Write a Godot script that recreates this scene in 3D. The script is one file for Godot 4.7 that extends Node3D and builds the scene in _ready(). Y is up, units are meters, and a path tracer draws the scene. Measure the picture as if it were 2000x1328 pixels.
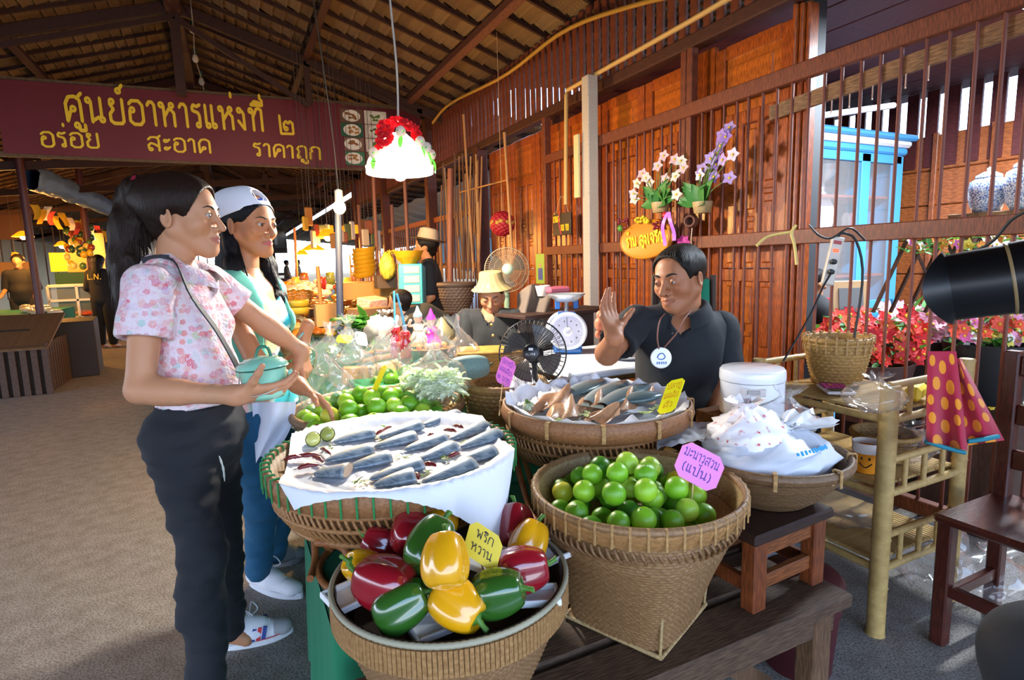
extends Node3D
const FL:=1121.26
const EYE:=Vector3(0,1.33,0)
var CR:Vector3
var CU:Vector3
var CF:Vector3
var rng:=RandomNumberGenerator.new()
var MATS:={}
var TEX:={}
var COUNT:={}
func aim():
	var f:=Vector3(sin(0.449284),0,-cos(0.449284))
	var r:=Vector3(cos(0.449284),0,sin(0.449284))
	CF=f*cos(0.135761)-Vector3.UP*sin(0.135761)
	var u:=Vector3.UP*cos(0.135761)+f*sin(0.135761)
	CR=r*cos(-0.0273614)+u*sin(-0.0273614)
	CU=u*cos(-0.0273614)-r*sin(-0.0273614)
func ray(px:float,py:float)->Vector3:
	return CF+CR*((px-1000.0)/FL)-CU*((py-664.0)/FL)
func at(px:float,py:float,t:float)->Vector3:
	return EYE+ray(px,py)*t
func on_y(px:float,py:float,h:float)->Vector3:
	var r:=ray(px,py)
	return EYE+r*((h-EYE.y)/r.y)
func on_x(px:float,py:float,x:float)->Vector3:
	var r:=ray(px,py)
	return EYE+r*(x/r.x)
func on_z(px:float,py:float,z:float)->Vector3:
	var r:=ray(px,py)
	return EYE+r*(z/r.z)
class MB:
	var V:=PackedVector3Array()
	var UV:=PackedVector2Array()
	var C:=PackedColorArray()
	var I:=PackedInt32Array()
	var col:=Color.WHITE
	func v(p:Vector3,uv:=Vector2.ZERO)->int:
		V.append(p);UV.append(uv);C.append(col)
		return V.size()-1
	func tri(a:int,b:int,c:int):
		I.append(a);I.append(b);I.append(c)
	func quad(a:Vector3,b:Vector3,c:Vector3,d:Vector3):
		var i:=v(a,Vector2(0,0));v(b,Vector2(1,0));v(c,Vector2(1,1));v(d,Vector2(0,1))
		tri(i,i+1,i+2);tri(i,i+2,i+3)
	func net(pts:PackedVector3Array,nu:int,nv:int,wrap:=false):
		var s:=V.size()
		for j in nv+1:
			for i in nu+1:
				v(pts[j*(nu+1)+i],Vector2(float(i)/nu,float(j)/nv))
		for j in nv:
			for i in nu:
				var a:=s+j*(nu+1)+i
				var b:=a+1
				if wrap and i==nu-1:
					b=s+j*(nu+1)
				var c:=b+nu+1
				var d:=a+nu+1
				tri(a,c,b);tri(a,d,c)
	func surf(nu:int,nv:int,f:Callable,wrap:=false):
		var pts:=PackedVector3Array()
		pts.resize((nu+1)*(nv+1))
		var k:=0
		for j in nv+1:
			for i in nu+1:
				pts[k]=f.call(float(i)/nu,float(j)/nv)
				k+=1
		net(pts,nu,nv,wrap)
	func lathe(prof:Array,seg:=24,c:=Vector3.ZERO,b:=Basis.IDENTITY):
		var runs:=[]
		var run:=[prof[0]]
		for i in range(1,prof.size()):
			if(prof[i]as Vector2).distance_to(prof[i-1])<1e-6:
				runs.append(run);run=[]
			run.append(prof[i])
		runs.append(run)
		for r in runs:
			if r.size()<2:
				continue
			var pts:=PackedVector3Array()
			for p in r:
				for i in seg+1:
					var a:=TAU*i/seg
					pts.append(c+b*Vector3(p.x*cos(a),p.y,-p.x*sin(a)))
			net(pts,seg,r.size()-1,true)
	func tube(path:Array,rad,seg:=8,caps:=true,closed:=false):
		var n:=path.size()
		var pts:=PackedVector3Array()
		var up:=Vector3.UP
		var t0:Vector3=(path[1]-path[0]).normalized()
		if absf(t0.dot(up))>0.9:
			up=Vector3.RIGHT
		for i in n+(1 if closed else 0):
			var p:Vector3=path[i % n]
			var t:Vector3
			if closed:
				t=(path[(i+1)% n]-path[(i-1+n)% n]).normalized()
			else:
				t=(path[mini(i+1,n-1)]-path[maxi(i-1,0)]).normalized()
			var s:=t.cross(up).normalized()
			up=s.cross(t).normalized()
			var r:float=rad if rad is float else rad[mini(i,rad.size()-1)]
			for k in seg+1:
				var a:=TAU*k/seg
				pts.append(p+(s*cos(a)+up*sin(a))*r)
		net(pts,seg,pts.size()/(seg+1)-1,true)
		if caps and not closed:
			for e in[0,n-1]:
				var c:=v(path[e])
				var b0:=V.size()
				for k in seg:
					v(pts[e*(seg+1)+k])
				for k in seg:
					if e==0:tri(c,b0+k,b0+(k+1)% seg)
					else:tri(c,b0+(k+1)% seg,b0+k)
	func rod(a:Vector3,b:Vector3,r:float,seg:=8):
		tube([a,b],r,seg)
	func ell(c:Vector3,r:Vector3,seg:=14,b:=Basis.IDENTITY):
		var pts:=PackedVector3Array()
		var m:=seg/2
		for j in m+1:
			var q:=PI*(float(j)/m-0.5)
			for i in seg+1:
				var a:=TAU*i/seg
				pts.append(c+b*Vector3(r.x*cos(q)*cos(a),r.y*sin(q),-r.z*cos(q)*sin(a)))
		net(pts,seg,m,true)
	func box(c:Vector3,s:Vector3,b:=Basis.IDENTITY,bev:=0.0):
		var h:=s*0.5
		bev=minf(bev,minf(h.x,minf(h.y,h.z))*0.9)
		for ax in 3:
			for sg in[-1.0,1.0]:
				var n:=Vector3.ZERO;n[ax]=sg
				var u:=Vector3.ZERO;u[(ax+1)% 3]=1.0
				var w:=n.cross(u)
				var hu:=absf(h.dot(u))-bev
				var hw:=absf(w.x)*h.x+absf(w.y)*h.y+absf(w.z)*h.z-bev
				var k:=n*h[ax]
				quad(c+b*(k-u*hu-w*hw),c+b*(k-u*hu+w*hw),c+b*(k+u*hu+w*hw),c+b*(k+u*hu-w*hw))
		if bev>0.0:
			for ax in 3:
				var e:=Vector3.ZERO;e[ax]=h[ax]-bev
				var a1:=(ax+1)% 3
				var a2:=(ax+2)% 3
				for s1 in[-1.0,1.0]:
					for s2 in[-1.0,1.0]:
						var p:=Vector3.ZERO;p[a1]=s1*h[a1];p[a2]=s2*(h[a2]-bev)
						var q:=Vector3.ZERO;q[a1]=s1*(h[a1]-bev);q[a2]=s2*h[a2]
						if s1*s2>0:quad(c+b*(p-e),c+b*(p+e),c+b*(q+e),c+b*(q-e))
						else:quad(c+b*(p-e),c+b*(q-e),c+b*(q+e),c+b*(p+e))
			for sx in[-1.0,1.0]:
				for sy in[-1.0,1.0]:
					for sz in[-1.0,1.0]:
						var g:=Vector3(sx,sy,sz)
						var i:=v(c+b*(g*Vector3(h.x,h.y-bev,h.z-bev)))
						v(c+b*(g*Vector3(h.x-bev,h.y,h.z-bev)))
						v(c+b*(g*Vector3(h.x-bev,h.y-bev,h.z)))
						if sx*sy*sz>0:tri(i,i+2,i+1)
						else:tri(i,i+1,i+2)
	func bar(a:Vector3,b:Vector3,w:float,d:float,up:=Vector3.UP,bev:=0.0):
		var z:=(b-a).normalized()
		if absf(z.dot(up))>0.98:
			up=Vector3.RIGHT
		var x:=up.cross(z).normalized()
		box((a+b)*0.5,Vector3(w,d,(b-a).length()),Basis(x,z.cross(x),z),bev)
	func prism(poly:PackedVector2Array,depth:float,xf:=Transform3D.IDENTITY):
		var idx:=Geometry2D.triangulate_polygon(poly)
		var ccw:=not Geometry2D.is_polygon_clockwise(poly)
		for sd in 2:
			var s:=V.size()
			for p in poly:
				v(xf*Vector3(p.x,p.y,depth*(0.5 if sd==0 else-0.5)),Vector2(p.x,p.y))
			for k in range(0,idx.size(),3):
				if sd==0:tri(s+idx[k],s+idx[k+2],s+idx[k+1])
				else:tri(s+idx[k],s+idx[k+1],s+idx[k+2])
		var m:=poly.size()
		for i in m:
			var p:=poly[i]
			var q:=poly[(i+1)% m]
			var a:=xf*Vector3(p.x,p.y,depth*0.5)
			var b:=xf*Vector3(q.x,q.y,depth*0.5)
			var c:=xf*Vector3(q.x,q.y,-depth*0.5)
			var d:=xf*Vector3(p.x,p.y,-depth*0.5)
			if ccw:quad(a,b,c,d)
			else:quad(a,d,c,b)
	func paint(f:Callable,from:=0):
		for i in range(from,V.size()):
			C[i]=f.call(V[i])
	func shift(d:Vector3):
		for i in V.size():
			V[i]+=d
	func move(x:Transform3D,from:=0):
		for i in range(from,V.size()):
			V[i]=x*V[i]
	func box_of()->AABB:
		var a:=AABB(V[0],Vector3.ZERO)
		for p in V:
			a=a.expand(p)
		return a
	func mesh()->ArrayMesh:
		var N:=PackedVector3Array()
		N.resize(V.size())
		for k in range(0,I.size(),3):
			var a:=V[I[k]]
			var n:=(V[I[k+2]]-a).cross(V[I[k+1]]-a)
			N[I[k]]+=n;N[I[k+1]]+=n;N[I[k+2]]+=n
		for i in N.size():
			N[i]=N[i].normalized()if N[i].length_squared()>1e-20 else Vector3.UP
		var arr:=[]
		arr.resize(Mesh.ARRAY_MAX)
		arr[Mesh.ARRAY_VERTEX]=V;arr[Mesh.ARRAY_NORMAL]=N;arr[Mesh.ARRAY_TEX_UV]=UV;arr[Mesh.ARRAY_COLOR]=C;arr[Mesh.ARRAY_INDEX]=I
		var m:=ArrayMesh.new()
		m.add_surface_from_arrays(Mesh.PRIMITIVE_TRIANGLES,arr)
		return m
class SDF:
	var o:Vector3
	var nx:int
	var ny:int
	var nz:int
	var h:float
	var v:=PackedFloat32Array()
	func _init(lo:Vector3,hi:Vector3,cell:float):
		h=cell;o=lo
		nx=int((hi.x-lo.x)/h)+2;ny=int((hi.y-lo.y)/h)+2;nz=int((hi.z-lo.z)/h)+2
		v.resize(nx*ny*nz);v.fill(1.0)
	func put(i:int,d:float,k:float,op:int):
		var e:=v[i]
		if op==1:
			d=-d
			var q:=maxf(k-absf(e-d),0.0)
			v[i]=maxf(e,d)+(q*q*0.25/k if k>0.0 else 0.0)
		else:
			var q:=maxf(k-absf(e-d),0.0)
			v[i]=minf(e,d)-(q*q*0.25/k if k>0.0 else 0.0)
	func cap(a:Vector3,b:Vector3,ra:float,rb:float,k:=0.0,ax:=Vector3.ZERO,sq:=1.0,op:=0):
		var pad:=maxf(ra,rb)*maxf(1.0,sq)+k+2.5*h
		var lo:=(a.min(b)-Vector3.ONE*pad-o)/h
		var hi:=(a.max(b)+Vector3.ONE*pad-o)/h
		var i0:=maxi(0,int(lo.x));var i1:=mini(nx-1,int(hi.x)+1)
		var j0:=maxi(0,int(lo.y));var j1:=mini(ny-1,int(hi.y)+1)
		var k0:=maxi(0,int(lo.z));var k1:=mini(nz-1,int(hi.z)+1)
		var f:=1.0/sq-1.0
		var ba:=b-a
		ba+=ax*(ba.dot(ax)*f)
		var L:=1.0/maxf(ba.length_squared(),1e-9)
		var dr:=rb-ra
		var bent:=f!=0.0
		var ik:=0.25/k if k>0.0 else 0.0
		for z in range(k0,k1+1):
			for y in range(j0,j1+1):
				var i:=(z*ny+y)*nx+i0
				var p:=o+Vector3(i0,y,z)*h-a
				for x in range(i0,i1+1):
					var q:=p
					if bent:
						q+=ax*(p.dot(ax)*f)
					var t:=clampf(q.dot(ba)*L,0.0,1.0)
					var d:=(q-ba*t).length()-ra-dr*t
					var e:=v[i]
					if op==0:
						if d<e+k:
							var w:=maxf(k-absf(e-d),0.0)
							v[i]=minf(e,d)-w*w*ik
					else:
						d=-d
						if d>e-k:
							var w:=maxf(k-absf(e-d),0.0)
							v[i]=maxf(e,d)+w*w*ik
					i+=1
					p.x+=h
	func ell(c:Vector3,r:Vector3,b:=Basis.IDENTITY,k:=0.0,op:=0):
		var pad:=Vector3.ONE*(maxf(r.x,maxf(r.y,r.z))+k+2.5*h)
		var lo:=(c-pad-o)/h
		var hi:=(c+pad-o)/h
		var i0:=maxi(0,int(lo.x));var i1:=mini(nx-1,int(hi.x)+1)
		var bt:=b.transposed()
		for z in range(maxi(0,int(lo.z)),mini(nz-1,int(hi.z)+1)+1):
			for y in range(maxi(0,int(lo.y)),mini(ny-1,int(hi.y)+1)+1):
				var i:=(z*ny+y)*nx+i0
				for x in range(i0,i1+1):
					var q:=bt*(o+Vector3(x,y,z)*h-c)
					var n:=q/r
					var a:=n.length()
					var d:=a*(a-1.0)/maxf((n/r).length(),1e-6)
					put(i,d,k,op)
					i+=1
	func cut(c:Vector3,n:Vector3):
		for z in nz:
			for y in ny:
				var i:=(z*ny+y)*nx
				var d:=(o+Vector3(0,y,z)*h-c).dot(n)
				for x in nx:
					if d>v[i]:v[i]=d
					i+=1
					d+=h*n.x
	func rough(amp:float,freq:float,noise:FastNoiseLite,stretch:=Vector3.ONE):
		for z in nz:
			for y in ny:
				var i:=(z*ny+y)*nx
				for x in nx:
					if absf(v[i])<4.0*h:
						v[i]+=amp*noise.get_noise_3dv((o+Vector3(x,y,z)*h)*stretch*freq)
					i+=1
	func mesh(mb:MB):
		var map:=PackedInt32Array()
		map.resize(nx*ny*nz);map.fill(-1)
		var sy:=nx
		var sz:=nx*ny
		var far:=4.0*h
		var live:=PackedInt32Array()
		for z in nz-1:
			for y in ny-1:
				var i:=z*sz+y*sy
				for x in nx-1:
					var a:=v[i]
					if absf(a)>far:
						i+=1
						continue
					var b:=v[i+1];var c:=v[i+sy];var d:=v[i+sy+1]
					var e:=v[i+sz];var f:=v[i+sz+1];var g:=v[i+sz+sy];var q:=v[i+sz+sy+1]
					var n:=int(a<0)+int(b<0)+int(c<0)+int(d<0)+int(e<0)+int(f<0)+int(g<0)+int(q<0)
					if n>0 and n<8:
						var s:=Vector3.ZERO
						var m:=0
						if(a<0)!=(b<0):s+=Vector3(a/(a-b),0,0);m+=1
						if(c<0)!=(d<0):s+=Vector3(c/(c-d),1,0);m+=1
						if(e<0)!=(f<0):s+=Vector3(e/(e-f),0,1);m+=1
						if(g<0)!=(q<0):s+=Vector3(g/(g-q),1,1);m+=1
						if(a<0)!=(c<0):s+=Vector3(0,a/(a-c),0);m+=1
						if(b<0)!=(d<0):s+=Vector3(1,b/(b-d),0);m+=1
						if(e<0)!=(g<0):s+=Vector3(0,e/(e-g),1);m+=1
						if(f<0)!=(q<0):s+=Vector3(1,f/(f-q),1);m+=1
						if(a<0)!=(e<0):s+=Vector3(0,0,a/(a-e));m+=1
						if(b<0)!=(f<0):s+=Vector3(1,0,b/(b-f));m+=1
						if(c<0)!=(g<0):s+=Vector3(0,1,c/(c-g));m+=1
						if(d<0)!=(q<0):s+=Vector3(1,1,d/(d-q));m+=1
						map[i]=mb.v(o+(Vector3(x,y,z)+s/m)*h)
						live.append(i)
					i+=1
		for i in live:
			var neg:=v[i]<0
			for ax in 3:
				var st:=1 if ax==0 else(sy if ax==1 else sz)
				if(v[i+st]<0)==neg:
					continue
				var u:=sy if ax==0 else(sz if ax==1 else 1)
				var w:=sz if ax==0 else(1 if ax==1 else sy)
				if i-u-w<0:
					continue
				var p:=map[i];var q:=map[i-u];var r:=map[i-u-w];var s:=map[i-w]
				if q<0 or r<0 or s<0:
					continue
				if neg:
					mb.tri(p,q,r);mb.tri(p,r,s)
				else:
					mb.tri(p,r,q);mb.tri(p,s,r)
func numbered(parent:Node,called:String)->String:
	var key:=str(parent.get_instance_id())+called
	var n:int=COUNT.get(key,0)
	COUNT[key]=n+1
	return called if n==0 else "%s_%03d" %[called,n]
func tag(o:Node,label:="",category:="",group:="",kind:=""):
	if label:o.set_meta("label",label)
	if category:o.set_meta("category",category)
	if group:o.set_meta("group",group)
	if kind:o.set_meta("kind",kind)
	return o
func thing(called:String,where:Vector3,label:="",category:="",group:="")->Node3D:
	var o:=Node3D.new()
	o.name=numbered(self,called)
	add_child(o)
	o.position=where
	return tag(o,label,category,group)
func put(called:String,mb:MB,m:Material,parent:Node3D=null,kind:="")->MeshInstance3D:
	var o:=MeshInstance3D.new()
	var p:Node3D=parent if parent else self
	o.name=numbered(p,called)
	p.add_child(o)
	var base:=Vector3.ZERO
	var q:=p
	while q!=self:
		base+=q.position
		q=q.get_parent()
	if parent==null:
		var bb:=mb.box_of()
		base=Vector3(bb.get_center().x,bb.position.y,bb.get_center().z)
		o.position=base
	mb.shift(-base)
	o.mesh=mb.mesh()
	o.material_override=m
	if kind:o.set_meta("kind",kind)
	return o
func piece(called:String,m:Mesh,mt:Material,parent:Node3D,xf:Transform3D)->MeshInstance3D:
	var o:=MeshInstance3D.new()
	o.name=numbered(parent,called)
	parent.add_child(o)
	o.mesh=m
	o.material_override=mt
	o.transform=xf
	return o
func copy(o:Node3D,xf:Transform3D,label:="",called:="")->Node3D:
	var c:Node3D=o.duplicate()
	c.name=numbered(self,called if called else String(o.get_meta("stem",o.name)))
	add_child(c)
	c.transform=xf
	if label:c.set_meta("label",label)
	return c
func facing(z:Vector3,up:=Vector3.UP)->Basis:
	z=z.normalized()
	var x:=up.cross(z).normalized()
	return Basis(x,z.cross(x),z)
func spin(b:Basis,axis:Vector3,deg:float)->Basis:
	return Basis(axis,deg_to_rad(deg))*b
func curve(pts:Array,n:=16)->Array:
	var out:=[]
	var m:=pts.size()-1
	for i in n+1:
		var f:=float(i)/n*m
		var k:=mini(int(f),m-1)
		var a:Vector3=pts[maxi(k-1,0)]
		var b:Vector3=pts[k]
		var c:Vector3=pts[k+1]
		var d:Vector3=pts[mini(k+2,m)]
		out.append(b.cubic_interpolate(c,a,d,f-k))
	return out
func lin(hex:String)->Color:
	return Color(hex).srgb_to_linear()
func noise(freq:float,oct:=4,kind:=FastNoiseLite.TYPE_SIMPLEX_SMOOTH,sd:=1)->FastNoiseLite:
	var n:=FastNoiseLite.new()
	n.noise_type=kind;n.frequency=freq;n.fractal_octaves=oct;n.seed=sd
	return n
func ntex(key:String,freq:float,lo:Color,hi:Color,oct:=4,side:=256,kind:=FastNoiseLite.TYPE_SIMPLEX_SMOOTH,normal:=false,mid:=0.5)->Texture2D:
	if TEX.has(key):return TEX[key]
	var t:=NoiseTexture2D.new()
	t.width=side;t.height=side;t.seamless=true
	t.noise=noise(freq,oct,kind,hash(key)% 1000)
	if normal:
		t.as_normal_map=true;t.bump_strength=6.0
	else:
		var g:=Gradient.new()
		g.set_color(0,lo);g.set_color(1,hi)
		if mid!=0.5:
			g.set_offset(0,mid-0.12);g.set_offset(1,mid+0.12)
		t.color_ramp=g
	TEX[key]=t
	return t
func itex(key:String,w:int,h:int,f:Callable)->Texture2D:
	if TEX.has(key):return TEX[key]
	var im:=Image.create(w,h,false,Image.FORMAT_RGBA8)
	for y in h:
		for x in w:
			im.set_pixel(x,y,f.call(x,y))
	TEX[key]=ImageTexture.create_from_image(im)
	return TEX[key]
func weave_tex(key:String,n:int,gap:float,dark:float,diag:=false)->Texture2D:
	return itex(key,128,128,func(x,y):
		var u:float=x/128.0*n
		var w:float=y/128.0*n
		var over:=(int(u)+int(w)/(2 if diag else 1))% 2==0
		var a:=fposmod(u,1.0)
		var b:=fposmod(w,1.0)
		var s:=absf(a-0.5)*2.0
		var e:=absf(b-0.5)*2.0
		var k:float=(1.0-e*e*0.5)*(1.0 if s<1.0-gap else dark+0.1)if over else(1.0-s*s*0.5)*(1.0 if e<1.0-gap else dark+0.1)
		k=lerpf(dark,1.0,k)*(0.92+0.08*sin(float(int(u)*7+int(w)*13)))
		return Color(k,k,k))
func mat(key:String,hex:String,rough:=0.7,o:={})->StandardMaterial3D:
	if MATS.has(key):return MATS[key]
	var m:=StandardMaterial3D.new()
	m.resource_name=key
	m.albedo_color=Color(hex)
	m.roughness=rough
	m.metallic=o.get("m",0.0)
	m.metallic_specular=o.get("spec",0.5)
	if o.has("a"):
		m.transparency=BaseMaterial3D.TRANSPARENCY_ALPHA
		m.albedo_color.a=o.a
	if o.has("tex"):
		m.albedo_texture=o.tex
	if o.has("bump"):
		m.heightmap_enabled=true
		m.heightmap_texture=o.bump
		m.heightmap_scale=o.get("bs",0.2)
	if o.has("nrm"):
		m.normal_enabled=true
		m.normal_texture=o.nrm
		m.normal_scale=o.get("ns",1.0)
	if(o.has("tex")or o.has("bump")or o.has("nrm"))and not o.get("uv",false):
		m.uv1_triplanar=true
		if o.get("world",false):m.uv1_world_triplanar=true
	if o.has("scale"):
		m.uv1_scale=o.scale if o.scale is Vector3 else Vector3.ONE*o.scale
	if o.has("coat"):
		m.clearcoat_enabled=true;m.clearcoat=o.coat;m.clearcoat_roughness=o.get("cr",0.06)
	if o.has("rim"):
		m.rim_enabled=true;m.rim=o.rim;m.rim_tint=0.5
	if o.has("emit"):
		m.emission_enabled=true;m.emission=Color(o.emit);m.emission_energy_multiplier=o.get("ee",1.0)
	if o.has("sss"):
		m.subsurf_scatter_enabled=true;m.subsurf_scatter_strength=o.sss
	if o.has("back"):
		m.backlight_enabled=true;m.backlight=Color(o.back)
	if o.has("glass"):
		m.refraction_enabled=true;m.refraction_scale=0.05
		m.transparency=BaseMaterial3D.TRANSPARENCY_ALPHA
		m.albedo_color.a=o.glass
	if o.get("vc",false):
		m.vertex_color_use_as_albedo=true
	m.cull_mode=BaseMaterial3D.CULL_DISABLED
	MATS[key]=m
	return m
func grain()->Texture2D:
	return ntex("grain",0.02,Color(0.5,0.46,0.42),Color(1,1,1),5,512)
func wood(key:String,hex:String,rough:=0.5,along:=0,o:={})->StandardMaterial3D:
	var s:=Vector3(14,14,14)
	s[along]=1.6
	var q:={"tex":grain(),"scale":s,"bump":grain(),"bs":0.06}
	q.merge(o,true)
	return mat(key,hex,rough,q)
func plain(hex:String,rough:=0.6,o:={})->StandardMaterial3D:
	return mat("c"+hex+str(rough)+str(o.keys()),hex,rough,o)
func bulb(pos:Vector3,col:Color,e:float,size:=0.05,parent:Node3D=null):
	var l:=OmniLight3D.new()
	l.name=numbered(self,"bulb_light")
	(parent if parent else self).add_child(l)
	l.position=pos-(parent.position if parent else Vector3.ZERO)
	l.light_color=col;l.light_energy=e;l.light_size=size
	l.omni_range=30.0;l.omni_attenuation=2.0;l.shadow_enabled=true
	return l
func _ready():
	rng.seed=7
	aim()
	var cam:=Camera3D.new()
	cam.name="camera"
	add_child(cam)
	cam.transform=Transform3D(Basis(CR,CU,-CF),EYE)
	cam.fov=61.2675
	cam.near=0.05
	cam.current=true
	var env:=Environment.new()
	env.background_mode=Environment.BG_SKY
	var sky:=Sky.new()
	var sm:=ProceduralSkyMaterial.new()
	sm.sky_top_color=Color(0.62,0.78,1.0)
	sm.sky_horizon_color=Color(0.93,0.96,1.0)
	sm.ground_horizon_color=Color(0.8,0.8,0.78)
	sm.ground_bottom_color=Color(0.45,0.43,0.4)
	sm.sky_energy_multiplier=2.0
	sky.sky_material=sm
	env.sky=sky
	env.tonemap_mode=Environment.TONE_MAPPER_LINEAR
	env.tonemap_exposure=1.48
	env.sdfgi_enabled=true
	env.ssao_enabled=true
	env.ssil_enabled=true
	var we:=WorldEnvironment.new()
	we.name="world_environment"
	we.environment=env
	add_child(we)
	setting()
	wall_right()
	roof()
	back_room()
	banner()
	hall_lamps()
	stall_tables()
	people()
	produce()
	trays()
	stall_things()
	right_side()
	wall_things()
	far_right_stalls()
	left_stalls()
	far_end()
	tell_apart()
func tell_apart():
	var by:={}
	for o in get_children():
		if o.has_meta("label")and o is Node3D:
			var l:String=o.get_meta("label")
			if not by.has(l):by[l]=[]
			by[l].append(o)
	for l in by:
		var g:Array=by[l]
		if g.size()<2:continue
		g.sort_custom(func(a,b):return(a.position-EYE).dot(CR)/(a.position-EYE).dot(CF)<(b.position-EYE).dot(CR)/(b.position-EYE).dot(CF))
		for i in g.size():g[i].set_meta("label","%s, %s from left" %[l,nth(i)])
func nth(i:int)->String:
	var a:=["first","second","third","fourth","fifth","sixth","seventh","eighth","ninth","tenth","eleventh","twelfth","thirteenth","fourteenth","fifteenth","sixteenth","seventeenth","eighteenth","nineteenth"]
	if i<19:return a[i]
	return["twenty","thirty","forty","fifty"][i/10-1 if(i+1)% 10 else(i+1)/10-2]+("-"+a[(i+1)% 10-1]if(i+1)% 10 else "th")
func struct(called:String,mb:MB,m:Material,parent:Node3D=null):
	return put(called,mb,m,parent,"" if parent else "structure")
const WX:=2.5
const RIDGE:=Vector3(-0.3,4.1,0)
const SLOPE:=0.31
func setting():
	var m:=MB.new()
	m.box(Vector3(0,-0.06,-16),Vector3(24,0.12,52))
	var spec:=ntex("speck",0.12,Color(0.74,0.72,0.7),Color(1.0,0.99,0.97),3,512,FastNoiseLite.TYPE_SIMPLEX_SMOOTH,false,0.42)
	var blot:=ntex("blotch",0.01,Color(0.84,0.82,0.8),Color(1,1,1),3,512)
	var fm:=mat("floor_concrete","98948e",0.85,{"tex":spec,"scale":1.6,"bump":spec,"bs":0.12,"world":true})
	fm.detail_enabled=true
	fm.detail_albedo=blot
	fm.detail_blend_mode=BaseMaterial3D.BLEND_MODE_MUL
	fm.uv2_triplanar=true
	fm.uv2_scale=Vector3.ONE*0.45
	struct("floor",m,fm)
	var w:=MB.new()
	w.box(Vector3(-5.6,1.15,-22),Vector3(0.15,2.3,28))
	struct("wall_left",w,plain("cfc3a4",0.9))
func wall_right():
	var red:=wood("red_paint_timber","8c4526",0.55,1,{"bs":0.02})
	var dark:=wood("dark_timber","5a2d1c",0.6,2)
	var orange:=wood("varnished_teak","e0761e",0.36,1,{"coat":0.35,"cr":0.25})
	var orange2:=wood("varnished_teak_deep","c8601a",0.36,1,{"coat":0.3,"cr":0.25})
	var zs:=[-2.06,-2.58,-2.70,-3.2,-3.7,-4.22,-4.74,-5.26,-5.78]
	var k:=0
	for i in zs.size()-1:
		var z0:float=zs[i]
		var z1:float=zs[i+1]
		if z0-z1<0.3:
			continue
		k+=1
		var o:=thing("door_%d" % k,Vector3(WX+0.09,0,(z0+z1)*0.5))
		tag(o,"","","","structure")
		var c:=(z0+z1)*0.5
		var wd:=z0-z1-0.012
		var x:=WX+0.09
		for s in[-1.0,1.0]:
			var m:=MB.new();m.box(Vector3(x,1.24,c+s*(wd*0.5-0.035)),Vector3(0.04,2.46,0.07),Basis.IDENTITY,0.004)
			put("stile",m,orange2,o)
		for y in[0.06,1.22,2.07,2.44]:
			var m:=MB.new();m.box(Vector3(x,y,c),Vector3(0.038,0.07 if y>0.1 else 0.12,wd-0.14),Basis.IDENTITY,0.004)
			put("rail",m,orange2,o)
		var m2:=MB.new();m2.box(Vector3(x+0.008,2.255,c),Vector3(0.022,0.3,wd-0.15));m2.box(Vector3(x+0.002,2.255,c),Vector3(0.022,0.22,wd-0.25),Basis.IDENTITY,0.008)
		put("panel",m2,orange,o)
		var cols:=3
		var pw:=(wd-0.14)/cols
		for q in cols:
			var pz:=c+(q-1.0)*pw
			for r in[[0.12,0.74+0.12*(q % 2)],[0.74+0.12*(q % 2),0.8+0.12*(q % 2)],[0.8+0.12*(q % 2),1.185],[1.26,1.5+0.14*((q+k)% 2)],[1.5+0.14*((q+k)% 2),1.55+0.14*((q+k)% 2)],[1.55+0.14*((q+k)% 2),2.03]]:
				var m:=MB.new()
				m.box(Vector3(x+0.008,(r[0]+r[1])*0.5,pz),Vector3(0.02,r[1]-r[0],pw))
				m.box(Vector3(x+0.001,(r[0]+r[1])*0.5,pz),Vector3(0.024,maxf(r[1]-r[0]-0.05,0.035),pw-0.055),Basis.IDENTITY,0.008)
				put("panel",m,orange if(q+k)% 3 else orange2,o)
			if q<cols-1:
				var m:=MB.new();m.box(Vector3(x-0.003,1.1,pz+pw*0.5),Vector3(0.035,1.9,0.028),Basis.IDENTITY,0.006)
				put("muntin",m,orange2,o)
	var j:=MB.new()
	for q in 3:
		j.box(Vector3(WX+0.07+0.02*q,1.26,-2.04+0.022*q),Vector3(0.07,2.52,0.022),Basis.IDENTITY,0.006)
	j.box(Vector3(WX+0.08,1.25,-2.64),Vector3(0.03,2.5,0.13))
	struct("trim_1",j,orange2)
	var b:=MB.new();b.box(Vector3(WX+0.03,2.56,-6.5),Vector3(0.1,0.075,12.6),Basis.IDENTITY,0.008)
	struct("trim_2",b,dark)
	var sl:=thing("slat_screen",Vector3(WX,2.6,-5))
	tag(sl,"long row of upright red-brown slats above the teak doors under the eave","slat screen")
	var z:=-0.9
	var bb:=MB.new();bb.box(Vector3.ZERO,Vector3(0.022,0.56,0.058),Basis.IDENTITY,0.003)
	var bm:=bb.mesh()
	while z>-13.0:
		piece("slat",bm,red,sl,Transform3D(Basis.IDENTITY.rotated(Vector3.RIGHT,rng.randf_range(-0.01,0.01)),Vector3(rng.randf_range(-0.003,0.003),0.27,z+5)))
		z-=0.098
	var bs:=thing("bar_screen",Vector3(WX-0.06,0,-2))
	tag(bs,"red-brown barred screen with two long rails in front of the teak doors","bar screen")
	var x:=WX-0.06
	for y in[[2.16,0.075],[1.41,0.07],[0.3,0.06]]:
		var m:=MB.new();m.box(Vector3(x,y[0],-1.65),Vector3(0.045,y[1],3.9),Basis.IDENTITY,0.004)
		put("rail",m,red,bs)
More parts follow.
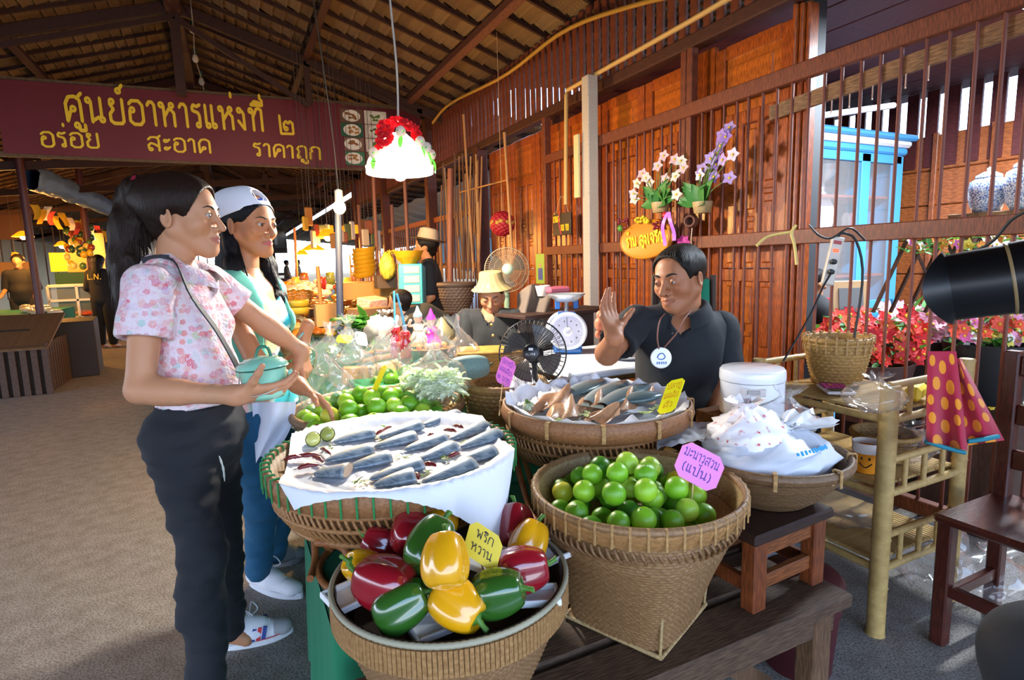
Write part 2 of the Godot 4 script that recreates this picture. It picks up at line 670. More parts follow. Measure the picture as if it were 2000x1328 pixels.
	for pz in[-2.64,0.3]:
		var m:=MB.new();m.box(Vector3(x+0.02,1.25,pz),Vector3(0.05,2.5,0.045),Basis.IDENTITY,0.004);m.box(Vector3(x+0.02,1.25,pz-0.052),Vector3(0.045,2.5,0.045),Basis.IDENTITY,0.004)
		put("post",m,red,bs)
	var rd:=MB.new();rd.rod(Vector3(0,0.3,0),Vector3(0,2.14,0),0.0075,6)
	var rm:=rd.mesh()
	var steel:=mat("rusty_red_steel","713a2a",0.55,{"m":0.2})
	z=0.2
	while z>-3.55:
		piece("bar",rm,steel,bs,Transform3D(Basis.IDENTITY,Vector3(rng.randf_range(-0.004,0.004),0,z+2.0+rng.randf_range(-0.006,0.006))))
		z-=0.083
	var b2:=thing("bar_screen",Vector3(WX-0.06,0,-4.0))
	tag(b2,"short red-brown barred screen left of the white concrete post","bar screen")
	for y in[2.16,1.41]:
		var m:=MB.new();m.box(Vector3(x,y,-4.0),Vector3(0.045,0.07,0.6),Basis.IDENTITY,0.004)
		put("rail",m,red,b2)
	var m3:=MB.new();m3.box(Vector3(x+0.01,1.25,-4.32),Vector3(0.06,2.5,0.05),Basis.IDENTITY,0.004)
	put("post",m3,red,b2)
	for q in 6:
		piece("bar",rm,steel,b2,Transform3D(Basis.IDENTITY,Vector3(0,0,0.24-q*0.083)))
	var cm:=mat("white_concrete","c9beb0",0.85,{"tex":TEX["speck"],"scale":3.0})
	var p:=MB.new();p.box(Vector3(2.37,1.3,-3.55),Vector3(0.085,2.6,0.085),Basis.IDENTITY,0.006)
	tag(put("concrete_post",p,cm),"white square concrete post in front of the teak doors","post")
	var p2:=MB.new();p2.box(Vector3(2.74,1.29,-2.1),Vector3(0.1,2.58,0.1),Basis.IDENTITY,0.006)
	tag(put("concrete_post",p2,mat("grey_painted_post","33373c",0.6)),"dark grey square post behind the bars at the end of the teak doors","post")
	var p3:=MB.new();p3.box(Vector3(WX+0.02,1.28,-5.9),Vector3(0.12,2.56,0.13),Basis.IDENTITY,0.006)
	tag(put("timber_post",p3,wood("brown_timber_up","6a3018",0.6,1)),"dark brown timber post at the far end of the teak doors","post")
	var b3:=thing("bar_screen",Vector3(WX,0,-8.5))
	tag(b3,"far barred opening full of daylight beyond the dark timber post","bar screen")
	for y in[1.9,1.3,0.5]:
		var m:=MB.new();m.box(Vector3(WX,y,-8.6),Vector3(0.05,0.07,5.2),Basis.IDENTITY,0.004)
		put("rail",m,red,b3)
	var r2:=MB.new();r2.rod(Vector3.ZERO,Vector3(0,1.9,0),0.009,5)
	var rm2:=r2.mesh()
	for q in 40:
		piece("bar",rm2,steel,b3,Transform3D(Basis.IDENTITY,Vector3(0,0,2.4-q*0.125)))
	for pz in[-7.5,-10.0,-12.5]:
		var m:=MB.new();m.box(Vector3(WX-0.02,1.6,pz),Vector3(0.13,3.2,0.13),Basis.IDENTITY,0.006)
		tag(put("timber_post",m,wood("brown_timber_up","6a3018",0.6,1)),"dark roof post on the right side of the hall, %s from the timber door post" %["first","second","third"][int((-7.5-pz)/2.5+0.1)],"post")
	var cs:=MB.new()
	cs.surf(60,1,func(u,v):return Vector3(2.75+v*2.2,2.35-v*0.55+0.018*sin(u*60*1.3),-6.0-u*9.0))
	tag(put("corrugated_roof",cs,plain("9aa2ab",0.45,{"m":0.6})),"grey corrugated sheet roof sloping outside beyond the barred opening","roof")
	var tp:=MB.new()
	tp.surf(20,6,func(u,v):return Vector3(3.3+0.05*sin(u*9),1.25+v*0.45+0.05*sin(u*14+v*3),-6.6-u*5.0))
	tag(put("blue_tarpaulin",tp,plain("2f86c9",0.5,{"back":"2f86c9"})),"bright blue tarpaulin hanging outside behind the far bars","tarpaulin")
func roof_y(x:float)->float:
	return RIDGE.y-absf(x-RIDGE.x)*SLOPE
func roof():
	var sd:=1.0
	var timber:=wood("roof_timber","5b3020",0.7,2)
	var timber_x:=wood("roof_timber_x","4a261a",0.7,0)
	var pink:=wood("roof_pink_timber","8a5542",0.7,2)
	var c:=thing("ceiling",Vector3(RIDGE.x,RIDGE.y,-10))
	tag(c,"","","","structure")
	var skin:=MB.new()
	for s in[1.0,-1.0]:
		var w:float=3.12 if s>0 else 6.6
		var a:=Vector3(RIDGE.x,RIDGE.y+0.12,4.5)
		var b:=Vector3(RIDGE.x+s*w,RIDGE.y-w*SLOPE+0.12,4.5)
		var dz:=Vector3(0,0,-42)
		skin.quad(a,b,b+dz,a+dz)
		var up:=Vector3(0,0.06,0)
		skin.quad(a+up,b+up,b+dz+up,a+dz+up)
		skin.quad(b,b+up,b+up+dz,b+dz)
	var thatch:=ntex("straw",0.03,Color(0.4,0.33,0.25),Color(1,1,1),4,256)
	var tm:=mat("thatch","ab8d60",0.9,{"tex":thatch,"scale":Vector3(3,3,26),"bump":thatch,"bs":0.6})
	var tm2:=mat("thatch_pale","b59a70",0.9,{"tex":thatch,"scale":Vector3(3,3,26),"bump":thatch,"bs":0.6})
	var tm3:=mat("thatch_brown","9c7e56",0.9,{"tex":thatch,"scale":Vector3(3,3,26),"bump":thatch,"bs":0.6})
	put("thatch_backing",skin,mat("thatch_dark","5a452c",1.0),c)
	var leaves:=[]
	for vrt in 4:
		var m:=MB.new()
		var off:=rng.randf_range(-1,1)
		var pts:=PackedVector3Array()
		for jj in 3:
			for ii in 6:
				var u:=ii/5.0
				var v:=jj/2.0
				pts.append(Vector3(v*0.125+rng.randf_range(-0.004,0.004),-0.008-0.027*v+0.008*sin(u*PI+off)+rng.randf_range(-0.003,0.003),(u-0.5)*0.345))
		m.net(pts,5,2)
		leaves.append(m.mesh())
	var mats:=[tm,tm2,tm3]
	var near:=[]
	var rest:=[[],[],[],[]]
	for s in[1.0,-1.0]:
		var rows:=28 if s>0 else 58
		for bay in 96:
			var z:=3.2-bay*0.35
			for r in rows:
				var x:float=RIDGE.x+s*(0.02+r*0.108)
				if x<-6.4:continue
				var p:=Vector3(x,roof_y(x)+0.055,z-0.175)
				var b:=Basis(Vector3(0,0,1),-s*atan(SLOPE)if s>0 else atan(SLOPE))
				if s<0:b=b*Basis(Vector3.UP,PI)
				b=b*Basis(Vector3.UP,rng.randf_range(-0.03,0.03))*Basis(Vector3.BACK,rng.randf_range(-0.05,0.03))
				var d:=p-EYE
				var f:=d.dot(CF)
				if f<0.3:continue
				var px:=d.dot(CR)/f*FL
				var py:=d.dot(CU)/f*FL
				if absf(px)>1150 or py>800 or py<0:continue
				var e:=[f,Transform3D(b,p),rng.randi()% 4]
				near.append(e)
	near.sort_custom(func(a,b):return a[0]<b[0])
	for i in near.size():
		var e=near[i]
		if i<300:
			piece("thatch_strip",leaves[e[2]],mats[i % 3],c,Transform3D(e[1].basis,e[1].origin-c.position))
		else:
			rest[e[2]].append(Transform3D(e[1].basis,e[1].origin-c.position))
	for q in 4:
		var mm:=MultiMesh.new()
		mm.transform_format=MultiMesh.TRANSFORM_3D
		mm.mesh=leaves[q]
		mm.instance_count=rest[q].size()
		for i in rest[q].size():
			mm.set_instance_transform(i,rest[q][i])
		var mi:=MultiMeshInstance3D.new()
		mi.name=numbered(c,"thatch")
		mi.multimesh=mm
		mi.material_override=mats[q % 3]
		mi.set_meta("kind","stuff")
		c.add_child(mi)
	for s in[1.0,-1.0]:
		var w:float=3.1 if s>0 else 6.5
		for i in 60:
			var z:=1.45-i*0.35
			if z>-2.2 and s<0:continue
			var m:=MB.new()
			m.bar(Vector3(RIDGE.x,RIDGE.y-0.0,z),Vector3(RIDGE.x+s*w,RIDGE.y-w*SLOPE,z),0.028,0.035)
			put("rafter",m,timber_x,c)
	var m:=MB.new();m.box(Vector3(RIDGE.x,RIDGE.y-0.12,-14),Vector3(0.14,0.18,36),Basis.IDENTITY,0.01)
	put("ridge_beam",m,timber,c)
	for x in[0.95,2.1,2.68,-1.75,-3.1,-4.6]:
		m=MB.new();m.box(Vector3(x,roof_y(x)-0.075,-14),Vector3(0.07,0.1,36),Basis(Vector3.BACK,-signf(x+0.3)*atan(SLOPE)),0.006)
		put("purlin",m,pink if x>2 else timber,c)
	var k:=0
	for z in[-4.5,-7.0,-9.5,-12.0,-15.0,-18.0,-22.0]:
		if z>-5:continue
		k+=1
		var t:=thing("roof_truss",Vector3(RIDGE.x,3.0,z))
		tag(t,"dark timber roof truss, number %s back from the camera above the hall" %["one","two","three","four","five","six"][k-1],"roof truss")
		for s in[1.0,-1.0]:
			var w:float=2.95 if s>0 else 5.6
			m=MB.new();m.bar(Vector3(RIDGE.x,RIDGE.y-0.14,z),Vector3(RIDGE.x+s*w,RIDGE.y-0.14-w*SLOPE,z),0.06,0.11,Vector3.UP,0.006)
			put("principal_rafter",m,timber_x,t)
			for f in[0.42,0.85]:
				var x:float=RIDGE.x+s*w*f
				m=MB.new();m.bar(Vector3(x,RIDGE.y-0.14-w*f*SLOPE,z),Vector3(x,3.12 if s>0 else 2.3+0.8*(1-f),z),0.06,0.06)
				put("strut",m,timber_x,t)
			m=MB.new();m.bar(Vector3(RIDGE.x,RIDGE.y-0.25,z+0.03),Vector3(RIDGE.x+s*w*0.42,3.1,z+0.03),0.035,0.05)
			put("brace",m,timber_x,t)
			m=MB.new();m.bar(Vector3(RIDGE.x+s*w*0.42,RIDGE.y-0.14-w*0.42*SLOPE,z+0.03),Vector3(RIDGE.x+s*w*0.85,3.1 if s>0 else 2.6,z+0.03),0.035,0.05)
			put("brace",m,timber_x,t)
		m=MB.new();m.bar(Vector3(-5.5,2.45,z),Vector3(2.6,3.1,z),0.06,0.1)
		if z<-9:put("tie_beam",m,timber_x,t)
		m=MB.new();m.bar(Vector3(RIDGE.x,RIDGE.y-0.1,z),Vector3(RIDGE.x,3.1,z),0.09,0.09)
		put("king_post",m,timber_x,t)
	for q in[[2.72,3.28,6.6,3.75,4.5,-6.3],[2.85,2.98,9.0,2.3,-6.3,-36.0]]:
		var c2:=thing("ceiling",Vector3(q[0],q[1],q[4]));tag(c2,"","","","structure")
		var n:int=24
		for s in n:
			var f0:float=float(s)/n;var f1:float=float(s+1)/n
			m=MB.new()
			var a:=Vector3(lerpf(q[0],q[2],f0),lerpf(q[1],q[3],f0)-0.012,0);var b:=Vector3(lerpf(q[0],q[2],f1),lerpf(q[1],q[3],f1)+0.012,0)
			m.box((a+b)*0.5+Vector3(0,0.02,(q[4]+q[5])*0.5),Vector3((b-a).length()*1.06,0.05,q[4]-q[5]),Basis(Vector3.BACK,atan2(b.y-a.y,b.x-a.x)))
			put("thatch_row",m,mats[s % 3],c2)
		var z:float=q[4]-0.3
		while z>maxf(q[5],-26.0):
			m=MB.new();m.bar(Vector3(q[0],q[1]-0.04,z),Vector3(q[2],q[3]-0.04,z),0.035,0.05)
			put("rafter",m,timber_x,c2)
			z-=0.7
	m=MB.new()
	m.tube(curve([on_x(1400,-25,2.42),on_x(1240,10,2.42),on_x(1100,62,2.42),on_x(985,148,2.4),on_x(880,202,2.35),on_x(845,240,2.3)],24),0.016,8)
	tag(put("bamboo_pole",m,mat("yellow_bamboo","a8802e",0.5)),"long yellow bamboo pole slung under the right eave","pole")
	m=MB.new()
	m.tube([on_x(1470,-30,2.4),on_x(1347,42,2.4),on_x(1108,176,2.4)]+[on_x(1106,181,2.4)+Vector3(0,-0.02,0),on_x(1105,400,2.36)],0.016,8)
	tag(put("yellow_conduit",m,mat("yellow_pipe","c8a160",0.45)),"yellow plastic conduit along the beam and down beside the white post","pipe")
func back_room():
	var maroon:=wood("maroon_boards","6e2c2a",0.6,2)
	var m:=MB.new();m.box(Vector3(3.9,2.62,-1.8),Vector3(2.9,0.06,5.6))
	var c:=thing("ceiling",Vector3(3.9,2.6,-1.8));tag(c,"","","","structure")
	for i in 9:
		m=MB.new();m.box(Vector3(2.78+i*0.31,2.62,-1.8),Vector3(0.3,0.03,5.6),Basis.IDENTITY,0.004)
		put("board",m,maroon,c)
	var w:=thing("wall_back",Vector3(5.2,0,-1.8));tag(w,"","","","structure")
	var teak:=wood("pale_teak","c4703c",0.45,2)
	for i in 8:
		for q in 4:
			m=MB.new();m.box(Vector3(5.22,0.15+i*0.28,-3.9+q*1.4),Vector3(0.04,0.275,1.39),Basis.IDENTITY,0.008)
			put("plank",m,teak,w)
	m=MB.new();m.box(Vector3(5.27,1.12,-1.8),Vector3(0.03,2.24,5.7))
	put("backing",m,maroon,w)
	for q in 15:
		m=MB.new();m.box(Vector3(5.18,1.13,-4.4+q*0.4),Vector3(0.03,2.26,0.04),Basis.IDENTITY,0.005)
		put("batten",m,wood("pale_teak_up","b05f30",0.45,1),w)
	for q in 40:
		m=MB.new();m.box(Vector3(5.2,2.3,-4.5+q*0.15),Vector3(0.02,0.6,0.09))
		put("slat",m,maroon,w)
	m=MB.new();m.box(Vector3(3.95,1.3,-4.5),Vector3(2.7,2.6,0.06))
	struct("wall_side",m,wood("side_boards","8f4a28",0.5,1))
const GLYPH:={
	"ก":[8,"1,0 1,5.5 2.4,6.6 1,7.8 2.5,9.6 5,10 7,9 7.2,7 7.2,0"],"ค":[8,"1.2,0 1,7 2.5,9.6 5,10 7,8.8 7.3,7 7.3,0","1.2,0 3,4 3.6,5","o4.2,5.6"],
	"ง":[5.5,"o1.6,8.6","2.8,8.6 3.8,7 3.9,0.2 0.8,4"],"ด":[8,"1.2,0 1,7 2.5,9.6 5,10 7,8.8 7.3,7 7.3,0","1.2,0 2.8,2.4","o3.8,3.4"],
	"ต":[8,"1.2,0 1,7 2.2,9.6 4.1,8.6 6.2,9.8 7.3,8 7.3,0","1.2,0 2.8,2.4","o3.8,3.4"],"ถ":[8,"o2.1,1.1","1.2,2 2.6,5.5 1.2,7.5 2.5,9.6 5,10 7,9 7.2,7 7.2,0"],
	"ท":[8,"o1.3,8.8","2.4,8.6 2.4,0","2.4,6 4.4,9.6 5.6,10 7,9.3 7,0"],"น":[8.5,"o1.3,8.8","2.4,8.6 2.4,0","2.4,0.6 5.6,2.2","o6.8,1.2","6.6,10 6.6,2.4"],
	"บ":[8,"o1.3,8.8","2.4,8.6 2.4,0 7,0 7,10"],"ป":[8,"o1.3,8.8","2.4,8.6 2.4,0 7,0 7,13"],"พ":[9,"o1.3,8.8","2.3,8.6 2.6,0 4.8,6.5 7,0 7.6,10"],
	"ม":[8.5,"o1.3,8.8","2.4,8.6 2.4,2","o1.6,1","2.6,0.8 7,0.2 7,10"],"ย":[8,"o2.3,8.9","1.3,8 2.8,5.8 1.1,3.8 1.2,1 2.6,0 6,0 7,1 7,10"],
	"ร":[5.6,"1,8.4 1.8,9.8 3.2,9 5,9.9","1,8.4 1.2,7.2 3.8,6.4 4.4,5 4.4,2","o3.6,1.1"],"ล":[8,"o2.2,1.1","1.2,1.8 1.1,4 2.6,5.6 4.6,4.8 7,3","1.1,8 2.6,9.8 5.4,10 7,8.4 7,0"],
	"ว":[5.6,"o3.4,1.1","4.5,1.6 4.6,8 3.4,9.8 1.8,9.8 0.8,8.2"],"ศ":[8.6,"1.2,0 1,7 2.5,9.6 5,10 7,8.8 7.3,7 7.3,0","1.2,0 2.8,4","o4,5","6.3,9.6 8.2,11.4"],
	"ส":[8.6,"o2.2,1.1","1.2,1.8 1.1,4 2.6,5.6 4.6,4.8 7,3","1.1,8 2.6,9.8 5.4,10 7,8.4 7,0","6.2,9.2 8,11.2"],"ห":[8.5,"o1.3,8.8","2.4,8.6 2.4,0","2.4,3.8 5.2,7.6","o6.2,8.8","5.2,7.6 7.2,5.6 7.2,0"],
	"อ":[8,"o2.4,6","1.3,5.6 1.1,1.4 2.8,0 5.8,0 7.2,1.6 7.2,8 5.6,9.8 2.6,9.8 1.1,8.4"],"า":[5,"0.6,8.2 1.6,9.7 3,9.7 3.9,8.5 3.9,0"],"ะ":[4.4,"o1.5,7.6","2.4,7.2 3.8,8.8","o1.5,2","2.4,1.6 3.8,3.2"],
	"เ":[3.4,"1.1,10 1.1,2","o2,1.1"],"แ":[6.6,"1.1,10 1.1,2","o2,1.1","4.3,10 4.3,2","o5.2,1.1"],"ใ":[4.2,"o3,1.1","2,1.6 2,12 1,13.5 2.5,14.5"],"ญ":[9,"1,0 1,7 3,9.8 5,8.6 5,0 8,0 8,10"],"จ":[8,"1,8.4 3,9.9 6,9.6 7,8 7,0 3.4,4.2","o2.6,4.8"],
	"ฐ":[6,"1,8.4 1.8,9.8 3.2,9 5,9.9","1,8.4 1.2,7.2 3.8,6.4 4.4,5 4.4,1","1,-1.5 3,-3 5,-1.5"],"๒":[9.6,"1,10 1,0 8.4,0 8.4,5.8 7,7 5.8,5.6 4.6,7 3.2,5.6 3.2,3","o4.3,2.8"],
	"ี":[0,"1,11.4 3,13 5.4,12.6 7,11.4 1,11.4","7,11.4 7,13.8"],"ิ":[0,"1,11.4 3,13 5.4,12.6 7,11.4 1,11.4"],"ึ":[0,"1,11.4 3,13 5.4,12.6 7,11.4 1,11.4","o6.6,13"],"ั":[0,"o4,12","4.8,11.4 6.4,11.4 7.6,13"],
	"ุ":[0,"o5.4,-1.6","6.4,-1.4 6.4,-3.4"],"ู":[0,"o3.6,-1.6","4.6,-1.6 4.6,-3.6 7,-3.6 7,-1.2"],"่":[0,"6,14.2 6,16"],"้":[0,"4,15.6 5,14.4 6.2,14.6 7,16"],"์":[0,"o5,13.4","5.6,14.2 7,15.8"],"(":[4,"3,11 1.4,8 1.4,2 3,-1"],")":[4,"1,11 2.6,8 2.6,2 1,-1"],"น้อย":[0,""],
}
func thai(text:String,xf:Transform3D,m:Material,parent:Node3D,wt:=0.62,depth:=0.3,called:="letter",one:=false):
	var x:=0.0
	var mb:MB=null
	var last:=0.0
	for ch in text:
		if ch==" ":
			x+=5.0
			continue
		if not GLYPH.has(ch):
			x+=6.0
			continue
		var g=GLYPH[ch]
		var base:=x
		if g[0]==0:
			base=x-last+(last-8.0)*0.9
		else:
			if mb and not one:put(called,mb,m,parent)
			if mb==null or not one:mb=MB.new()
			last=g[0]+0.9
			x+=last
		for k in range(1,g.size()):
			var s:String=g[k]
			var poly:=PackedVector2Array()
			if s.begins_with("o"):
				var q:=s.substr(1).split(",")
				var c:=Vector2(float(q[0])+base,float(q[1]))
				for half in 2:
					poly=PackedVector2Array()
					for i in 6:
						var a:=PI*half+PI*i/5.0
						poly.append(c+Vector2(cos(a),sin(a))*0.95)
					strokes(mb,poly,wt*0.85,depth,xf)
				continue
			for w in s.split(" "):
				var q:=w.split(",")
				poly.append(Vector2(float(q[0])+base,float(q[1])))
			strokes(mb,poly,wt,depth,xf)
	if mb:put(called,mb,m,parent)
func strokes(mb:MB,poly:PackedVector2Array,wt:float,depth:float,xf:Transform3D):
	depth*=1.0+0.00007*(mb.V.size()% 3000)
	for p in Geometry2D.offset_polyline(poly,wt,Geometry2D.JOIN_ROUND,Geometry2D.END_ROUND):
		if not Geometry2D.is_polygon_clockwise(p):
			mb.prism(p,depth,xf)
func thai_width(text:String)->float:
	var x:=0.0
	for ch in text:
		if ch==" ":x+=5.0
		elif GLYPH.has(ch):x+=GLYPH[ch][0]+(0.9 if GLYPH[ch][0]>0 else 0.0)
		else:x+=6.0
	return x
func thai_line(text:String,a:Vector3,b:Vector3,h:float,m:Material,parent:Node3D,wt:=0.62,depth:=0.3,n:=Vector3.BACK,called:="letter",one:=false):
	var x:=(b-a)/thai_width(text)
	var y:=n.cross(x).normalized()*h/10.0
	thai(text,Transform3D(Basis(x,y,n*h/10.0),a+n*0.004),m,parent,wt,depth,called,one)
func banner():
	var z:=-7.3
	var o:=thing("banner",Vector3(0,2.5,z),"long maroon banner with yellow lettering hung across the hall","banner")
	var m:=MB.new()
	m.surf(40,6,func(u,v):return Vector3(lerpf(-1.88,1.36,u),lerpf(2.505,3.19+0.06*u,v),z-0.012+0.008*sin(u*31.0)*(v-0.5)))
	m.surf(40,6,func(u,v):return Vector3(lerpf(-1.88,1.36,u),lerpf(2.505,3.19+0.06*u,v),z-0.02+0.008*sin(u*31.0)*(v-0.5)))
	put("cloth",m,plain("640c1a",0.55),o)
	for y in[2.5,3.2]:
		m=MB.new();m.bar(Vector3(-1.95,y,z-0.05),Vector3(2.45,y+(0.02 if y<3 else 0.08),z-0.05),0.03,0.05)
		put("batten",m,wood("banner_batten","7c6444",0.7,0),o)
	var ym:=plain("e8c51c",0.5)
	thai_line("ศูนย์อาหารแห่งที่",on_z(128,236,z),on_z(520,256,z),0.24,ym,o,0.72,0.3)
	thai_line("๒",on_z(546,261,z),on_z(580,262,z),0.2,ym,o,0.72,0.3)
	thai_line("อร่อย",on_z(80,286,z),on_z(200,289,z),0.14,ym,o,0.72,0.4)
	thai_line("สะอาด",on_z(288,294,z),on_z(416,299,z),0.14,ym,o,0.72,0.4)
	thai_line("ราคาถูก",on_z(494,304,z),on_z(630,312,z),0.14,ym,o,0.72,0.4)
	m=MB.new();m.box(Vector3(1.85,2.88,z-0.03),Vector3(0.95,0.72,0.015))
	put("picture_board",m,plain("5a1420",0.5),o)
	var bg:=["6b4a34","d8d2c4","1d5a3a","c8bfae","7a5c46","d5cdbd","2b7a4e","7d6048"]
	for i in 8:
		var cx:=1.46+(i % 2)*0.29
		var cy:=3.12-(i/2)*0.165
		m=MB.new();m.box(Vector3(cx,cy,z-0.018),Vector3(0.27,0.155,0.012))
		var pc=put("food_picture",m,plain(bg[i],0.4),o)
		m=MB.new();m.lathe([Vector2(0,0),Vector2(0.1,0),Vector2(0.105,0.004)],20,Vector3(cx,cy,z-0.011),Basis(Vector3.RIGHT,PI/2).scaled_local(Vector3(1,1,0.65)))
		put("plate",m,plain("e6e2d6",0.4),pc)
		m=MB.new()
		for q in 9:
			m.ell(Vector3(cx+rng.randf_range(-0.06,0.06),cy+rng.randf_range(-0.035,0.035),z-0.006),Vector3(0.022,0.014,0.004),8)
		put("food",m,plain(["8a5a2a","5c7a2c","a8783c","4c6a2c"][i % 4],0.5),pc)
func hall_lamps():
	var c:=at(781,330,2.75)
	var o:=thing("pendant_lamp",c,"lit pendant lamp with pale shade and crown of red cloth roses","lamp")
	var m:=MB.new()
	var prof:=[]
	for i in 13:
		var u:=i/12.0
		prof.append(Vector2(lerpf(0.157,0.04,pow(u,1.15))+0.012*sin(u*PI),0.0+u*0.15))
	m.lathe(prof,40,c+Vector3(0,0.01,0))
	m.lathe([Vector2(0.158,-0.022),Vector2(0.159,0.008)],40,c)
	put("lamp_shade",m,mat("lamp_shade_glow","f4efe0",0.5,{"back":"fff0d0","emit":"fff6e0","ee":0.9}),o)
	m=MB.new()
	var ring:=[]
	for i in 40:
		ring.append(c+Vector3(cos(TAU*i/40)*0.16,0.012+0.002*(i % 2),sin(TAU*i/40)*0.16))
	m.tube(ring,0.0025,5,false,true)
	put("trim",m,plain("40361f",0.6),o)
	m=MB.new();m.ell(c+Vector3(0,-0.015,0),Vector3(0.036,0.042,0.036),16)
	put("bulb",m,mat("bulb_white_glow","ffffff",0.4,{"emit":"fffdf4","ee":22.0}),o)
	m=MB.new();m.tube(curve([c+Vector3(0,0.16,0),c+Vector3(0.01,0.45,0),c+Vector3(-0.005,0.9,-0.01),c+Vector3(0.02,1.5,0)],14),0.005,6)
	put("cord",m,plain("b9b4aa",0.5),o)
	var red:=mat("cloth_rose_red","d01420",0.6,{"back":"a01018"})
	var spots:=[Vector3(-0.075,0.16,0.05),Vector3(-0.08,0.12,0.06),Vector3(0.0,0.21,0.02),Vector3(0.03,0.19,0.06),Vector3(0.07,0.18,0.03),Vector3(0.085,0.13,0.04),Vector3(-0.05,0.2,-0.02),Vector3(0.11,0.09,0.05),Vector3(-0.085,0.09,0.055)]
	for p in spots:
		m=MB.new()
		rose(m,c+p,0.045,Vector3(p.x,0.1,0.12))
		put("rose",m,red,o)
	var bud:=mat("rose_bud","e6d4cc",0.6,{"back":"b0a090"})
	var leaf:=mat("cloth_leaf","3c9a34",0.6,{"back":"3c8a2c"})
	for p in[Vector3(-0.015,0.15,0.1),Vector3(0.075,0.11,0.1),Vector3(0.135,0.06,0.07),Vector3(-0.135,0.055,0.06),Vector3(0.105,0.085,0.1)]:
		m=MB.new();m.ell(c+p,Vector3(0.024,0.028,0.024),12)
		var bu=put("rose_bud",m,bud,o)
		m=MB.new()
		for q in 4:
			var a:float=TAU*q/4+p.x*20
			leafy(m,c+p+Vector3(0,-0.022,0),Vector3(cos(a)*0.02,0.03,sin(a)*0.02+0.01),0.02)
		leafy(m,c+p+Vector3(0,-0.02,0.01),Vector3(0.02*signf(p.x),-0.06,0.02),0.03)
		put("sepal",m,leaf,bu)
	bulb(c+Vector3(0,-0.075,0),Color(1.0,0.97,0.92),2.7,0.07)
	var b:=at(663,405,4.2)
	o=thing("hanging_bulb",b,"lit bare bulb on a wire to the right of the white cap","lamp")
	m=MB.new();m.ell(b,Vector3(0.045,0.05,0.045),16)
	put("bulb",m,mat("bulb_warm_glow","fff2d0",0.4,{"emit":"ffdc90","ee":15.0}),o)
	m=MB.new();m.lathe([Vector2(0.03,0.04),Vector2(0.03,0.12),Vector2(0.01,0.13)],12,b)
	put("socket",m,plain("d8d0c0",0.5),o)
	m=MB.new();m.tube(curve([b+Vector3(0,0.13,0),b+Vector3(-0.02,0.6,0),b+Vector3(-0.1,1.6,0)],10),0.005,6)
	put("cord",m,plain("4a4238",0.6),o)
	bulb(b+Vector3(0,-0.08,0.03),Color(1.0,0.78,0.48),2.2,0.06)
	var pts:=[at(372,0,5.6),at(375,30,5.6),at(378,60,6.0),at(381,110,6.3),at(394,155,6.6),at(399,182,6.9)]
	o=thing("bulb_string",pts[0],"string of small unlit glass bulbs hanging under the ridge beam","light string")
	m=MB.new();m.tube(curve(pts,24),0.006,5)
	put("cord",m,plain("8c8478",0.7),o)
	for p in[at(375,50,5.9),at(381,108,6.3),at(393,153,6.6),at(399,182,6.9)]:
		m=MB.new();m.lathe([Vector2(0.0,0.0),Vector2(0.022,0.008),Vector2(0.034,0.035),Vector2(0.024,0.07),Vector2(0.016,0.085)],12,p-Vector3(0,0.08,0))
		var bl=put("bulb",m,mat("clear_bulb","e8dcc8",0.12,{"a":0.55}),o)
		m=MB.new();m.lathe([Vector2(0.018,0.0),Vector2(0.02,0.07),Vector2(0.008,0.08)],10,p)
		put("socket",m,plain("20443c",0.5),bl)
func rose(m:MB,c:Vector3,r:float,dir:Vector3):
	var b:=facing(dir)
	for w in 3:
		var n:=3+w*2
		for i in n:
			var a:=TAU*i/n+w*0.7
			var rr:=r*(0.3+0.35*w)
			var e:=Vector3(cos(a),sin(a),0)
			var s:=Vector3(-sin(a),cos(a),0)
			m.surf(4,3,func(u,v):return c+b*(e*rr*(0.25+0.75*v)+s*(u-0.5)*rr*1.1*sin(0.5+v*2.2)+Vector3(0,0,r*(0.75-0.2*w)*(0.3+v*(1.1-0.3*w)-v*v*0.5)-(u-0.5)*(u-0.5)*r*0.5)))
func leafy(m:MB,p:Vector3,d:Vector3,w:float,fold:=0.3,nrm:=Vector3.UP):
	var s:=d.cross(nrm)
	if s.length()<1e-5:s=d.cross(Vector3.RIGHT)
	s=s.normalized()
	var up:=s.cross(d).normalized()
	m.surf(2,4,func(u,v):
		var k:float=sin(PI*pow(v,0.75))*w*0.5
		return p+d*v+s*(u-0.5)*2.0*k+up*(absf(u-0.5)*fold*w-d.length()*0.25*v*v))
func cane(key:String,hex:String,rough:=0.55,bs:=0.15)->StandardMaterial3D:
	return mat(key,hex,rough,{"tex":ntex("cane",0.05,Color(0.66,0.6,0.52),Color(1,1,1),4,256),"scale":7.0,"bump":TEX["cane"],"bs":bs})
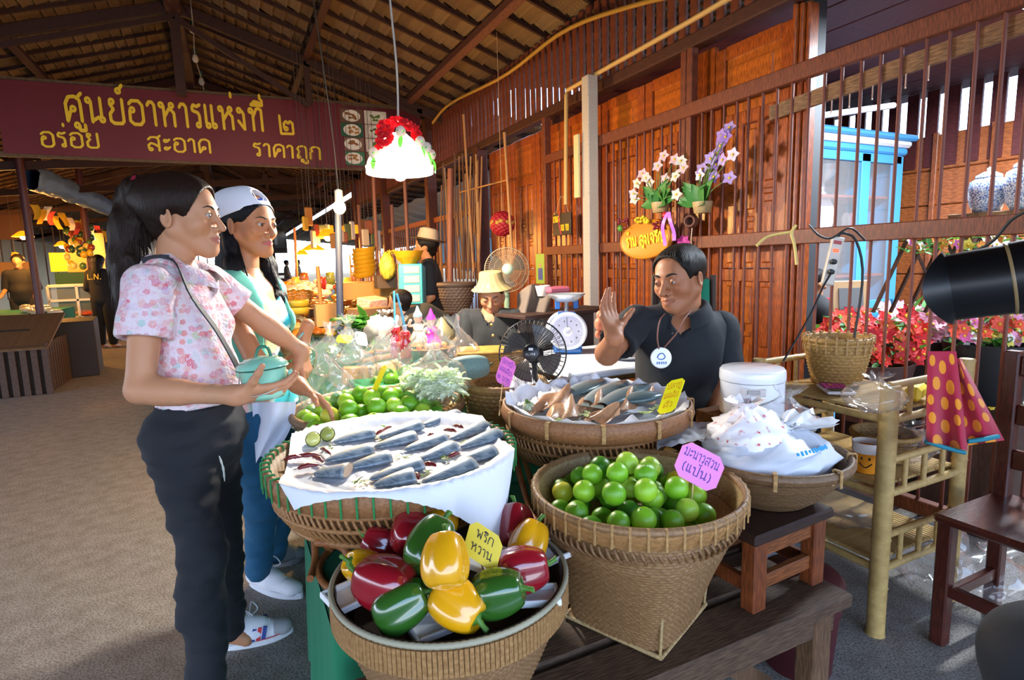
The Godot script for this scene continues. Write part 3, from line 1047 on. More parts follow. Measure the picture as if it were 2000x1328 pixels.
func stall_tables():
	var green:=mat("green_cloth","0e6b46",0.85,{"rim":0.3,"bump":weave_tex("cloth_weave",24,0.2,0.5),"bs":0.05,"scale":8.0})
	table_with_cloth(Rect2(0.15,-1.95,1.2,0.61),0.46,green,"low market table wrapped in green cloth under the mackerel stand")
	table_with_cloth(Rect2(0.24,-2.85,1.0,0.88),0.62,green,"market table in green cloth under the far lime basket and bags")
	var o:=thing("vendor_table",Vector3(1.6,0,-2.35),"white topped table under the blue weighing scale","table")
	var m:=MB.new();m.box(Vector3(1.62,0.835,-2.36),Vector3(0.74,0.03,0.66),Basis.IDENTITY,0.006)
	put("tabletop",m,plain("e4e6ea",0.35),o)
	m=MB.new();m.box(Vector3(1.62,0.81,-2.36),Vector3(0.7,0.03,0.62))
	put("apron",m,wood("table_apron","9a6a30",0.5,0),o)
	for x in[1.3,1.94]:
		for z in[-2.62,-2.1]:
			m=MB.new();m.box(Vector3(x,0.4,z),Vector3(0.05,0.8,0.05),Basis.IDENTITY,0.004)
			put("leg",m,wood("table_leg","8a5a2a",0.5,1),o)
	var bw:=wood("weathered_plank","6b5038",0.7,0,{"bs":0.15})
	var bo:=thing("plank_bench",Vector3(0.8,0,-1.1),"low weathered plank bench under the pepper and lime baskets","bench")
	for q in[[-0.99,0.14,0.03],[-1.16,0.16,-0.02],[-1.28,0.07,0.05]]:
		m=MB.new();m.box(Vector3(0.8+q[2],0.38,q[0]),Vector3(1.3-absf(q[2]),0.04,q[1]),Basis.IDENTITY,0.006)
		put("plank",m,bw,bo)
	m=MB.new();m.box(Vector3(0.8,0.33,-0.95),Vector3(1.22,0.06,0.03),Basis.IDENTITY,0.004)
	put("apron",m,bw,bo)
	for x in[0.22,1.36]:
		for z in[-0.96,-1.24]:
			m=MB.new();m.box(Vector3(x,0.18,z),Vector3(0.07,0.36,0.06),Basis.IDENTITY,0.005)
			put("leg",m,wood("bench_leg","7c5a3a",0.7,1),bo)
	m=MB.new();m.bar(Vector3(1.0,0.34,-0.97),Vector3(1.34,0.05,-1.1),0.04,0.05)
	put("brace",m,wood("bench_leg","7c5a3a",0.7,1),bo)
	rattan_stand(Vector3(0.371,0.46,-1.6),0.315,0.755,0.23,"round rattan stand with looped legs under the mackerel tray")
	rattan_stand(Vector3(1.06,0.46,-1.62),0.27,0.79,0.2,"round rattan stand under the squid tray, mostly hidden by limes")
	var st:=thing("wooden_stool",Vector3(1.3,0.4,-1.1),"small reddish wooden stool on the bench under the basket of bags","stool")
	var sw:=wood("stool_red","9a4f22",0.5,1)
	var sb:=Basis(Vector3.UP,0.06)
	m=MB.new();m.box(Vector3(1.29,0.61,-1.11),Vector3(0.33,0.03,0.27),sb,0.006)
	put("seat",m,wood("stool_dark","43281c",0.5,0),st)
	for x in[-0.125,0.125]:
		for z in[-0.1,0.1]:
			m=MB.new();m.box(Vector3(1.29,0.5,-1.11)+sb*Vector3(x,0,z),Vector3(0.05,0.2,0.045),sb,0.004)
			put("leg",m,sw,st)
	for z in[-0.1,0.1]:
		for y in[0.568,0.47]:
			m=MB.new();m.box(Vector3(1.29,y,-1.11)+sb*Vector3(0,0,z),Vector3(0.2,0.05 if y>0.5 else 0.04,0.022),sb,0.003)
			put("rail",m,wood("stool_rail","a65e2a",0.5,0),st)
	for x in[-0.125,0.125]:
		m=MB.new();m.box(Vector3(1.29,0.46,-1.11)+sb*Vector3(x,0,0),Vector3(0.022,0.04,0.16),sb,0.003)
		put("rail",m,sw,st)
func table_with_cloth(r:Rect2,h:float,green:Material,label:String):
	var c:=Vector3(r.get_center().x,0,r.get_center().y)
	var o:=thing("market_table",c,label,"table")
	var m:=MB.new();m.box(Vector3(c.x,h-0.02,c.z),Vector3(r.size.x,0.03,r.size.y))
	put("tabletop",m,wood("hidden_top","7a5a38",0.7,0),o)
	for sx in[-1.0,1.0]:
		for sz in[-1.0,1.0]:
			m=MB.new();m.box(Vector3(c.x+sx*(r.size.x*0.5-0.06),(h-0.03)*0.5,c.z+sz*(r.size.y*0.5-0.06)),Vector3(0.05,h-0.03,0.05))
			put("leg",m,wood("hidden_leg","7a5a38",0.7,1),o)
	m=MB.new()
	var hx:=r.size.x*0.5
	var hz:=r.size.y*0.5
	m.surf(160,10,func(u,v):
		var per:=2.0*(r.size.x+r.size.y)
		var s:float=u*per
		var p:=Vector2.ZERO
		var n:=Vector2.ZERO
		if s<r.size.x:p=Vector2(-hx+s,hz);n=Vector2(0,1)
		elif s<r.size.x+r.size.y:p=Vector2(hx,hz-(s-r.size.x));n=Vector2(1,0)
		elif s<2*r.size.x+r.size.y:p=Vector2(hx-(s-r.size.x-r.size.y),-hz);n=Vector2(0,-1)
		else:p=Vector2(-hx,-hz+(s-2*r.size.x-r.size.y));n=Vector2(-1,0)
		var w:float=0.004+v*(0.016+0.014*sin(s*42.0+1.5*sin(s*9.0)))
		return Vector3(c.x+p.x+n.x*w,h*(1.0-v)+0.003,c.z+p.y+n.y*w),true)
	m.box(Vector3(c.x,h+0.001,c.z),Vector3(r.size.x,0.006,r.size.y))
	put("cloth",m,green,o)
func weave(mb:MB,c:Vector3,prof:Array,n:int,rows:int,amp:float,sq:=0.0,turn:=0.0,sub:=4):
	var pp:=PackedVector2Array()
	for p in prof:pp.append(p)
	var L:=PackedFloat32Array([0.0])
	for i in range(1,pp.size()):L.append(L[i-1]+pp[i].distance_to(pp[i-1]))
	var seg:=n*4
	var nv:=rows*sub
	var pts:=PackedVector3Array()
	pts.resize((seg+1)*(nv+1))
	var k:=0
	for j in nv+1:
		var v:=float(j)/nv
		var d:=v*L[L.size()-1]
		var q:=0
		while q<L.size()-2 and L[q+1]<d:q+=1
		var p:=pp[q].lerp(pp[q+1],(d-L[q])/maxf(L[q+1]-L[q],1e-6))
		var row:=v*rows
		var bulge:=absf(sin(PI*row))
		var par:=PI if int(row)% 2==1 else 0.0
		var sqv:=sq*(1.0-v)
		for i in seg+1:
			var a:=TAU*i/seg
			var r:=p.x+amp*bulge*(0.5+0.5*sin(a*n+par))if amp>0 else p.x
			if sqv>0.0:
				var ca:=absf(cos(a-turn));var sa:=absf(sin(a-turn))
				r*=lerpf(1.0,1.0/pow(pow(ca,6.0)+pow(sa,6.0),1.0/6.0),sqv)
			pts[k]=c+Vector3(r*cos(a),p.y,-r*sin(a))
			k+=1
	mb.net(pts,seg,nv,true)
func hoop(mb:MB,c:Vector3,r:float,rad:float,wraps:=0,seg:=8,squash:=1.0):
	var n:=maxi(48,wraps*3)
	mb.surf(n,seg,func(u,v):
		var a:float=TAU*u
		var b:float=TAU*v
		var rr:=rad
		if wraps>0:rr*=0.88+0.2*absf(sin(a*wraps*0.5+b*0.5))
		return c+Vector3((r+rr*cos(b))*cos(a),rr*squash*sin(b),-(r+rr*cos(b))*sin(a)),false)
func rattan_stand(c:Vector3,r:float,top:float,rb:float,label:String):
	var o:=thing("rattan_stand",c,label,"stand")
	var cm:=cane("rattan_tan","b98652")
	var ca:=Vector3(c.x,0,c.z)
	var m:=MB.new()
	var hgt:=0.1
	var cords:=int(r*340)
	for i in cords:
		var a:=TAU*i/cords
		var path:=[]
		for q in 5:
			var u:=q/4.0
			var rr:=r+0.004-u*u*0.035+0.008*sin(u*PI)
			var aa:=a+u*0.10
			path.append(ca+Vector3(cos(aa)*rr,top-hgt*u,-sin(aa)*rr))
		m.tube(path,0.0042,5,false)
	put("woven_cords",m,cm,o,"stuff")
	m=MB.new()
	m.lathe([Vector2(r-0.004,top),Vector2(r-0.002,top-0.05),Vector2(r-0.04,top-hgt)],64,ca)
	put("drum",m,cane("rattan_dark","7c5530"),o)
	for e in[[0.0,0.008],[0.016,0.007],[0.05,0.006],[hgt,0.009]]:
		m=MB.new();hoop(m,ca+Vector3(0,top-e[0],0),r-(0.035 if e[0]>0.09 else 0.0)+0.004,e[1])
		put("hoop",m,cm,o)
	m=MB.new();m.lathe([Vector2(0,top+0.0),Vector2(r,top)],48,ca)
	put("tray_top",m,cm,o)
	for i in 4:
		var a:=TAU*(i+0.62)/4
		var d:=Vector3(cos(a),0,-sin(a))
		var s:=Vector3(sin(a),0,cos(a))
		var pin:=ca+Vector3(0,top-hgt,0)+d*(r-0.04)
		m=MB.new()
		m.tube(curve([pin+s*0.1,pin+s*0.03-Vector3(0,0.01,0),pin+d*0.02-Vector3(0,0.05,0),Vector3(c.x,c.y+0.08,c.z)+d*(rb+0.03),Vector3(c.x,c.y+0.02,c.z)+d*rb-s*0.05,Vector3(c.x,c.y+0.012,c.z)+d*(rb-0.03)-s*0.14],18),0.011,8)
		m.tube(curve([pin-s*0.02,pin-s*0.02-Vector3(0,0.08,0)-d*0.02,Vector3(c.x,c.y+0.015,c.z)+d*(rb-0.02)+s*0.01],10),0.011,8)
		put("leg",m,cane("rattan_brown","a0622f"),o)
	m=MB.new();hoop(m,Vector3(c.x,c.y+0.013,c.z),rb-0.012,0.011)
	put("base_ring",m,cane("rattan_brown","a0622f"),o)
func bell_pepper()->Array:
	var m:=MB.new()
	m.surf(36,22,func(u,v):
		var a:float=TAU*u
		var q:float=PI*(v-0.5)
		var r:float=pow(cos(q),0.55)*(0.47-0.06*sin(q))
		r*=0.84+0.17*absf(cos(a*2.0+0.4*sin(a)))*(0.5+0.5*cos(q))
		var y:float=0.54*sin(q)
		if v>0.8:y-=(v-0.8)*(v-0.8)*5.0
		if v<0.15:y+=(0.15-v)*(0.15-v)*4.0
		return Vector3(r*cos(a),y,-r*sin(a)),true)
	var s:=MB.new()
	s.lathe([Vector2(0.2,0.4),Vector2(0.12,0.43),Vector2(0.06,0.47),Vector2(0.05,0.6),Vector2(0.065,0.68),Vector2(0.0,0.69)],10)
	for i in s.V.size():
		if s.V[i].y>0.5:s.V[i].x+=(s.V[i].y-0.5)*0.5
	return[m.mesh(),s.mesh()]
func produce():
	var bp:=bell_pepper()
	var cols:={
		"yellow":mat("pepper_yellow","e6a412",0.22,{"coat":1.0,"cr":0.04,"sss":0.05}),
		"red":mat("pepper_red","8e1220",0.2,{"coat":1.0,"cr":0.04,"sss":0.05}),
		"green":mat("pepper_green","2c5a1c",0.22,{"coat":1.0,"cr":0.04,"sss":0.05})}
	var stem:=plain("4c7a24",0.5)
	var c:=Vector3(0.389,0.65,-1.157)
	var list:=[
		["yellow",862,1008,0.72,0.085,Vector3(0.3,0.5,-0.6),"yellow bell pepper at the very back of the pepper basket"],
		["red",742,1060,0.68,0.08,Vector3(-0.7,0.4,-0.3),"small red bell pepper at the left back rim of the pepper basket"],
		["red",800,1036,0.73,0.09,Vector3(0.2,0.5,-0.8),"red bell pepper left of the large upright green one"],
		["green",842,1064,0.745,0.108,Vector3(0.6,0.5,-0.5),"large dark green bell pepper on top of the pile, behind the yellow one"],
		["yellow",708,1108,0.67,0.08,Vector3(-0.6,0.5,0.1),"yellow bell pepper against the left rim of the pepper basket"],
		["red",748,1138,0.69,0.112,Vector3(-0.65,0.15,-0.6),"big glossy red bell pepper at the front left of the basket"],
		["green",787,1182,0.665,0.1,Vector3(0.85,0.4,0.2),"long green bell pepper lying at the front of the pepper basket"],
		["yellow",870,1092,0.775,0.092,Vector3(0.25,0.75,-0.6),"yellow bell pepper crowning the middle of the pile"],
		["yellow",897,1182,0.67,0.1,Vector3(0.45,-0.3,0.8),"yellow bell pepper at the front with its green stem showing"],
		["green",974,1158,0.68,0.098,Vector3(0.85,0.25,0.5),"round dark green bell pepper at the right front of the basket"],
		["red",1022,1112,0.685,0.1,Vector3(0.9,0.1,0.3),"dark red bell pepper by the right rim with its stem facing out"],
		["yellow",1034,1058,0.69,0.093,Vector3(0.6,0.7,-0.3),"yellow bell pepper at the right back under the card"],
		["green",962,1012,0.69,0.092,Vector3(-0.2,0.7,-0.6),"green bell pepper behind the yellow card"],
		["red",1006,1026,0.69,0.098,Vector3(0.3,0.7,-0.5),"red bell pepper right of the yellow card under cling film"],
	]
	for e in list:
		var p:=on_y(e[1],e[2],e[3])
		var y:Vector3=(e[5]as Vector3).normalized()
		var b:=facing(y.cross(Vector3(0.3,0.1,0.9)),y)
		b=Basis(b.x,y,b.x.cross(y))
		b=b*Basis(Vector3.UP,rng.randf()*6.0)
		var o:=thing("bell_pepper",p,e[6],"pepper","bell peppers in the front basket")
		o.transform=Transform3D(b.scaled_local(Vector3.ONE*e[4]*1.08),p)
		piece("skin",bp[0],cols[e[0]],o,Transform3D.IDENTITY)
		piece("stem",bp[1],stem,o,Transform3D.IDENTITY)
	for q in[[690,1165,0.655,0.3],[950,1095,0.70,0.9],[1068,1085,0.665,0.2],[1040,1170,0.655,-0.4],[850,1222,0.635,0.1]]:
		var p:=on_y(q[0],q[1],q[2]-0.03)
		var b:=Basis(Vector3.UP,q[3])*Basis(Vector3.RIGHT,q[3]*0.3)
		var m:=MB.new()
		m.box(p,Vector3(0.1,0.006,0.07),b,0.002)
		for s in[-1.0,1.0]:
			m.box(p+b*Vector3(s*0.053,0.008,0),Vector3(0.008,0.014,0.082),b,0.002)
			m.box(p+b*Vector3(0,0.008,s*0.038),Vector3(0.1,0.014,0.008),b,0.002)
		tag(put("foam_tray",m,plain("e8e6e4",0.5)),"white foam tray between the bell peppers","tray","foam trays under the peppers")
	var lm:=MB.new()
	lm.surf(20,12,func(u,v):
		var a:float=TAU*u
		var q:float=PI*(v-0.5)
		var r:float=cos(q)*(1.0+0.012*sin(a*5.0))
		var y:float=sin(q)*0.96+(0.1 if v>0.97 else(-0.06 if v<0.03 else 0.0))
		return Vector3(r*cos(a),y,-r*sin(a)),true)
	var lmesh:=lm.mesh()
	var cap:=MB.new();cap.lathe([Vector2(0.1,0.97),Vector2(0.08,1.05),Vector2(0.0,1.06)],8)
	var capm:=cap.mesh()
	var rind:=ntex("rind",0.2,Color(0.6,0.6,0.6),Color.WHITE,2,128)
	var lmats:=[]
	var k:=0
	for hx in["8fc02a","7ab524","68a31e","a0c83a","559620","c6c23a","447f1e"]:
		lmats.append(mat("lime_%d" % k,hx,0.32,{"bump":rind,"bs":0.03,"scale":3.0,"sss":0.08,"spec":0.5}))
		k+=1
	var names:=["yellow-green lime","fresh green lime","mid green lime","bright green lime","deep green lime","ripe yellowish lime","dark green lime"]
	heap("lime",lmesh,capm,lmats,names,Vector3(0.868,0.708,-1.14),0.19,0.1,0.0295,90,"limes in the tall front basket","in tall front basket")
	heap("lime",lmesh,capm,lmats,names,Vector3(0.42,0.775,-2.11),0.25,0.08,0.0335,110,"limes in the wide basket before the shoppers","in wide basket behind mackerel")
	heap("lime",lmesh,capm,lmats,names,Vector3(0.66,0.79,-2.62),0.1,0.04,0.036,10,"limes in a bag at the back of the stall","in bag behind lime basket")
func heap(called:String,m:Mesh,capm:Mesh,mats:Array,names:Array,c:Vector3,R:float,H:float,r:float,n:int,group:String,where:String):
	var pts:=[]
	var tries:=0
	while pts.size()<n and tries<60000:
		tries+=1
		var a:=rng.randf()*TAU
		var d:=sqrt(rng.randf())*R
		var top:=H*(1.0-pow(d/R,1.7))
		var lay:=0.0 if tries<30000 else rng.randf()*0.7
		var p:=c+Vector3(cos(a)*d*(1.0-0.6*lay),top-lay*H*0.6-(r if lay>0 else 0.0),sin(a)*d*(1.0-0.6*lay))
		var ok:=true
		for q in pts:
			if(q as Vector3).distance_squared_to(p)<3.45*r*r:
				ok=false
				break
		if ok:pts.append(p)
	for i in pts.size():
		var t:=rng.randi()% 7
		if t==5 and rng.randf()<0.5:t=1
		if t==6 and rng.randf()<0.5:t=2
		var s:=rng.randf_range(0.9,1.06)*r
		var o:=thing(called,pts[i],"","lime",group)
		var d:Vector3=pts[i]-c
		var side:="on top" if d.y>H*0.72 else("at left" if d.x<-R*0.45 else("at right" if d.x>R*0.45 else("in front" if d.z>0 else "at back")))
		o.set_meta("label","%s %s, %s" %[names[t],side,where])
		o.transform=Transform3D(Basis(Vector3(rng.randf()-0.5,rng.randf()-0.5,rng.randf()-0.5).normalized(),rng.randf()*3.0).scaled_local(Vector3(s,s,s)),pts[i])
		piece("rind",m,mats[t],o,Transform3D.IDENTITY)
		piece("stem_end",capm,plain("6a7a3a",0.7),o,Transform3D.IDENTITY)
func basket(called:String,c:Vector3,prof:Array,label:String,o:={})->Node3D:
	var t:=thing(called,c,label,"basket",o.get("group",""))
	var cm:Material=o.get("mat",cane("bamboo_tan","b08a5a"))
	var m:=MB.new()
	var base:=Vector3(c.x,0,c.z)
	weave(m,base,prof,o.get("n",48),o.get("rows",22),o.get("amp",0.005),o.get("sq",0.0),o.get("turn",0.4))
	put("woven_side",m,cm,t)
	m=MB.new()
	var inner:=[]
	for p in prof:inner.append(Vector2(p.x-0.008,p.y+0.004))
	weave(m,base,inner,o.get("n",48),o.get("rows",22),o.get("amp",0.005)*0.6,o.get("sq",0.0),o.get("turn",0.4))
	put("lining",m,o.get("inner",cm),t)
	m=MB.new()
	var sq:float=o.get("sq",0.0)
	if sq>0.0:
		var r:float=prof[0].x
		m.box(base+Vector3(0,prof[0].y+0.006,0),Vector3(r*2,0.008,r*2),Basis(Vector3.UP,o.get("turn",0.4)))
	else:
		m.lathe([Vector2(0,prof[0].y+0.004),Vector2(prof[0].x,prof[0].y+0.004)],40,base)
	put("bottom",m,cm,t)
	var top:Vector2=prof[prof.size()-1]
	var rim:=MB.new()
	hoop(rim,base+Vector3(0,top.y,0),top.x,o.get("rim",0.012),o.get("wraps",60),8,o.get("flat",1.4))
	put("rim",rim,o.get("rimmat",cm),t)
	return t
func tie_ring(t:Node3D,called:String,c:Vector3,r:float,rad:float,n:int,h:float,m:Material,w:=0.006):
	var b:=MB.new()
	for i in n:
		var a:=TAU*i/n
		var d:=Vector3(cos(a),0,-sin(a))
		b.box(c+d*(r+rad),Vector3(0.004,h,w),Basis(Vector3.UP,a),0.001)
		b.box(c+d*(r-rad),Vector3(0.004,h,w),Basis(Vector3.UP,a),0.001)
		b.box(c+d*r+Vector3(0,h*0.5,0),Vector3(rad*2,0.004,w),Basis(Vector3.UP,a),0.001)
	put(called,b,m,t)
func trays():
	var c:=Vector3(0.389,0.4,-1.157)
	var dark:=cane("bamboo_brown","8f6a44")
	var tan_:=cane("bamboo_tan","b08a5a")
	var pale:=cane("bamboo_pale","cbb07e")
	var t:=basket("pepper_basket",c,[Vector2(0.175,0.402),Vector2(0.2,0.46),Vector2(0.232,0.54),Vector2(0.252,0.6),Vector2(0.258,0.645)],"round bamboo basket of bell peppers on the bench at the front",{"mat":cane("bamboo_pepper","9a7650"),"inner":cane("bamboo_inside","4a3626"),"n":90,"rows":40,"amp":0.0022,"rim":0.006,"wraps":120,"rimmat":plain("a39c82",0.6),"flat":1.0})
	var m:=MB.new()
	for i in 170:
		var a:=TAU*i/170
		var d:=Vector3(cos(a),0,-sin(a))
		m.box(Vector3(c.x,0.61,c.z)+d*0.2605,Vector3(0.006,0.055,0.0085),Basis(Vector3.UP,a),0.001)
	put("upright_band",m,cane("bamboo_band","b58a56"),t,"stuff")
	m=MB.new();m.lathe([Vector2(0.0,0.6),Vector2(0.15,0.59),Vector2(0.215,0.575)],32,Vector3(c.x,0,c.z))
	put("filling",m,plain("5a4636",0.9),t)
	c=Vector3(0.889,0.4,-1.133)
	t=basket("lime_basket",c,[Vector2(0.135,0.402),Vector2(0.15,0.46),Vector2(0.19,0.56),Vector2(0.225,0.64),Vector2(0.243,0.7),Vector2(0.262,0.752)],"tall square-footed bamboo basket heaped with limes on the bench",{"mat":cane("bamboo_lime","a27c52"),"n":70,"rows":46,"amp":0.0025,"sq":0.9,"turn":0.42,"rim":0.009,"wraps":0,"inner":pale})
	m=MB.new()
	m.lathe([Vector2(0.258,0.71),Vector2(0.268,0.735),Vector2(0.27,0.757),Vector2(0.262,0.763),Vector2(0.252,0.757)],64,Vector3(c.x,0,c.z))
	put("rim_band",m,cane("bamboo_rim","b98a54"),t)
	tie_ring(t,"rim_lashing",Vector3(c.x,0.737,c.z),0.264,0.005,44,0.05,cane("bamboo_lash","c9a066"),0.006)
	m=MB.new()
	for i in 84:
		var a:=TAU*i/84
		var d:=Vector3(cos(a),0,-sin(a));var s:=Vector3(-sin(a),0,-cos(a))
		m.tube(curve([Vector3(c.x,0.7,c.z)+d*0.246-s*0.008,Vector3(c.x,0.685,c.z)+d*0.252,Vector3(c.x,0.665,c.z)+d*0.236+s*0.008],4),0.004,5,false)
	put("knotted_band",m,cane("bamboo_knots","9a7148"),t,"stuff")
	m=MB.new()
	for i in 4:
		var a:=TAU*i/4+0.42+PI/4
		var d:=Vector3(cos(a),0,-sin(a))
		m.tube(curve([Vector3(c.x,0.408,c.z)+d*0.185,Vector3(c.x,0.46,c.z)+d*0.19,Vector3(c.x,0.54,c.z)+d*0.2],6),0.004,6)
		var e:=Vector3(cos(a+PI/2),0,-sin(a+PI/2))
		m.tube([Vector3(c.x,0.41,c.z)+d*0.19,Vector3(c.x,0.41,c.z)+e*0.19],0.006,6)
	put("foot_rim",m,pale,t)
	m=MB.new();m.lathe([Vector2(0.0,0.7),Vector2(0.12,0.675),Vector2(0.2,0.655),Vector2(0.238,0.69)],32,Vector3(c.x,0,c.z))
	put("inner_mat",m,pale,t)
	c=Vector3(0.469,0.62,-2.164)
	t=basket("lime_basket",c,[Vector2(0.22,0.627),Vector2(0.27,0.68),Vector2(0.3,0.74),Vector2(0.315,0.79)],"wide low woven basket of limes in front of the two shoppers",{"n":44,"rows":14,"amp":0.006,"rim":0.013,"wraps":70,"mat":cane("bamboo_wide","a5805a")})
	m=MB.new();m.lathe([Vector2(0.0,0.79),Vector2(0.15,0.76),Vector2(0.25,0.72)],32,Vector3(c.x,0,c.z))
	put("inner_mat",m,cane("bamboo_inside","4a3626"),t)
	c=Vector3(0.985,0.62,-2.13)
	t=basket("cane_basket",c,[Vector2(0.13,0.627),Vector2(0.15,0.7),Vector2(0.16,0.77),Vector2(0.168,0.83)],"empty round cane basket behind the pink card and fan",{"n":34,"rows":12,"amp":0.008,"rim":0.013,"wraps":40,"mat":cane("cane_gold","b48d54")})
	m=MB.new();m.lathe([Vector2(0.0,0.76),Vector2(0.158,0.76)],32,Vector3(c.x,0,c.z))
	put("inner_tray",m,cane("cane_floor","b08850"),t)
	c=Vector3(0.371,0.755,-1.56)
	t=thing("fish_tray",c,"large round winnowing tray of headless mackerel, laced with green cord","tray")
	var R:=0.335
	m=MB.new();m.lathe([Vector2(0.0,0.79),Vector2(R-0.03,0.79),Vector2(R-0.005,0.815)],64,Vector3(c.x,0,c.z))
	put("woven_bed",m,mat("bamboo_bed","c2955c",0.6,{"tex":weave_tex("bed_weave",16,0.25,0.45),"scale":6.0,"bump":TEX["bed_weave"],"bs":0.2}),t)
	m=MB.new();m.lathe([Vector2(R-0.012,0.763),Vector2(R+0.004,0.765),Vector2(R+0.01,0.795),Vector2(R+0.005,0.822),Vector2(R-0.008,0.822),Vector2(R-0.014,0.795),Vector2(R-0.012,0.763)],72,Vector3(c.x,0,c.z))
	put("rim_band",m,cane("tray_rim","a9764a"),t)
	m=MB.new();m.lathe([Vector2(0.0,0.758),Vector2(R-0.02,0.762)],48,Vector3(c.x,0,c.z))
	put("underside",m,cane("tray_under","8a6238"),t)
	tie_ring(t,"green_lacing",Vector3(c.x,0.795,c.z),R,0.011,58,0.058,plain("1e7a3c",0.5),0.005)
	fish_on_tray(c)
	squid_tray()
func paper(key:="white_paper")->StandardMaterial3D:
	return mat(key,"e6e8ee",0.55,{"back":"808488"})
func mackerel()->Array:
	var m:=MB.new()
	var nz:=noise(6.0,2)
	var f:=func(u,v):
		var x:float=v-0.5
		var w:float=0.195*pow(v,0.5)*(1.0-0.12*v)*(1.0-8.0*pow(maxf(v-0.9,0.0),2.0))
		var a:float=TAU*u
		return Vector3(x+0.015*cos(a)*v,w*0.72*sin(a)*(1.0 if sin(a)>0 else 0.6),w*0.95*cos(a))
	m.surf(20,18,f,true)
	for i in m.V.size():
		var p:=m.V[i]
		var z:=p.z/maxf(0.185*pow(p.x+0.5,0.5)*(1.07-0.14*(p.x+0.5)),0.01)
		z=-z
		var s:=nz.get_noise_2d(p.x*6.0,p.z*14.0)
		var col:=lin("c2c9cc").lerp(lin("8c9ba4"),clampf(z*0.8+0.4+s*0.7,0,1))
		col=col.lerp(lin("566877"),smoothstep(0.5,1.25,z+s*0.6))
		col=col.lerp(lin("d99a58"),smoothstep(0.62,0.92,-z)*0.9)
		if p.x>0.46:col=col.lerp(lin("d8b488"),0.5)
		m.C[i]=col
	var cut:=MB.new()
	var ring:=PackedVector3Array()
	cut.v(Vector3(0.485,0.01,0))
	for i in 21:cut.v(f.call(i/20.0,1.0)*Vector3(0.995,0.97,0.97)+Vector3(0.001,0,0))
	for i in 20:cut.tri(0,i+1,i+2)
	var fin:=MB.new()
	fin.surf(3,2,func(u,v):return Vector3(-0.5-v*0.06,0.006*sin(u*9),(u-0.5)*(0.03+v*0.09)))
	return[m.mesh(),cut.mesh(),fin.mesh()]
func fish_on_tray(c:Vector3):
	var A:=on_y(575,852,0.8);var B:=on_y(906,793,0.8);var C:=on_y(1012,905,0.8);var D:=on_y(560,912,0.8)
	D+=(D-A)*1.0;C+=(C-B)*0.42
	var nzz:=noise(5.0,3)
	var m:=MB.new()
	m.surf(60,50,func(u,v):
		var p:Vector3=A.lerp(B,u).lerp(D.lerp(C,u),v)
		var d:=Vector2(p.x-c.x,p.z-c.z)
		var r:=d.length()
		var y:=0.798+0.006*absf(nzz.get_noise_2d(p.x*3,p.z*3))+0.003*nzz.get_noise_2d(p.x*14,p.z*14)
		y+=smoothstep(0.27,0.34,r)*0.032
		if r>0.352:
			var over:=r-0.352
			y-=over*0.95-0.004
			d=d/r*(0.352+over*(0.12+0.25*absf(sin(u*9.0))))
			p.x=c.x+d.x;p.z=c.z+d.y
		p.y=y
		return p)
	tag(put("paper_sheet",m,paper()),"white paper sheet under the mackerel, hanging over the tray front","paper")
	var fm:=mackerel()
	var skin:=mat("mackerel_skin","ffffff",0.28,{"vc":true,"m":0.15,"bump":ntex("scales",0.15,Color(0.4,0.4,0.4),Color.WHITE,2,128),"bs":0.02,"scale":4.0})
	var flesh:=plain("c8a888",0.5)
	var spots:=[[760,285,490,350],[1060,235,790,320],[1310,165,1065,240],[1030,310,760,380],[1225,320,955,398],[1490,240,1245,330],[1572,292,1310,385],[755,392,440,470],[868,442,590,515],[1285,375,1045,465],[1545,405,1280,480],[600,532,370,552],[1066,486,730,590],[1025,562,760,627],[1400,485,1070,610]]
	var rowname:=["nearest the lime halves","in the back row, second from left","at the very back of the tray","in the second row, in the middle","in the middle of the tray, slim and dark backed","in the back row at the right","against the bare right side of the tray","beside the dried chillies at the left","in the third row, left of centre","right of the tray's middle","at the right edge of the paper, upper of two","lying front left, shortest of all","in the front, long, left of centre","lying lowest at the front edge of the paper","at the right front, lower of two"]
	var i:=0
	for s in spots:
		var a:=on_y(500+s[0]/3.32,760+s[1]/3.32,0.812)
		var b:=on_y(500+s[2]/3.32,760+s[3]/3.32,0.805)
		var x:=(a-b)
		var L:=x.length()
		x=x/L
		var z:=x.cross(Vector3.UP).normalized()
		var o:=thing("mackerel",(a+b)*0.5,"silver headless mackerel %s" % rowname[i],"fish","mackerel on the front tray")
		var bs:=Basis(x,z.cross(x)*-1.0,z)
		if bs.y.y<0:bs=Basis(x,-bs.y,-z)
		o.transform=Transform3D(Basis(bs.x*L,bs.y*0.17,bs.z*0.225),(a+b)*0.5)
		piece("body",fm[0],skin,o,Transform3D.IDENTITY)
		piece("cut_face",fm[1],flesh,o,Transform3D.IDENTITY)
		piece("tail",fm[2],plain("8a8c80",0.5),o,Transform3D.IDENTITY)
		i+=1
	for q in[[612,858,"left"],[640,848,"right"]]:
		var p:=on_y(q[0],q[1],0.82)
		var o:=thing("lime_half",p,"pale squeezed lime half on the paper, %s of the two" % q[2],"lime","lime halves by the mackerel")
		var b:=facing(Vector3(-0.3,0.5,0.8))
		var mm:=MB.new();mm.lathe([Vector2(0.0,-0.016),Vector2(0.014,-0.013),Vector2(0.022,-0.004),Vector2(0.023,0.004)],20,p,b*Basis(Vector3.RIGHT,PI/2))
		put("rind",mm,plain("8f9c3a",0.4),o)
		mm=MB.new();mm.ell(p+b.z*0.003,Vector3(0.0215,0.0215,0.013),14,b)
		put("pulp",mm,plain("c6c46a" if q[2]=="left" else "9aa050",0.3,{"coat":0.5}),o)
	var ch:=mat("dried_chilli","6e1018",0.3,{"coat":0.6})
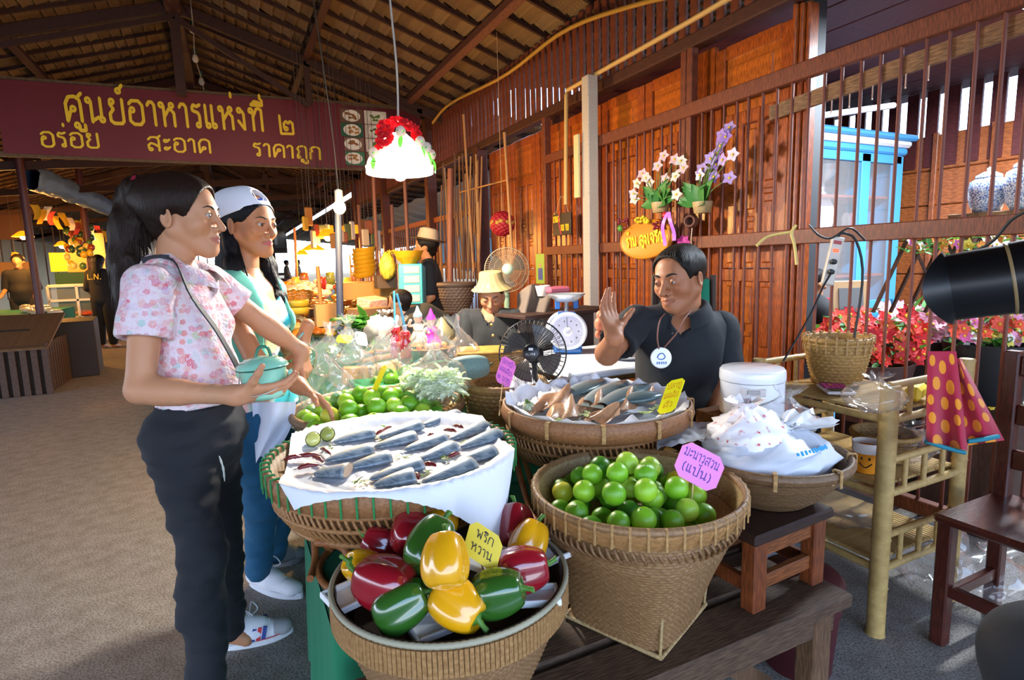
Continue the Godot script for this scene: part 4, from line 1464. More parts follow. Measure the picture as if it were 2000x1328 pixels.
	var cw:=[[555,898,590,892,"at the far left"],[575,893,626,889,"left of the middle fish"],[580,916,622,908,"at the left front"],[612,893,632,902,"by the left fish tail"],[627,876,645,886,"near the lime halves"],[735,848,764,833,"between the back fish"],[868,840,892,843,"at the right back"],[886,832,906,836,"at the back edge of the paper"],[838,850,848,852,"short one in the back row"],[878,893,898,886,"between the two right fish"],[825,908,852,910,"at the front between two fish"],[812,925,818,935,"by the front fish"]]
	for q in cw:
		var a:=on_y(q[0],q[1],0.812);var b:=on_y(q[2],q[3],0.815)
		var path:=[]
		var rad:=[]
		for w in 9:
			var u:=w/8.0
			path.append(a.lerp(b,u)+Vector3(rng.randf_range(-0.002,0.002),0.004*sin(u*PI),rng.randf_range(-0.002,0.002)))
			rad.append(0.0015+0.0055*sin(PI*clampf(u*0.85+0.1,0,1))*rng.randf_range(0.75,1.1))
		var o:=thing("dried_chilli",a,"wrinkled dark red dried chilli %s" % q[4],"chilli","dried chillies between the mackerel")
		var mm:=MB.new();mm.tube(path,rad,7)
		put("pod",mm,ch,o)
		mm=MB.new();mm.rod(a,a+(a-b).normalized()*0.008,0.0012,5)
		put("stalk",mm,plain("6a6a3a",0.7),o)
	var hm:=plain("8a9a52",0.6,{"back":"607030"})
	for q in[[740,855],[826,823],[785,893],[868,896],[640,878],[705,942],[832,925],[905,868],[630,921]]:
		var mm:=MB.new()
		for w in 7:
			var p:=on_y(q[0]+rng.randf_range(-9,9),q[1]+rng.randf_range(-4,4),0.806)
			leafy(mm,p,Vector3(rng.randf_range(-1,1),rng.randf_range(0.1,0.5),rng.randf_range(-1,1)).normalized()*rng.randf_range(0.012,0.024),0.008)
		tag(put("herb_sprig",mm,hm),"few shredded herb leaves strewn between the mackerel","herbs","herb shreds on the fish paper")
func squid_tray():
	var c:=Vector3(1.057,0.79,-1.564)
	var R:=0.305
	var t:=thing("squid_tray",c,"round bamboo tray lined with white paper, holding dried squid and fish","tray")
	var b:=Vector3(c.x,0,c.z)
	var m:=MB.new();m.lathe([Vector2(0,0.8),Vector2(0.2,0.8),Vector2(0.27,0.815),Vector2(R-0.01,0.86)],64,b)
	put("woven_bed",m,mat("bamboo_bed","c2955c"),t)
	m=MB.new();m.lathe([Vector2(R-0.035,0.795),Vector2(R+0.002,0.81),Vector2(R+0.012,0.84),Vector2(R+0.004,0.868),Vector2(R-0.006,0.868),Vector2(R-0.008,0.82)],64,b)
	put("rim_band",m,cane("tray_rim2","a8744a"),t)
	m=MB.new();m.lathe([Vector2(0,0.792),Vector2(R-0.04,0.795)],48,b)
	put("underside",m,cane("tray_under","8a6238"),t)
	tie_ring(t,"cane_lashing",b+Vector3(0,0.842,0),R+0.004,0.011,12,0.05,cane("bamboo_lash","c9a066"),0.012)
	m=MB.new();m.rod(on_y(1300,825,0.85),on_y(1325,815,0.85),0.014,12)
	put("rim_joint",m,pale_wood(),t)
	var nz:=noise(1.0,3)
	m=MB.new()
	m.surf(90,16,func(u,v):
		var a:float=TAU*u
		var r:float=v*(R-0.005)
		var y:float=0.806+0.062*smoothstep(0.72,1.0,v)+0.014*nz.get_noise_2d(cos(a)*4+v*3,sin(a)*4)*v
		if v>0.9:y+=0.035*absf(nz.get_noise_2d(cos(a)*7,sin(a)*7))*(1.6 if sin(a)<0 else 1.0)
		return b+Vector3(cos(a)*r,y,sin(a)*r),true)
	tag(put("paper_lining",m,paper()),"crumpled white paper lining the squid tray","paper")
	m=MB.new()
	m.surf(30,20,func(u,v):
		var p:=on_y(lerpf(995,1110,u),lerpf(728,790,v),0.85)
		p.y=0.845+0.05*sin(u*7.0+v*4.0)*(1.0-v)*0.6+0.02*nz.get_noise_2d(u*6,v*6)
		return p)
	tag(put("paper_fold",m,paper()),"second crumpled white sheet at the left of the squid tray","paper")
	var skin:=mat("grey_fish_skin","ffffff",0.25,{"vc":true,"m":0.3})
	var fl:=[[1180,742,1110,770],[1222,745,1148,785],[1262,752,1178,790],[1290,770,1215,782]]
	var fn:=["leftmost","second from left","third from left","rightmost, lying flat"]
	var fm:=MB.new()
	fm.surf(20,16,func(u,v):
		var a:float=TAU*u
		var w:float=0.16*pow(sin(PI*clampf(v*0.86+0.1,0,1)),0.7)
		return Vector3(v-0.5,w*0.7*sin(a),w*1.2*cos(a)),true)
	for i in fm.V.size():
		fm.C[i]=lin("9aa8a8").lerp(lin("55686c"),clampf(0.5+fm.V[i].z*4.0,0,1)).lerp(lin("c4ccca"),clampf(-fm.V[i].z*4.0,0,1))
	var fme:=fm.mesh()
	var tail:=MB.new();tail.surf(4,2,func(u,v):return Vector3(-0.5-v*0.12,0,(u-0.5)*(0.06+v*0.2)))
	var tme:=tail.mesh()
	for i in 4:
		var q=fl[i]
		var a:=on_y(q[0],q[1],0.87);var e:=on_y(q[2],q[3],0.86)
		var x:=a-e
		var L:=x.length()*1.05
		x=x.normalized()
		var z:=x.cross(Vector3.UP).normalized()
		var o:=thing("grey_fish",(a+e)*0.5,"grey whole fish at the back of the squid tray, %s" % fn[i],"fish","grey fish behind the squid")
		o.transform=Transform3D(Basis(x*L,Vector3.UP*0.17,z*0.24),(a+e)*0.5)
		piece("body",fme,skin,o,Transform3D.IDENTITY)
		piece("tail",tme,plain("6a7876",0.4),o,Transform3D.IDENTITY)
	var sq:=mat("dried_squid","c0906a",0.38,{"coat":0.25,"cr":0.3,"tex":TEX["blotch"],"scale":9.0,"bump":TEX["straw"],"bs":0.2})
	var sl:=[[1100,778,1050,800,0.05,"largest, at the left"],[1110,800,1080,822,0.045,"in the front, below the largest"],[1165,788,1130,805,0.045,"in the middle"],[1225,785,1185,808,0.04,"right of the middle"],[1265,780,1225,795,0.035,"at the far right by the yellow card"],[1200,812,1160,818,0.04,"at the front edge of the tray"]]
	for q in sl:
		var a:=on_y(q[0],q[1],0.845);var e:=on_y(q[2],q[3],0.835)
		var x:=(a-e)
		var L:=x.length()*1.5
		x=x.normalized()
		var z:=x.cross(Vector3.UP).normalized()
		var cc:Vector3=(a+e)*0.5
		var o:=thing("dried_squid",cc,"shiny brown dried squid, %s" % q[5],"squid","dried squid on the tray")
		m=MB.new()
		var wd:float=q[4]
		var ph:=rng.randf()*6
		m.surf(16,14,func(u,v):
			var w:float=wd*(0.25+1.0*sin(PI*pow(v,1.4)*0.93+0.1))
			var s:float=(u-0.5)*2.0
			return cc+x*(v-0.5)*L+z*s*w+Vector3.UP*(0.028*(1.0-s*s)*(0.4+v)+0.008*sin(s*5.0+v*7+ph)))
		put("mantle",m,sq,o)
		m=MB.new()
		for w in 6:
			var s:=(w-2.5)/2.5
			m.tube(curve([cc-x*L*0.45+z*s*0.012,cc-x*L*0.55+z*s*0.025+Vector3.UP*0.006,cc-x*L*0.68+z*s*0.03],6),[0.004,0.004,0.0035,0.003,0.003,0.002,0.0015],6)
		put("tentacles",m,sq,o)
	var p:=on_y(1033,796,0.845)
	var o:=thing("small_eggplant",p,"small round pale striped eggplant at the left of the squid","eggplant")
	m=MB.new();m.ell(p,Vector3(0.022,0.02,0.022),16)
	for i in m.V.size():
		var d:=m.V[i]-p
		m.C[i]=lin("dfe4c8").lerp(lin("8fa860"),smoothstep(0.2,0.8,absf(sin(atan2(d.z,d.x)*5.0+d.y*60)))*0.7)
	put("skin",m,mat("eggplant_skin","ffffff",0.3,{"vc":true,"coat":0.4}),o)
	m=MB.new();m.lathe([Vector2(0.014,0.016),Vector2(0.006,0.022),Vector2(0.004,0.03),Vector2(0,0.03)],8,p,facing(Vector3(0.5,0.2,0.4)))
	put("calyx",m,plain("5c7a34",0.5),o)
	for q in[[1085,822],[1150,812],[1265,805],[1285,800]]:
		m=MB.new()
		for w in 6:
			leafy(m,on_y(q[0]+rng.randf_range(-10,10),q[1]+rng.randf_range(-4,4),0.84),Vector3(rng.randf_range(-1,1),0.3,rng.randf_range(-1,1))*0.03,0.02)
		tag(put("cabbage_shred",m,plain("c9d69a",0.5,{"back":"90a060"})),"pale green vegetable shreds among the dried squid","vegetable","shreds in the squid tray")
func pale_wood()->Material:
	return wood("pale_wood","cda873",0.6,1)
func skin_mat(key:String)->StandardMaterial3D:
	return mat("skin_"+key,"ffffff",0.48,{"vc":true,"sss":0.12,"spec":0.4})
func head(mb:MB,o:Node3D,c:Vector3,b:Basis,s:float,tone:String,lip:String,male:=false,cell:=0.003,neck:=Vector3.ZERO,smile:=0.0,open:=1.0):
	var W:=func(x,y,z):return c+b*(Vector3(x,y,z)*s)
	var ext:=Vector3.ONE*0.155*s
	var f:=SDF.new(c-ext-Vector3(0,0.02,0),c+ext,cell)
	var g:=1.0 if male else 0.0
	f.ell(W.call(0,0.042,-0.016),Vector3(0.075,0.078,0.094)*s,b)
	f.ell(W.call(0,0.045,0.028),Vector3(0.063,0.056,0.056)*s,b,0.02*s)
	f.cap(W.call(0,0.0,0.03),W.call(0,-0.062,0.045),0.058*s,(0.036+0.005*g)*s,0.03*s)
	for x in[-1.0,1.0]:
		f.cap(W.call(x*(0.05+0.004*g),-0.035,-0.002),W.call(x*0.012,-0.087,0.064),(0.021+0.003*g)*s,0.017*s,0.03*s)
		f.cap(W.call(x*0.04,-0.018,0.056),W.call(x*0.044,-0.022,0.05),0.026*s,0.024*s,0.022*s)
	f.cap(W.call(-0.008,-0.088,0.07),W.call(0.008,-0.088,0.07),(0.014+0.003*g)*s,(0.014+0.003*g)*s,0.018*s)
	f.cap(W.call(-0.03,0.028,0.078),W.call(0.03,0.028,0.078),0.009*s,0.009*s,0.02*s)
	for x in[-1.0,1.0]:
		f.cap(W.call(x*0.026,0.009,0.1),W.call(x*0.042,0.008,0.093),0.013*s,0.011*s,0.016*s,Vector3.ZERO,1.0,1)
	f.cap(W.call(0,0.016,0.084),W.call(0,-0.026,0.108+0.002*g),0.007*s,(0.0098+0.002*g)*s,0.011*s)
	for x in[-1.0,1.0]:
		f.cap(W.call(x*(0.011+0.002*g),-0.031,0.094),W.call(x*(0.012+0.003*g),-0.03,0.09),0.0075*s,0.007*s,0.008*s)
		f.cap(W.call(x*0.006,-0.037,0.1),W.call(x*0.008,-0.036,0.096),0.003*s,0.003*s,0.003*s,Vector3.ZERO,1.0,1)
	f.cap(W.call(0,-0.052,0.078),W.call(0,-0.062,0.078),0.016*s,0.016*s,0.015*s)
	var mw:=0.021+0.004*g+0.004*smile
	for x in[-1.0,1.0]:
		f.cap(W.call(0,-0.0525,0.0925),W.call(x*mw,-0.058+0.004*smile,0.082),0.0046*s,0.0028*s,0.004*s)
		f.cap(W.call(0,-0.0652-0.003*smile,0.0905),W.call(x*mw,-0.0595+0.004*smile,0.082),0.0056*s,0.0028*s,0.004*s)
		f.cap(W.call(0,-0.059,0.099),W.call(x*mw*1.05,-0.0588+0.005*smile,0.0875),(0.0016+0.002*smile)*s,0.0012*s,0.002*s,Vector3.ZERO,1.0,1)
	for x in[-1.0,1.0]:
		f.cap(W.call(x*0.032,0.0085,0.0765),W.call(x*0.0335,0.0085,0.0755),0.0142*s,0.0142*s,0.003*s)
		if open>0.0:f.cap(W.call(x*0.021,0.0055,0.094),W.call(x*0.044,0.0078,0.086),0.0044*open*s,0.0034*open*s,0.0015*s,Vector3.ZERO,1.0,1)
	for x in[-1.0,1.0]:
		var eb:=b*Basis(Vector3.UP,x*0.35)*Basis(Vector3.RIGHT,-0.2)
		f.ell(W.call(x*0.076,0.0,-0.012),Vector3(0.0075,0.031,0.019)*s,eb,0.006*s)
		f.ell(W.call(x*0.083,0.002,-0.009),Vector3(0.006,0.02,0.01)*s,eb,0.004*s,1)
	if neck!=Vector3.ZERO:
		var nr:=0.056 if male else 0.046
		f.cap(W.call(0,-0.04,-0.02),neck,nr*s,nr*1.08*s,0.02*s)
	var from:=mb.V.size()
	f.mesh(mb)
	var bt:=b.transposed()
	var sk:=lin(tone)
	var lp:=lin(lip)
	for i in range(from,mb.V.size()):
		var p:=bt*(mb.V[i]-c)/s
		var k:=sk
		var lx:=absf(p.x)/(mw+0.002)
		if p.z>0.07 and lx<1.0:
			var ly:=absf(p.y+0.0595-0.004*smile*lx*lx)
			k=k.lerp(lp,(1.0-smoothstep(0.008,0.0115,ly+lx*lx*0.006))*(0.75-0.3*g))
		var cheek:=Vector2(absf(p.x)-0.045,p.y+0.02).length()
		if p.z>0.02:k=k.lerp(k*Color(1.02,0.9,0.86),1.0-smoothstep(0.0,0.03,cheek))
		mb.C[i]=k
	for x in[-1.0,1.0]:
		var e:=MB.new()
		var ec:Vector3=W.call(x*0.0325,0.008,0.0772)
		e.ell(ec,Vector3.ONE*0.0131*s,18)
		for i in e.V.size():
			var d:=bt*(e.V[i]-ec).normalized()
			var a:=d.angle_to(Vector3(0.12 if not male else-0.1,-0.05,1))
			e.C[i]=lin("0a0605")if a<0.26 else(lin("2a1710")if a<0.56 else lin("a89e96"))
		put("eye",e,mat("eye_white","ffffff",0.25,{"vc":true}),o)
		var br:=MB.new()
		var up:=0.003*g
		br.tube(curve([W.call(x*0.013,0.0265+up,0.0925),W.call(x*0.026,0.0315+up,0.0915),W.call(x*0.04,0.0325+up,0.0855),W.call(x*0.05,0.028+up,0.0765)],9),[0.0016,0.0026,0.003,0.003,0.0027,0.0024,0.002,0.0016,0.001,0.0006].map(func(q):return q*s*(1.0+0.45*g)),6)
		put("eyebrow",br,plain("1c1310",0.8),o)
		if not male:
			br=MB.new()
			br.tube(curve([W.call(x*0.02,0.0105,0.0905),W.call(x*0.032,0.0138,0.0905),W.call(x*0.046,0.01,0.0815)],7),0.0009*s,5)
			put("eyelashes",br,plain("0c0808",0.8),o)
func hand(mb:MB,w:Vector3,f:Vector3,n:Vector3,th:Vector3,curls:Array,s:=1.0,tone:="c98f68",spread:=0.12,thumb:=Vector3(0.55,0.8,0.15),el:=Vector3.ZERO):
	f=f.normalized()
	n=(n-f*n.dot(f)).normalized()
	var t:=f.cross(n).normalized()
	if t.dot(th)<0:t=-t
	var g:=SDF.new(w-Vector3.ONE*0.19*s,w+Vector3.ONE*0.19*s,0.0034)
	var k:=0.012*s
	var back:=(el-w).normalized()if el!=Vector3.ZERO else-f
	g.cap(w+back*0.075*s,w,0.0285*s,0.0255*s,0.0)
	g.cap(w,w+f*0.02*s,0.0255*s,0.024*s,k*2.0)
	var kx:=[0.03,0.011,-0.009,-0.027]
	var kl:=[0.085,0.089,0.085,0.076]
	var fl:=[[0.04,0.025,0.02],[0.044,0.028,0.021],[0.041,0.026,0.021],[0.032,0.02,0.018]]
	for i in 4:
		g.cap(w+t*kx[i]*0.55*s+f*0.012*s,w+(t*kx[i]+f*kl[i]*0.97)*s,0.017*s,0.0125*s,k,n,0.85)
	g.cap(w+(f*0.02+t*0.018)*s,w+(f*0.045+t*0.03+n*0.006)*s,0.017*s,0.015*s,k)
	for i in 4:
		var p:Vector3=w+(t*kx[i]+f*kl[i])*s
		var dir:Vector3=(f+t*(kx[i]*spread*30.0)*0.33).normalized()
		var ax:Vector3=dir.cross(n).normalized()
		var r:=0.0094 if i<3 else 0.0082
		var cu=curls[i+1]
		var cc:Array=cu if cu is Array else[cu*0.8,cu*1.1,cu*0.7]
		for q in 3:
			dir=dir.rotated(ax,cc[q])
			var e:Vector3=p+dir*fl[i][q]*s
			g.cap(p,e,r*s,(r-0.001)*s,0.0045*s if q else 0.008*s)
			p=e
			r-=0.0011
	var tp:=w+(f*0.03+t*0.026)*s
	var td:=(f*thumb.x+t*thumb.y+n*thumb.z).normalized()
	var ta:=td.cross(n).normalized()
	var tr:=0.0125
	for q in 3:
		var e:Vector3=tp+td*[0.04,0.032,0.026][q]*s
		g.cap(tp,e,tr*s,(tr-0.0015)*s,0.008*s)
		tp=e
		tr-=0.0015
		var cu:float=curls[0]
		td=td.rotated(ta,cu)
	var from:=mb.V.size()
	g.mesh(mb)
	for i in range(from,mb.V.size()):mb.C[i]=lin(tone)
func shoe(o:Node3D,heel:Vector3,toe:Vector3,hex:String,sole:String,toecap:String,ankle:Vector3,stripes:=false):
	var d:=toe-heel
	var L:=Vector3(d.x,0,d.z).length()
	d=Vector3(d.x,0,d.z).normalized()
	var s:=d.cross(Vector3.UP)
	var y:=Vector3.UP
	var P:=func(a,h,w):return heel+d*a*L+y*h+s*w
	var f:=SDF.new(heel.min(toe)-Vector3(0.08,0.02,0.08),heel.max(toe)+Vector3(0.08,0.16,0.08),0.005)
	f.cap(P.call(0.12,0.045,0),P.call(0.45,0.042,0),0.036,0.04,0.02)
	f.cap(P.call(0.45,0.042,0),P.call(0.84,0.03,0),0.042,0.036,0.03,y,0.75)
	f.cap(P.call(0.1,0.06,0),P.call(0.3,0.075,0),0.032,0.03,0.02)
	f.cap(P.call(0.3,0.075,0),P.call(0.55,0.06,0),0.028,0.024,0.02)
	f.cap(P.call(0.13,0.12,0),P.call(0.2,0.09,0),0.024,0.024,0.0,Vector3.ZERO,1.0,1)
	f.cut(P.call(0,0.012,0),-y)
	var m:=MB.new();f.mesh(m)
	var sh:=thing("sneaker",P.call(0.5,0,0),"","shoe")
	remove_child(sh);o.add_child(sh);sh.name=numbered(o,"sneaker");sh.remove_meta("category")
	sh.position-=o.position
	put("upper",m,mat("canvas_"+hex,hex,0.8,{"bump":weave_tex("cloth_weave",24,0.2,0.5),"bs":0.03,"scale":12.0}),sh)
	m=MB.new()
	var out:=PackedVector2Array()
	for i in 28:
		var a:=TAU*i/28
		var u:=0.5+0.5*cos(a)
		out.append(Vector2(u*L*1.03-0.004,sin(a)*(0.035+0.01*sin(PI*u*u))))
	m.prism(out,0.024,Transform3D(Basis(d,s,y),heel+y*0.013))
	put("sole",m,plain(sole,0.6),sh)
	m=MB.new()
	for i in 5:
		var u:=0.4+0.09*i
		var h:=0.098-0.009*i
		m.tube(curve([P.call(u,h-0.012,-0.022),P.call(u+0.01,h,0),P.call(u,h-0.012,0.022)],6),0.003,5)
	m.tube(curve([P.call(0.4,0.1,0.0),P.call(0.36,0.135,0.02),P.call(0.45,0.12,0.035),P.call(0.41,0.1,0.0)],12),0.0025,5)
	m.tube(curve([P.call(0.4,0.1,0.0),P.call(0.44,0.14,-0.02),P.call(0.52,0.105,-0.03),P.call(0.42,0.1,0.0)],12),0.0025,5)
	put("laces",m,plain("d8d8de",0.7),sh)
	m=MB.new()
	var fc:=SDF.new(P.call(0.8,0.03,0)-Vector3.ONE*0.09,P.call(0.8,0.03,0)+Vector3.ONE*0.09,0.006)
	fc.cap(P.call(0.7,0.037,0),P.call(0.845,0.03,0),0.0395,0.0385,0.0,y,0.76)
	fc.cut(P.call(0.72,0,0),-d);fc.cut(P.call(0,0.012,0),-y)
	fc.mesh(m)
	if m.V.size()>0:put("toe_cap",m,plain(toecap,0.8),sh)
	if stripes:
		var k:=0
		for hx in["23408c","c82a34","23408c"]:
			m=MB.new()
			for sd in[-1.0,1.0]:
				m.bar(P.call(0.42+0.075*k,0.028,sd*0.046),P.call(0.465+0.075*k,0.068,sd*0.0375),0.013,0.006,s)
			put("stripe",m,plain(hx,0.6),sh)
			k+=1
		m=MB.new()
		var pp:=[]
		for q in out:pp.append(heel+y*0.024+d*q.x+s*q.y*1.03)
		m.tube(pp,0.002,5,false,true)
		put("sole_line",m,plain("c84a50",0.6),sh)
func floral()->Texture2D:
	return itex("floral",256,256,func(x,y):
		return Color.WHITE)if false else floral_build()
func floral_build()->Texture2D:
	if TEX.has("floral"):return TEX["floral"]
	var im:=Image.create(512,512,false,Image.FORMAT_RGBA8)
	im.fill(Color("ecdde2"))
	var r:=RandomNumberGenerator.new()
	r.seed=11
	var cols:=[Color("e0697a"),Color("ee8f86"),Color("e7a9b4"),Color("9fd0c6"),Color("cfd8a0"),Color("c9b4dc"),Color("e98f9c"),Color("f2c6b8")]
	for i in 330:
		var cx:=r.randi_range(0,511)
		var cy:=r.randi_range(0,511)
		var col:Color=cols[r.randi()% cols.size()]
		if(cx/128+1)% 2==0 and r.randf()<0.5:col=cols[r.randi()% 2]
		var rad:=r.randf_range(4,9)
		for q in 5:
			var a:=TAU*q/5+i
			var px:=cx+cos(a)*rad
			var py:=cy+sin(a)*rad
			for dy in range(-7,8):
				for dx in range(-7,8):
					var d:=sqrt(dx*dx+dy*dy)
					if d<rad*0.75 and d>rad*0.2:
						im.set_pixel((int(px)+dx+512)% 512,(int(py)+dy+512)% 512,col)
	TEX["floral"]=ImageTexture.create_from_image(im)
	return TEX["floral"]
func flat_dir(v:Vector3)->Vector3:
	return Vector3(v.x,0,v.z).normalized()
func torso(s:SDF,hip:Vector3,waist:Vector3,chest:Vector3,neck:Vector3,shl:Vector3,shr:Vector3,front:Vector3,grow:float,fem:bool,hips:=true):
	var side:=(shl-shr).normalized()
	if hips:
		s.cap(hip-side*0.06,hip+side*0.06,0.105+grow,0.105+grow,0.05,front,0.9)
	s.cap(hip,waist,(0.135 if fem else 0.15)+grow,(0.115 if fem else 0.15)+grow,0.06,front,0.72)
	s.cap(waist,chest,(0.115 if fem else 0.15)+grow,(0.13 if fem else 0.165)+grow,0.06,front,0.7)
	s.cap(shr+side*0.03,shl-side*0.03,(0.048 if fem else 0.06)+grow,(0.048 if fem else 0.06)+grow,0.08)
	s.cap(chest,neck-Vector3(0,0.03,0),0.1+grow,0.06+grow,0.07,front,0.8)
	if fem:
		for k in[-1.0,1.0]:
			s.cap(chest+front*0.062+side*k*0.062-Vector3(0,0.035,0),chest+front*0.05+side*k*0.055,0.05+grow,0.042+grow,0.045)
	else:
		s.cap(waist+front*0.05,waist+front*0.03-Vector3(0,0.08,0),0.1+grow,0.1+grow,0.08)
func sleeve(mb:MB,a:Vector3,e:Vector3,ra:float,rb:float,folds:=0.004):
	var d:=(e-a).normalized()
	var s:=SDF.new(a.min(e)-Vector3.ONE*(ra+0.03),a.max(e)+Vector3.ONE*(rb+0.05),0.008)
	s.cap(a,e+d*0.05,ra,rb,0.0)
	s.rough(folds,9.0,noise(1.0,2))
	s.cap(a.lerp(e,0.4),e+d*0.2,ra-0.02,rb-0.016,0.0,Vector3.ZERO,1.0,1)
	s.cut(e,d)
	s.mesh(mb)
func scalp(f:SDF,c:Vector3,b:Basis,s:float,grow:float,hairline:=0.07,low:=-0.035):
	var W:=func(x,y,z):return c+b*(Vector3(x,y,z)*s)
	f.ell(W.call(0,0.044,-0.016),(Vector3(0.075,0.078,0.094)+Vector3.ONE*grow)*s,b)
	f.ell(W.call(0,0.047,0.026),(Vector3(0.063,0.056,0.056)+Vector3.ONE*grow)*s,b,0.02*s)
	f.cap(W.call(0,-0.01,-0.03),W.call(0,low,-0.045),0.068*s,0.05*s,0.02*s)
	f.ell(W.call(0,hairline-0.083,0.088),Vector3(0.075,0.088,0.088)*s,b,0.008*s,1)
	for x in[-1.0,1.0]:
		f.ell(W.call(x*0.09,-0.022,0.012),Vector3(0.03,0.045,0.034)*s,b,0.01*s,1)
func strands(mb:MB,roots:Array,ends:Array,n:int,r:float,jit:float,sag:Vector3):
	for i in n:
		var u:=rng.randf()
		var k:=rng.randf()*(roots.size()-1)
		var q:=mini(int(k),roots.size()-2)
		var a:Vector3=(roots[q]as Vector3).lerp(roots[q+1],k-q)
		var e:Vector3=(ends[q]as Vector3).lerp(ends[q+1],k-q)
		var j:=Vector3(rng.randf_range(-1,1),rng.randf_range(-0.3,0.3),rng.randf_range(-1,1))*jit
		e+=j*2.0+(e-a)*rng.randf_range(-0.25,0.05)
		mb.tube(curve([a+j,a.lerp(e,0.35)+sag*0.7+j,a.lerp(e,0.7)+sag*0.5+j*1.5,e],9),[r,r,r,r,r,r,r*0.9,r*0.8,r*0.6,r*0.2],4,false)
func hair_mat(key:String,hex:String)->StandardMaterial3D:
	return mat("hair_"+key,hex,0.48,{"bump":TEX["straw"],"bs":0.5,"scale":Vector3(30,3,30),"spec":0.3})
func people():
	ntex("straw",0.03,Color(0.4,0.33,0.25),Color(1,1,1),4,256)
	girl_one()
	girl_two()
	vendor_man()
	hat_woman()
func denim(key:String,hex:String)->StandardMaterial3D:
	return mat("denim_"+key,hex,0.85,{"tex":ntex("denim",0.25,Color(0.72,0.74,0.78),Color.WHITE,2,256),"scale":6.0,"bump":weave_tex("cloth_weave",24,0.2,0.5),"bs":0.03,"rim":0.2})
func girl_one():
	var o:=thing("person",Vector3(-0.12,0,-2.0),"young woman in pink floral blouse and black jeans holding a green pot","person")
	var tone:="bd8662"
	var hc:=at(357,428,1.75)
	var look:=flat_dir(CR*0.99+CF*0.1)
	look=(look+Vector3(0,-0.02,0)).normalized()
	var hb:=facing(look)
	var front:=flat_dir(CR*0.97+CF*0.06)
	var neck:=at(342,525,1.74)
	var shr:=at(292,558,1.6)
	var shl:=at(405,552,1.9)
	var chest:=at(357,615,1.74)
	var waist:=at(382,735,1.74)
	var hip:=at(385,835,1.75)
	var elr:=at(273,762,1.55)
	var wrr:=at(462,772,1.56)
	var ell_:=at(515,632,2.02)
	var wrl:=at(588,684,2.1)
	var hr:=at(345,850,1.67)
	var hl:=at(415,848,1.84)
	var knr:=at(398,1085,1.64)
	var knl:=at(432,1080,1.92)
	var anr:=at(404,1385,1.62)
	var anl:=at(452,1235,2.02)
	var mb:=MB.new()
	var s:=SDF.new(Vector3(-0.65,-0.01,-2.6),Vector3(0.4,1.5,-1.5),0.012)
	torso(s,hip,waist,chest,neck,shl,shr,front,-0.012,true)
	s.cap(neck-Vector3(0,0.02,0),hc+hb*Vector3(0,-0.06,-0.02),0.052,0.046,0.03)
	for q in[[shr,elr,wrr],[shl,ell_,wrl]]:
		s.cap(q[0],q[1],0.046,0.036,0.03)
		s.cap(q[1],q[2],0.037,0.025,0.015)
		s.cap(q[1].lerp(q[2],0.2),q[1].lerp(q[2],0.4),0.037,0.034,0.02)
	for q in[[hr,knr,anr],[hl,knl,anl]]:
		s.cap(q[0],q[1],0.075,0.045,0.03)
		s.cap(q[1],q[2],0.045,0.032,0.03)
		s.cap(q[2],q[2]+Vector3(0,-0.03,0)+front*0.05,0.032,0.025,0.02)
	s.mesh(mb)
	for i in mb.V.size():mb.C[i]=lin(tone)
	head(mb,o,hc,hb,1.06,tone,"a85a56",false,0.003,neck)
	hand(mb,wrr,CR*0.95+CU*0.05+CF*0.35,CU*0.75+CF*0.55-CR*0.1,CU,[0.1,0.35,0.4,0.45,0.5],0.97,tone,0.12,Vector3(0.45,0.85,0.1),elr)
	hand(mb,wrl,CR*0.28-CU*0.95-CF*0.1,-CR*0.9-CU*0.35+CF*0.15,-CF*0.9-CR*0.3,[0.2,[0.1,0.15,0.1],[0.6,0.7,0.3],[0.7,0.8,0.4],[0.75,0.8,0.4]],0.95,tone,0.1,Vector3(0.85,0.4,0.25),ell_)
	put("body",mb,skin_mat("woman"),o)
	var fm:=mat("floral_blouse","f2ecec",0.9,{"tex":floral(),"scale":2.6,"bump":ntex("seersucker",0.12,Color(0.2,0.2,0.2),Color.WHITE,2,256),"bs":0.5,"rim":0.2})
	s=SDF.new(Vector3(-0.65,0.75,-2.5),Vector3(0.35,1.5,-1.5),0.009)
	torso(s,hip+Vector3(0,0.05,0),waist,chest,neck+Vector3(0,0.01,0),shl,shr,front,0.004,true,false)
	s.cap(waist+front*0.03,waist-Vector3(0,0.05,0)+front*0.03,0.115,0.125,0.05,front,0.8)
	s.cap(neck+Vector3(0,0.12,0)+front*0.03,neck+front*0.075-Vector3(0,0.05,0),0.06,0.034,0.01,Vector3.ZERO,1.0,1)
	s.cut(waist+Vector3(0,-0.075,0),Vector3.DOWN)
	s.rough(0.006,5.0,noise(1.0,3),Vector3(1,0.5,1))
	mb=MB.new();s.mesh(mb)
	sleeve(mb,shr+Vector3(0,-0.005,0),shr.lerp(elr,0.52),0.068,0.075,0.005)
	sleeve(mb,shl,shl.lerp(ell_,0.55),0.062,0.062,0.005)
	put("blouse",mb,fm,o)
	mb=MB.new()
	for k in[-1.0,1.0]:
		var sd:Vector3=(shl-shr).normalized()*k
		mb.surf(10,4,func(u,v):
			var a:float=lerpf(PI,0.25,u)
			var base:Vector3=neck+sd*sin(a)*0.062+front*(cos(a)*0.062+0.012)+Vector3(0,0.042-0.05*u*u,0)
			return base+(sd*sin(a)+front*cos(a)).normalized()*v*(0.045+0.03*u)+Vector3(0,-0.05*v*v-0.008*v+0.012*sin(v*3.0),0))
	put("collar",mb,fm,o)
	s=SDF.new(Vector3(-0.6,0.05,-2.6),Vector3(0.35,0.95,-1.5),0.01)
	var side:=(shl-shr).normalized()
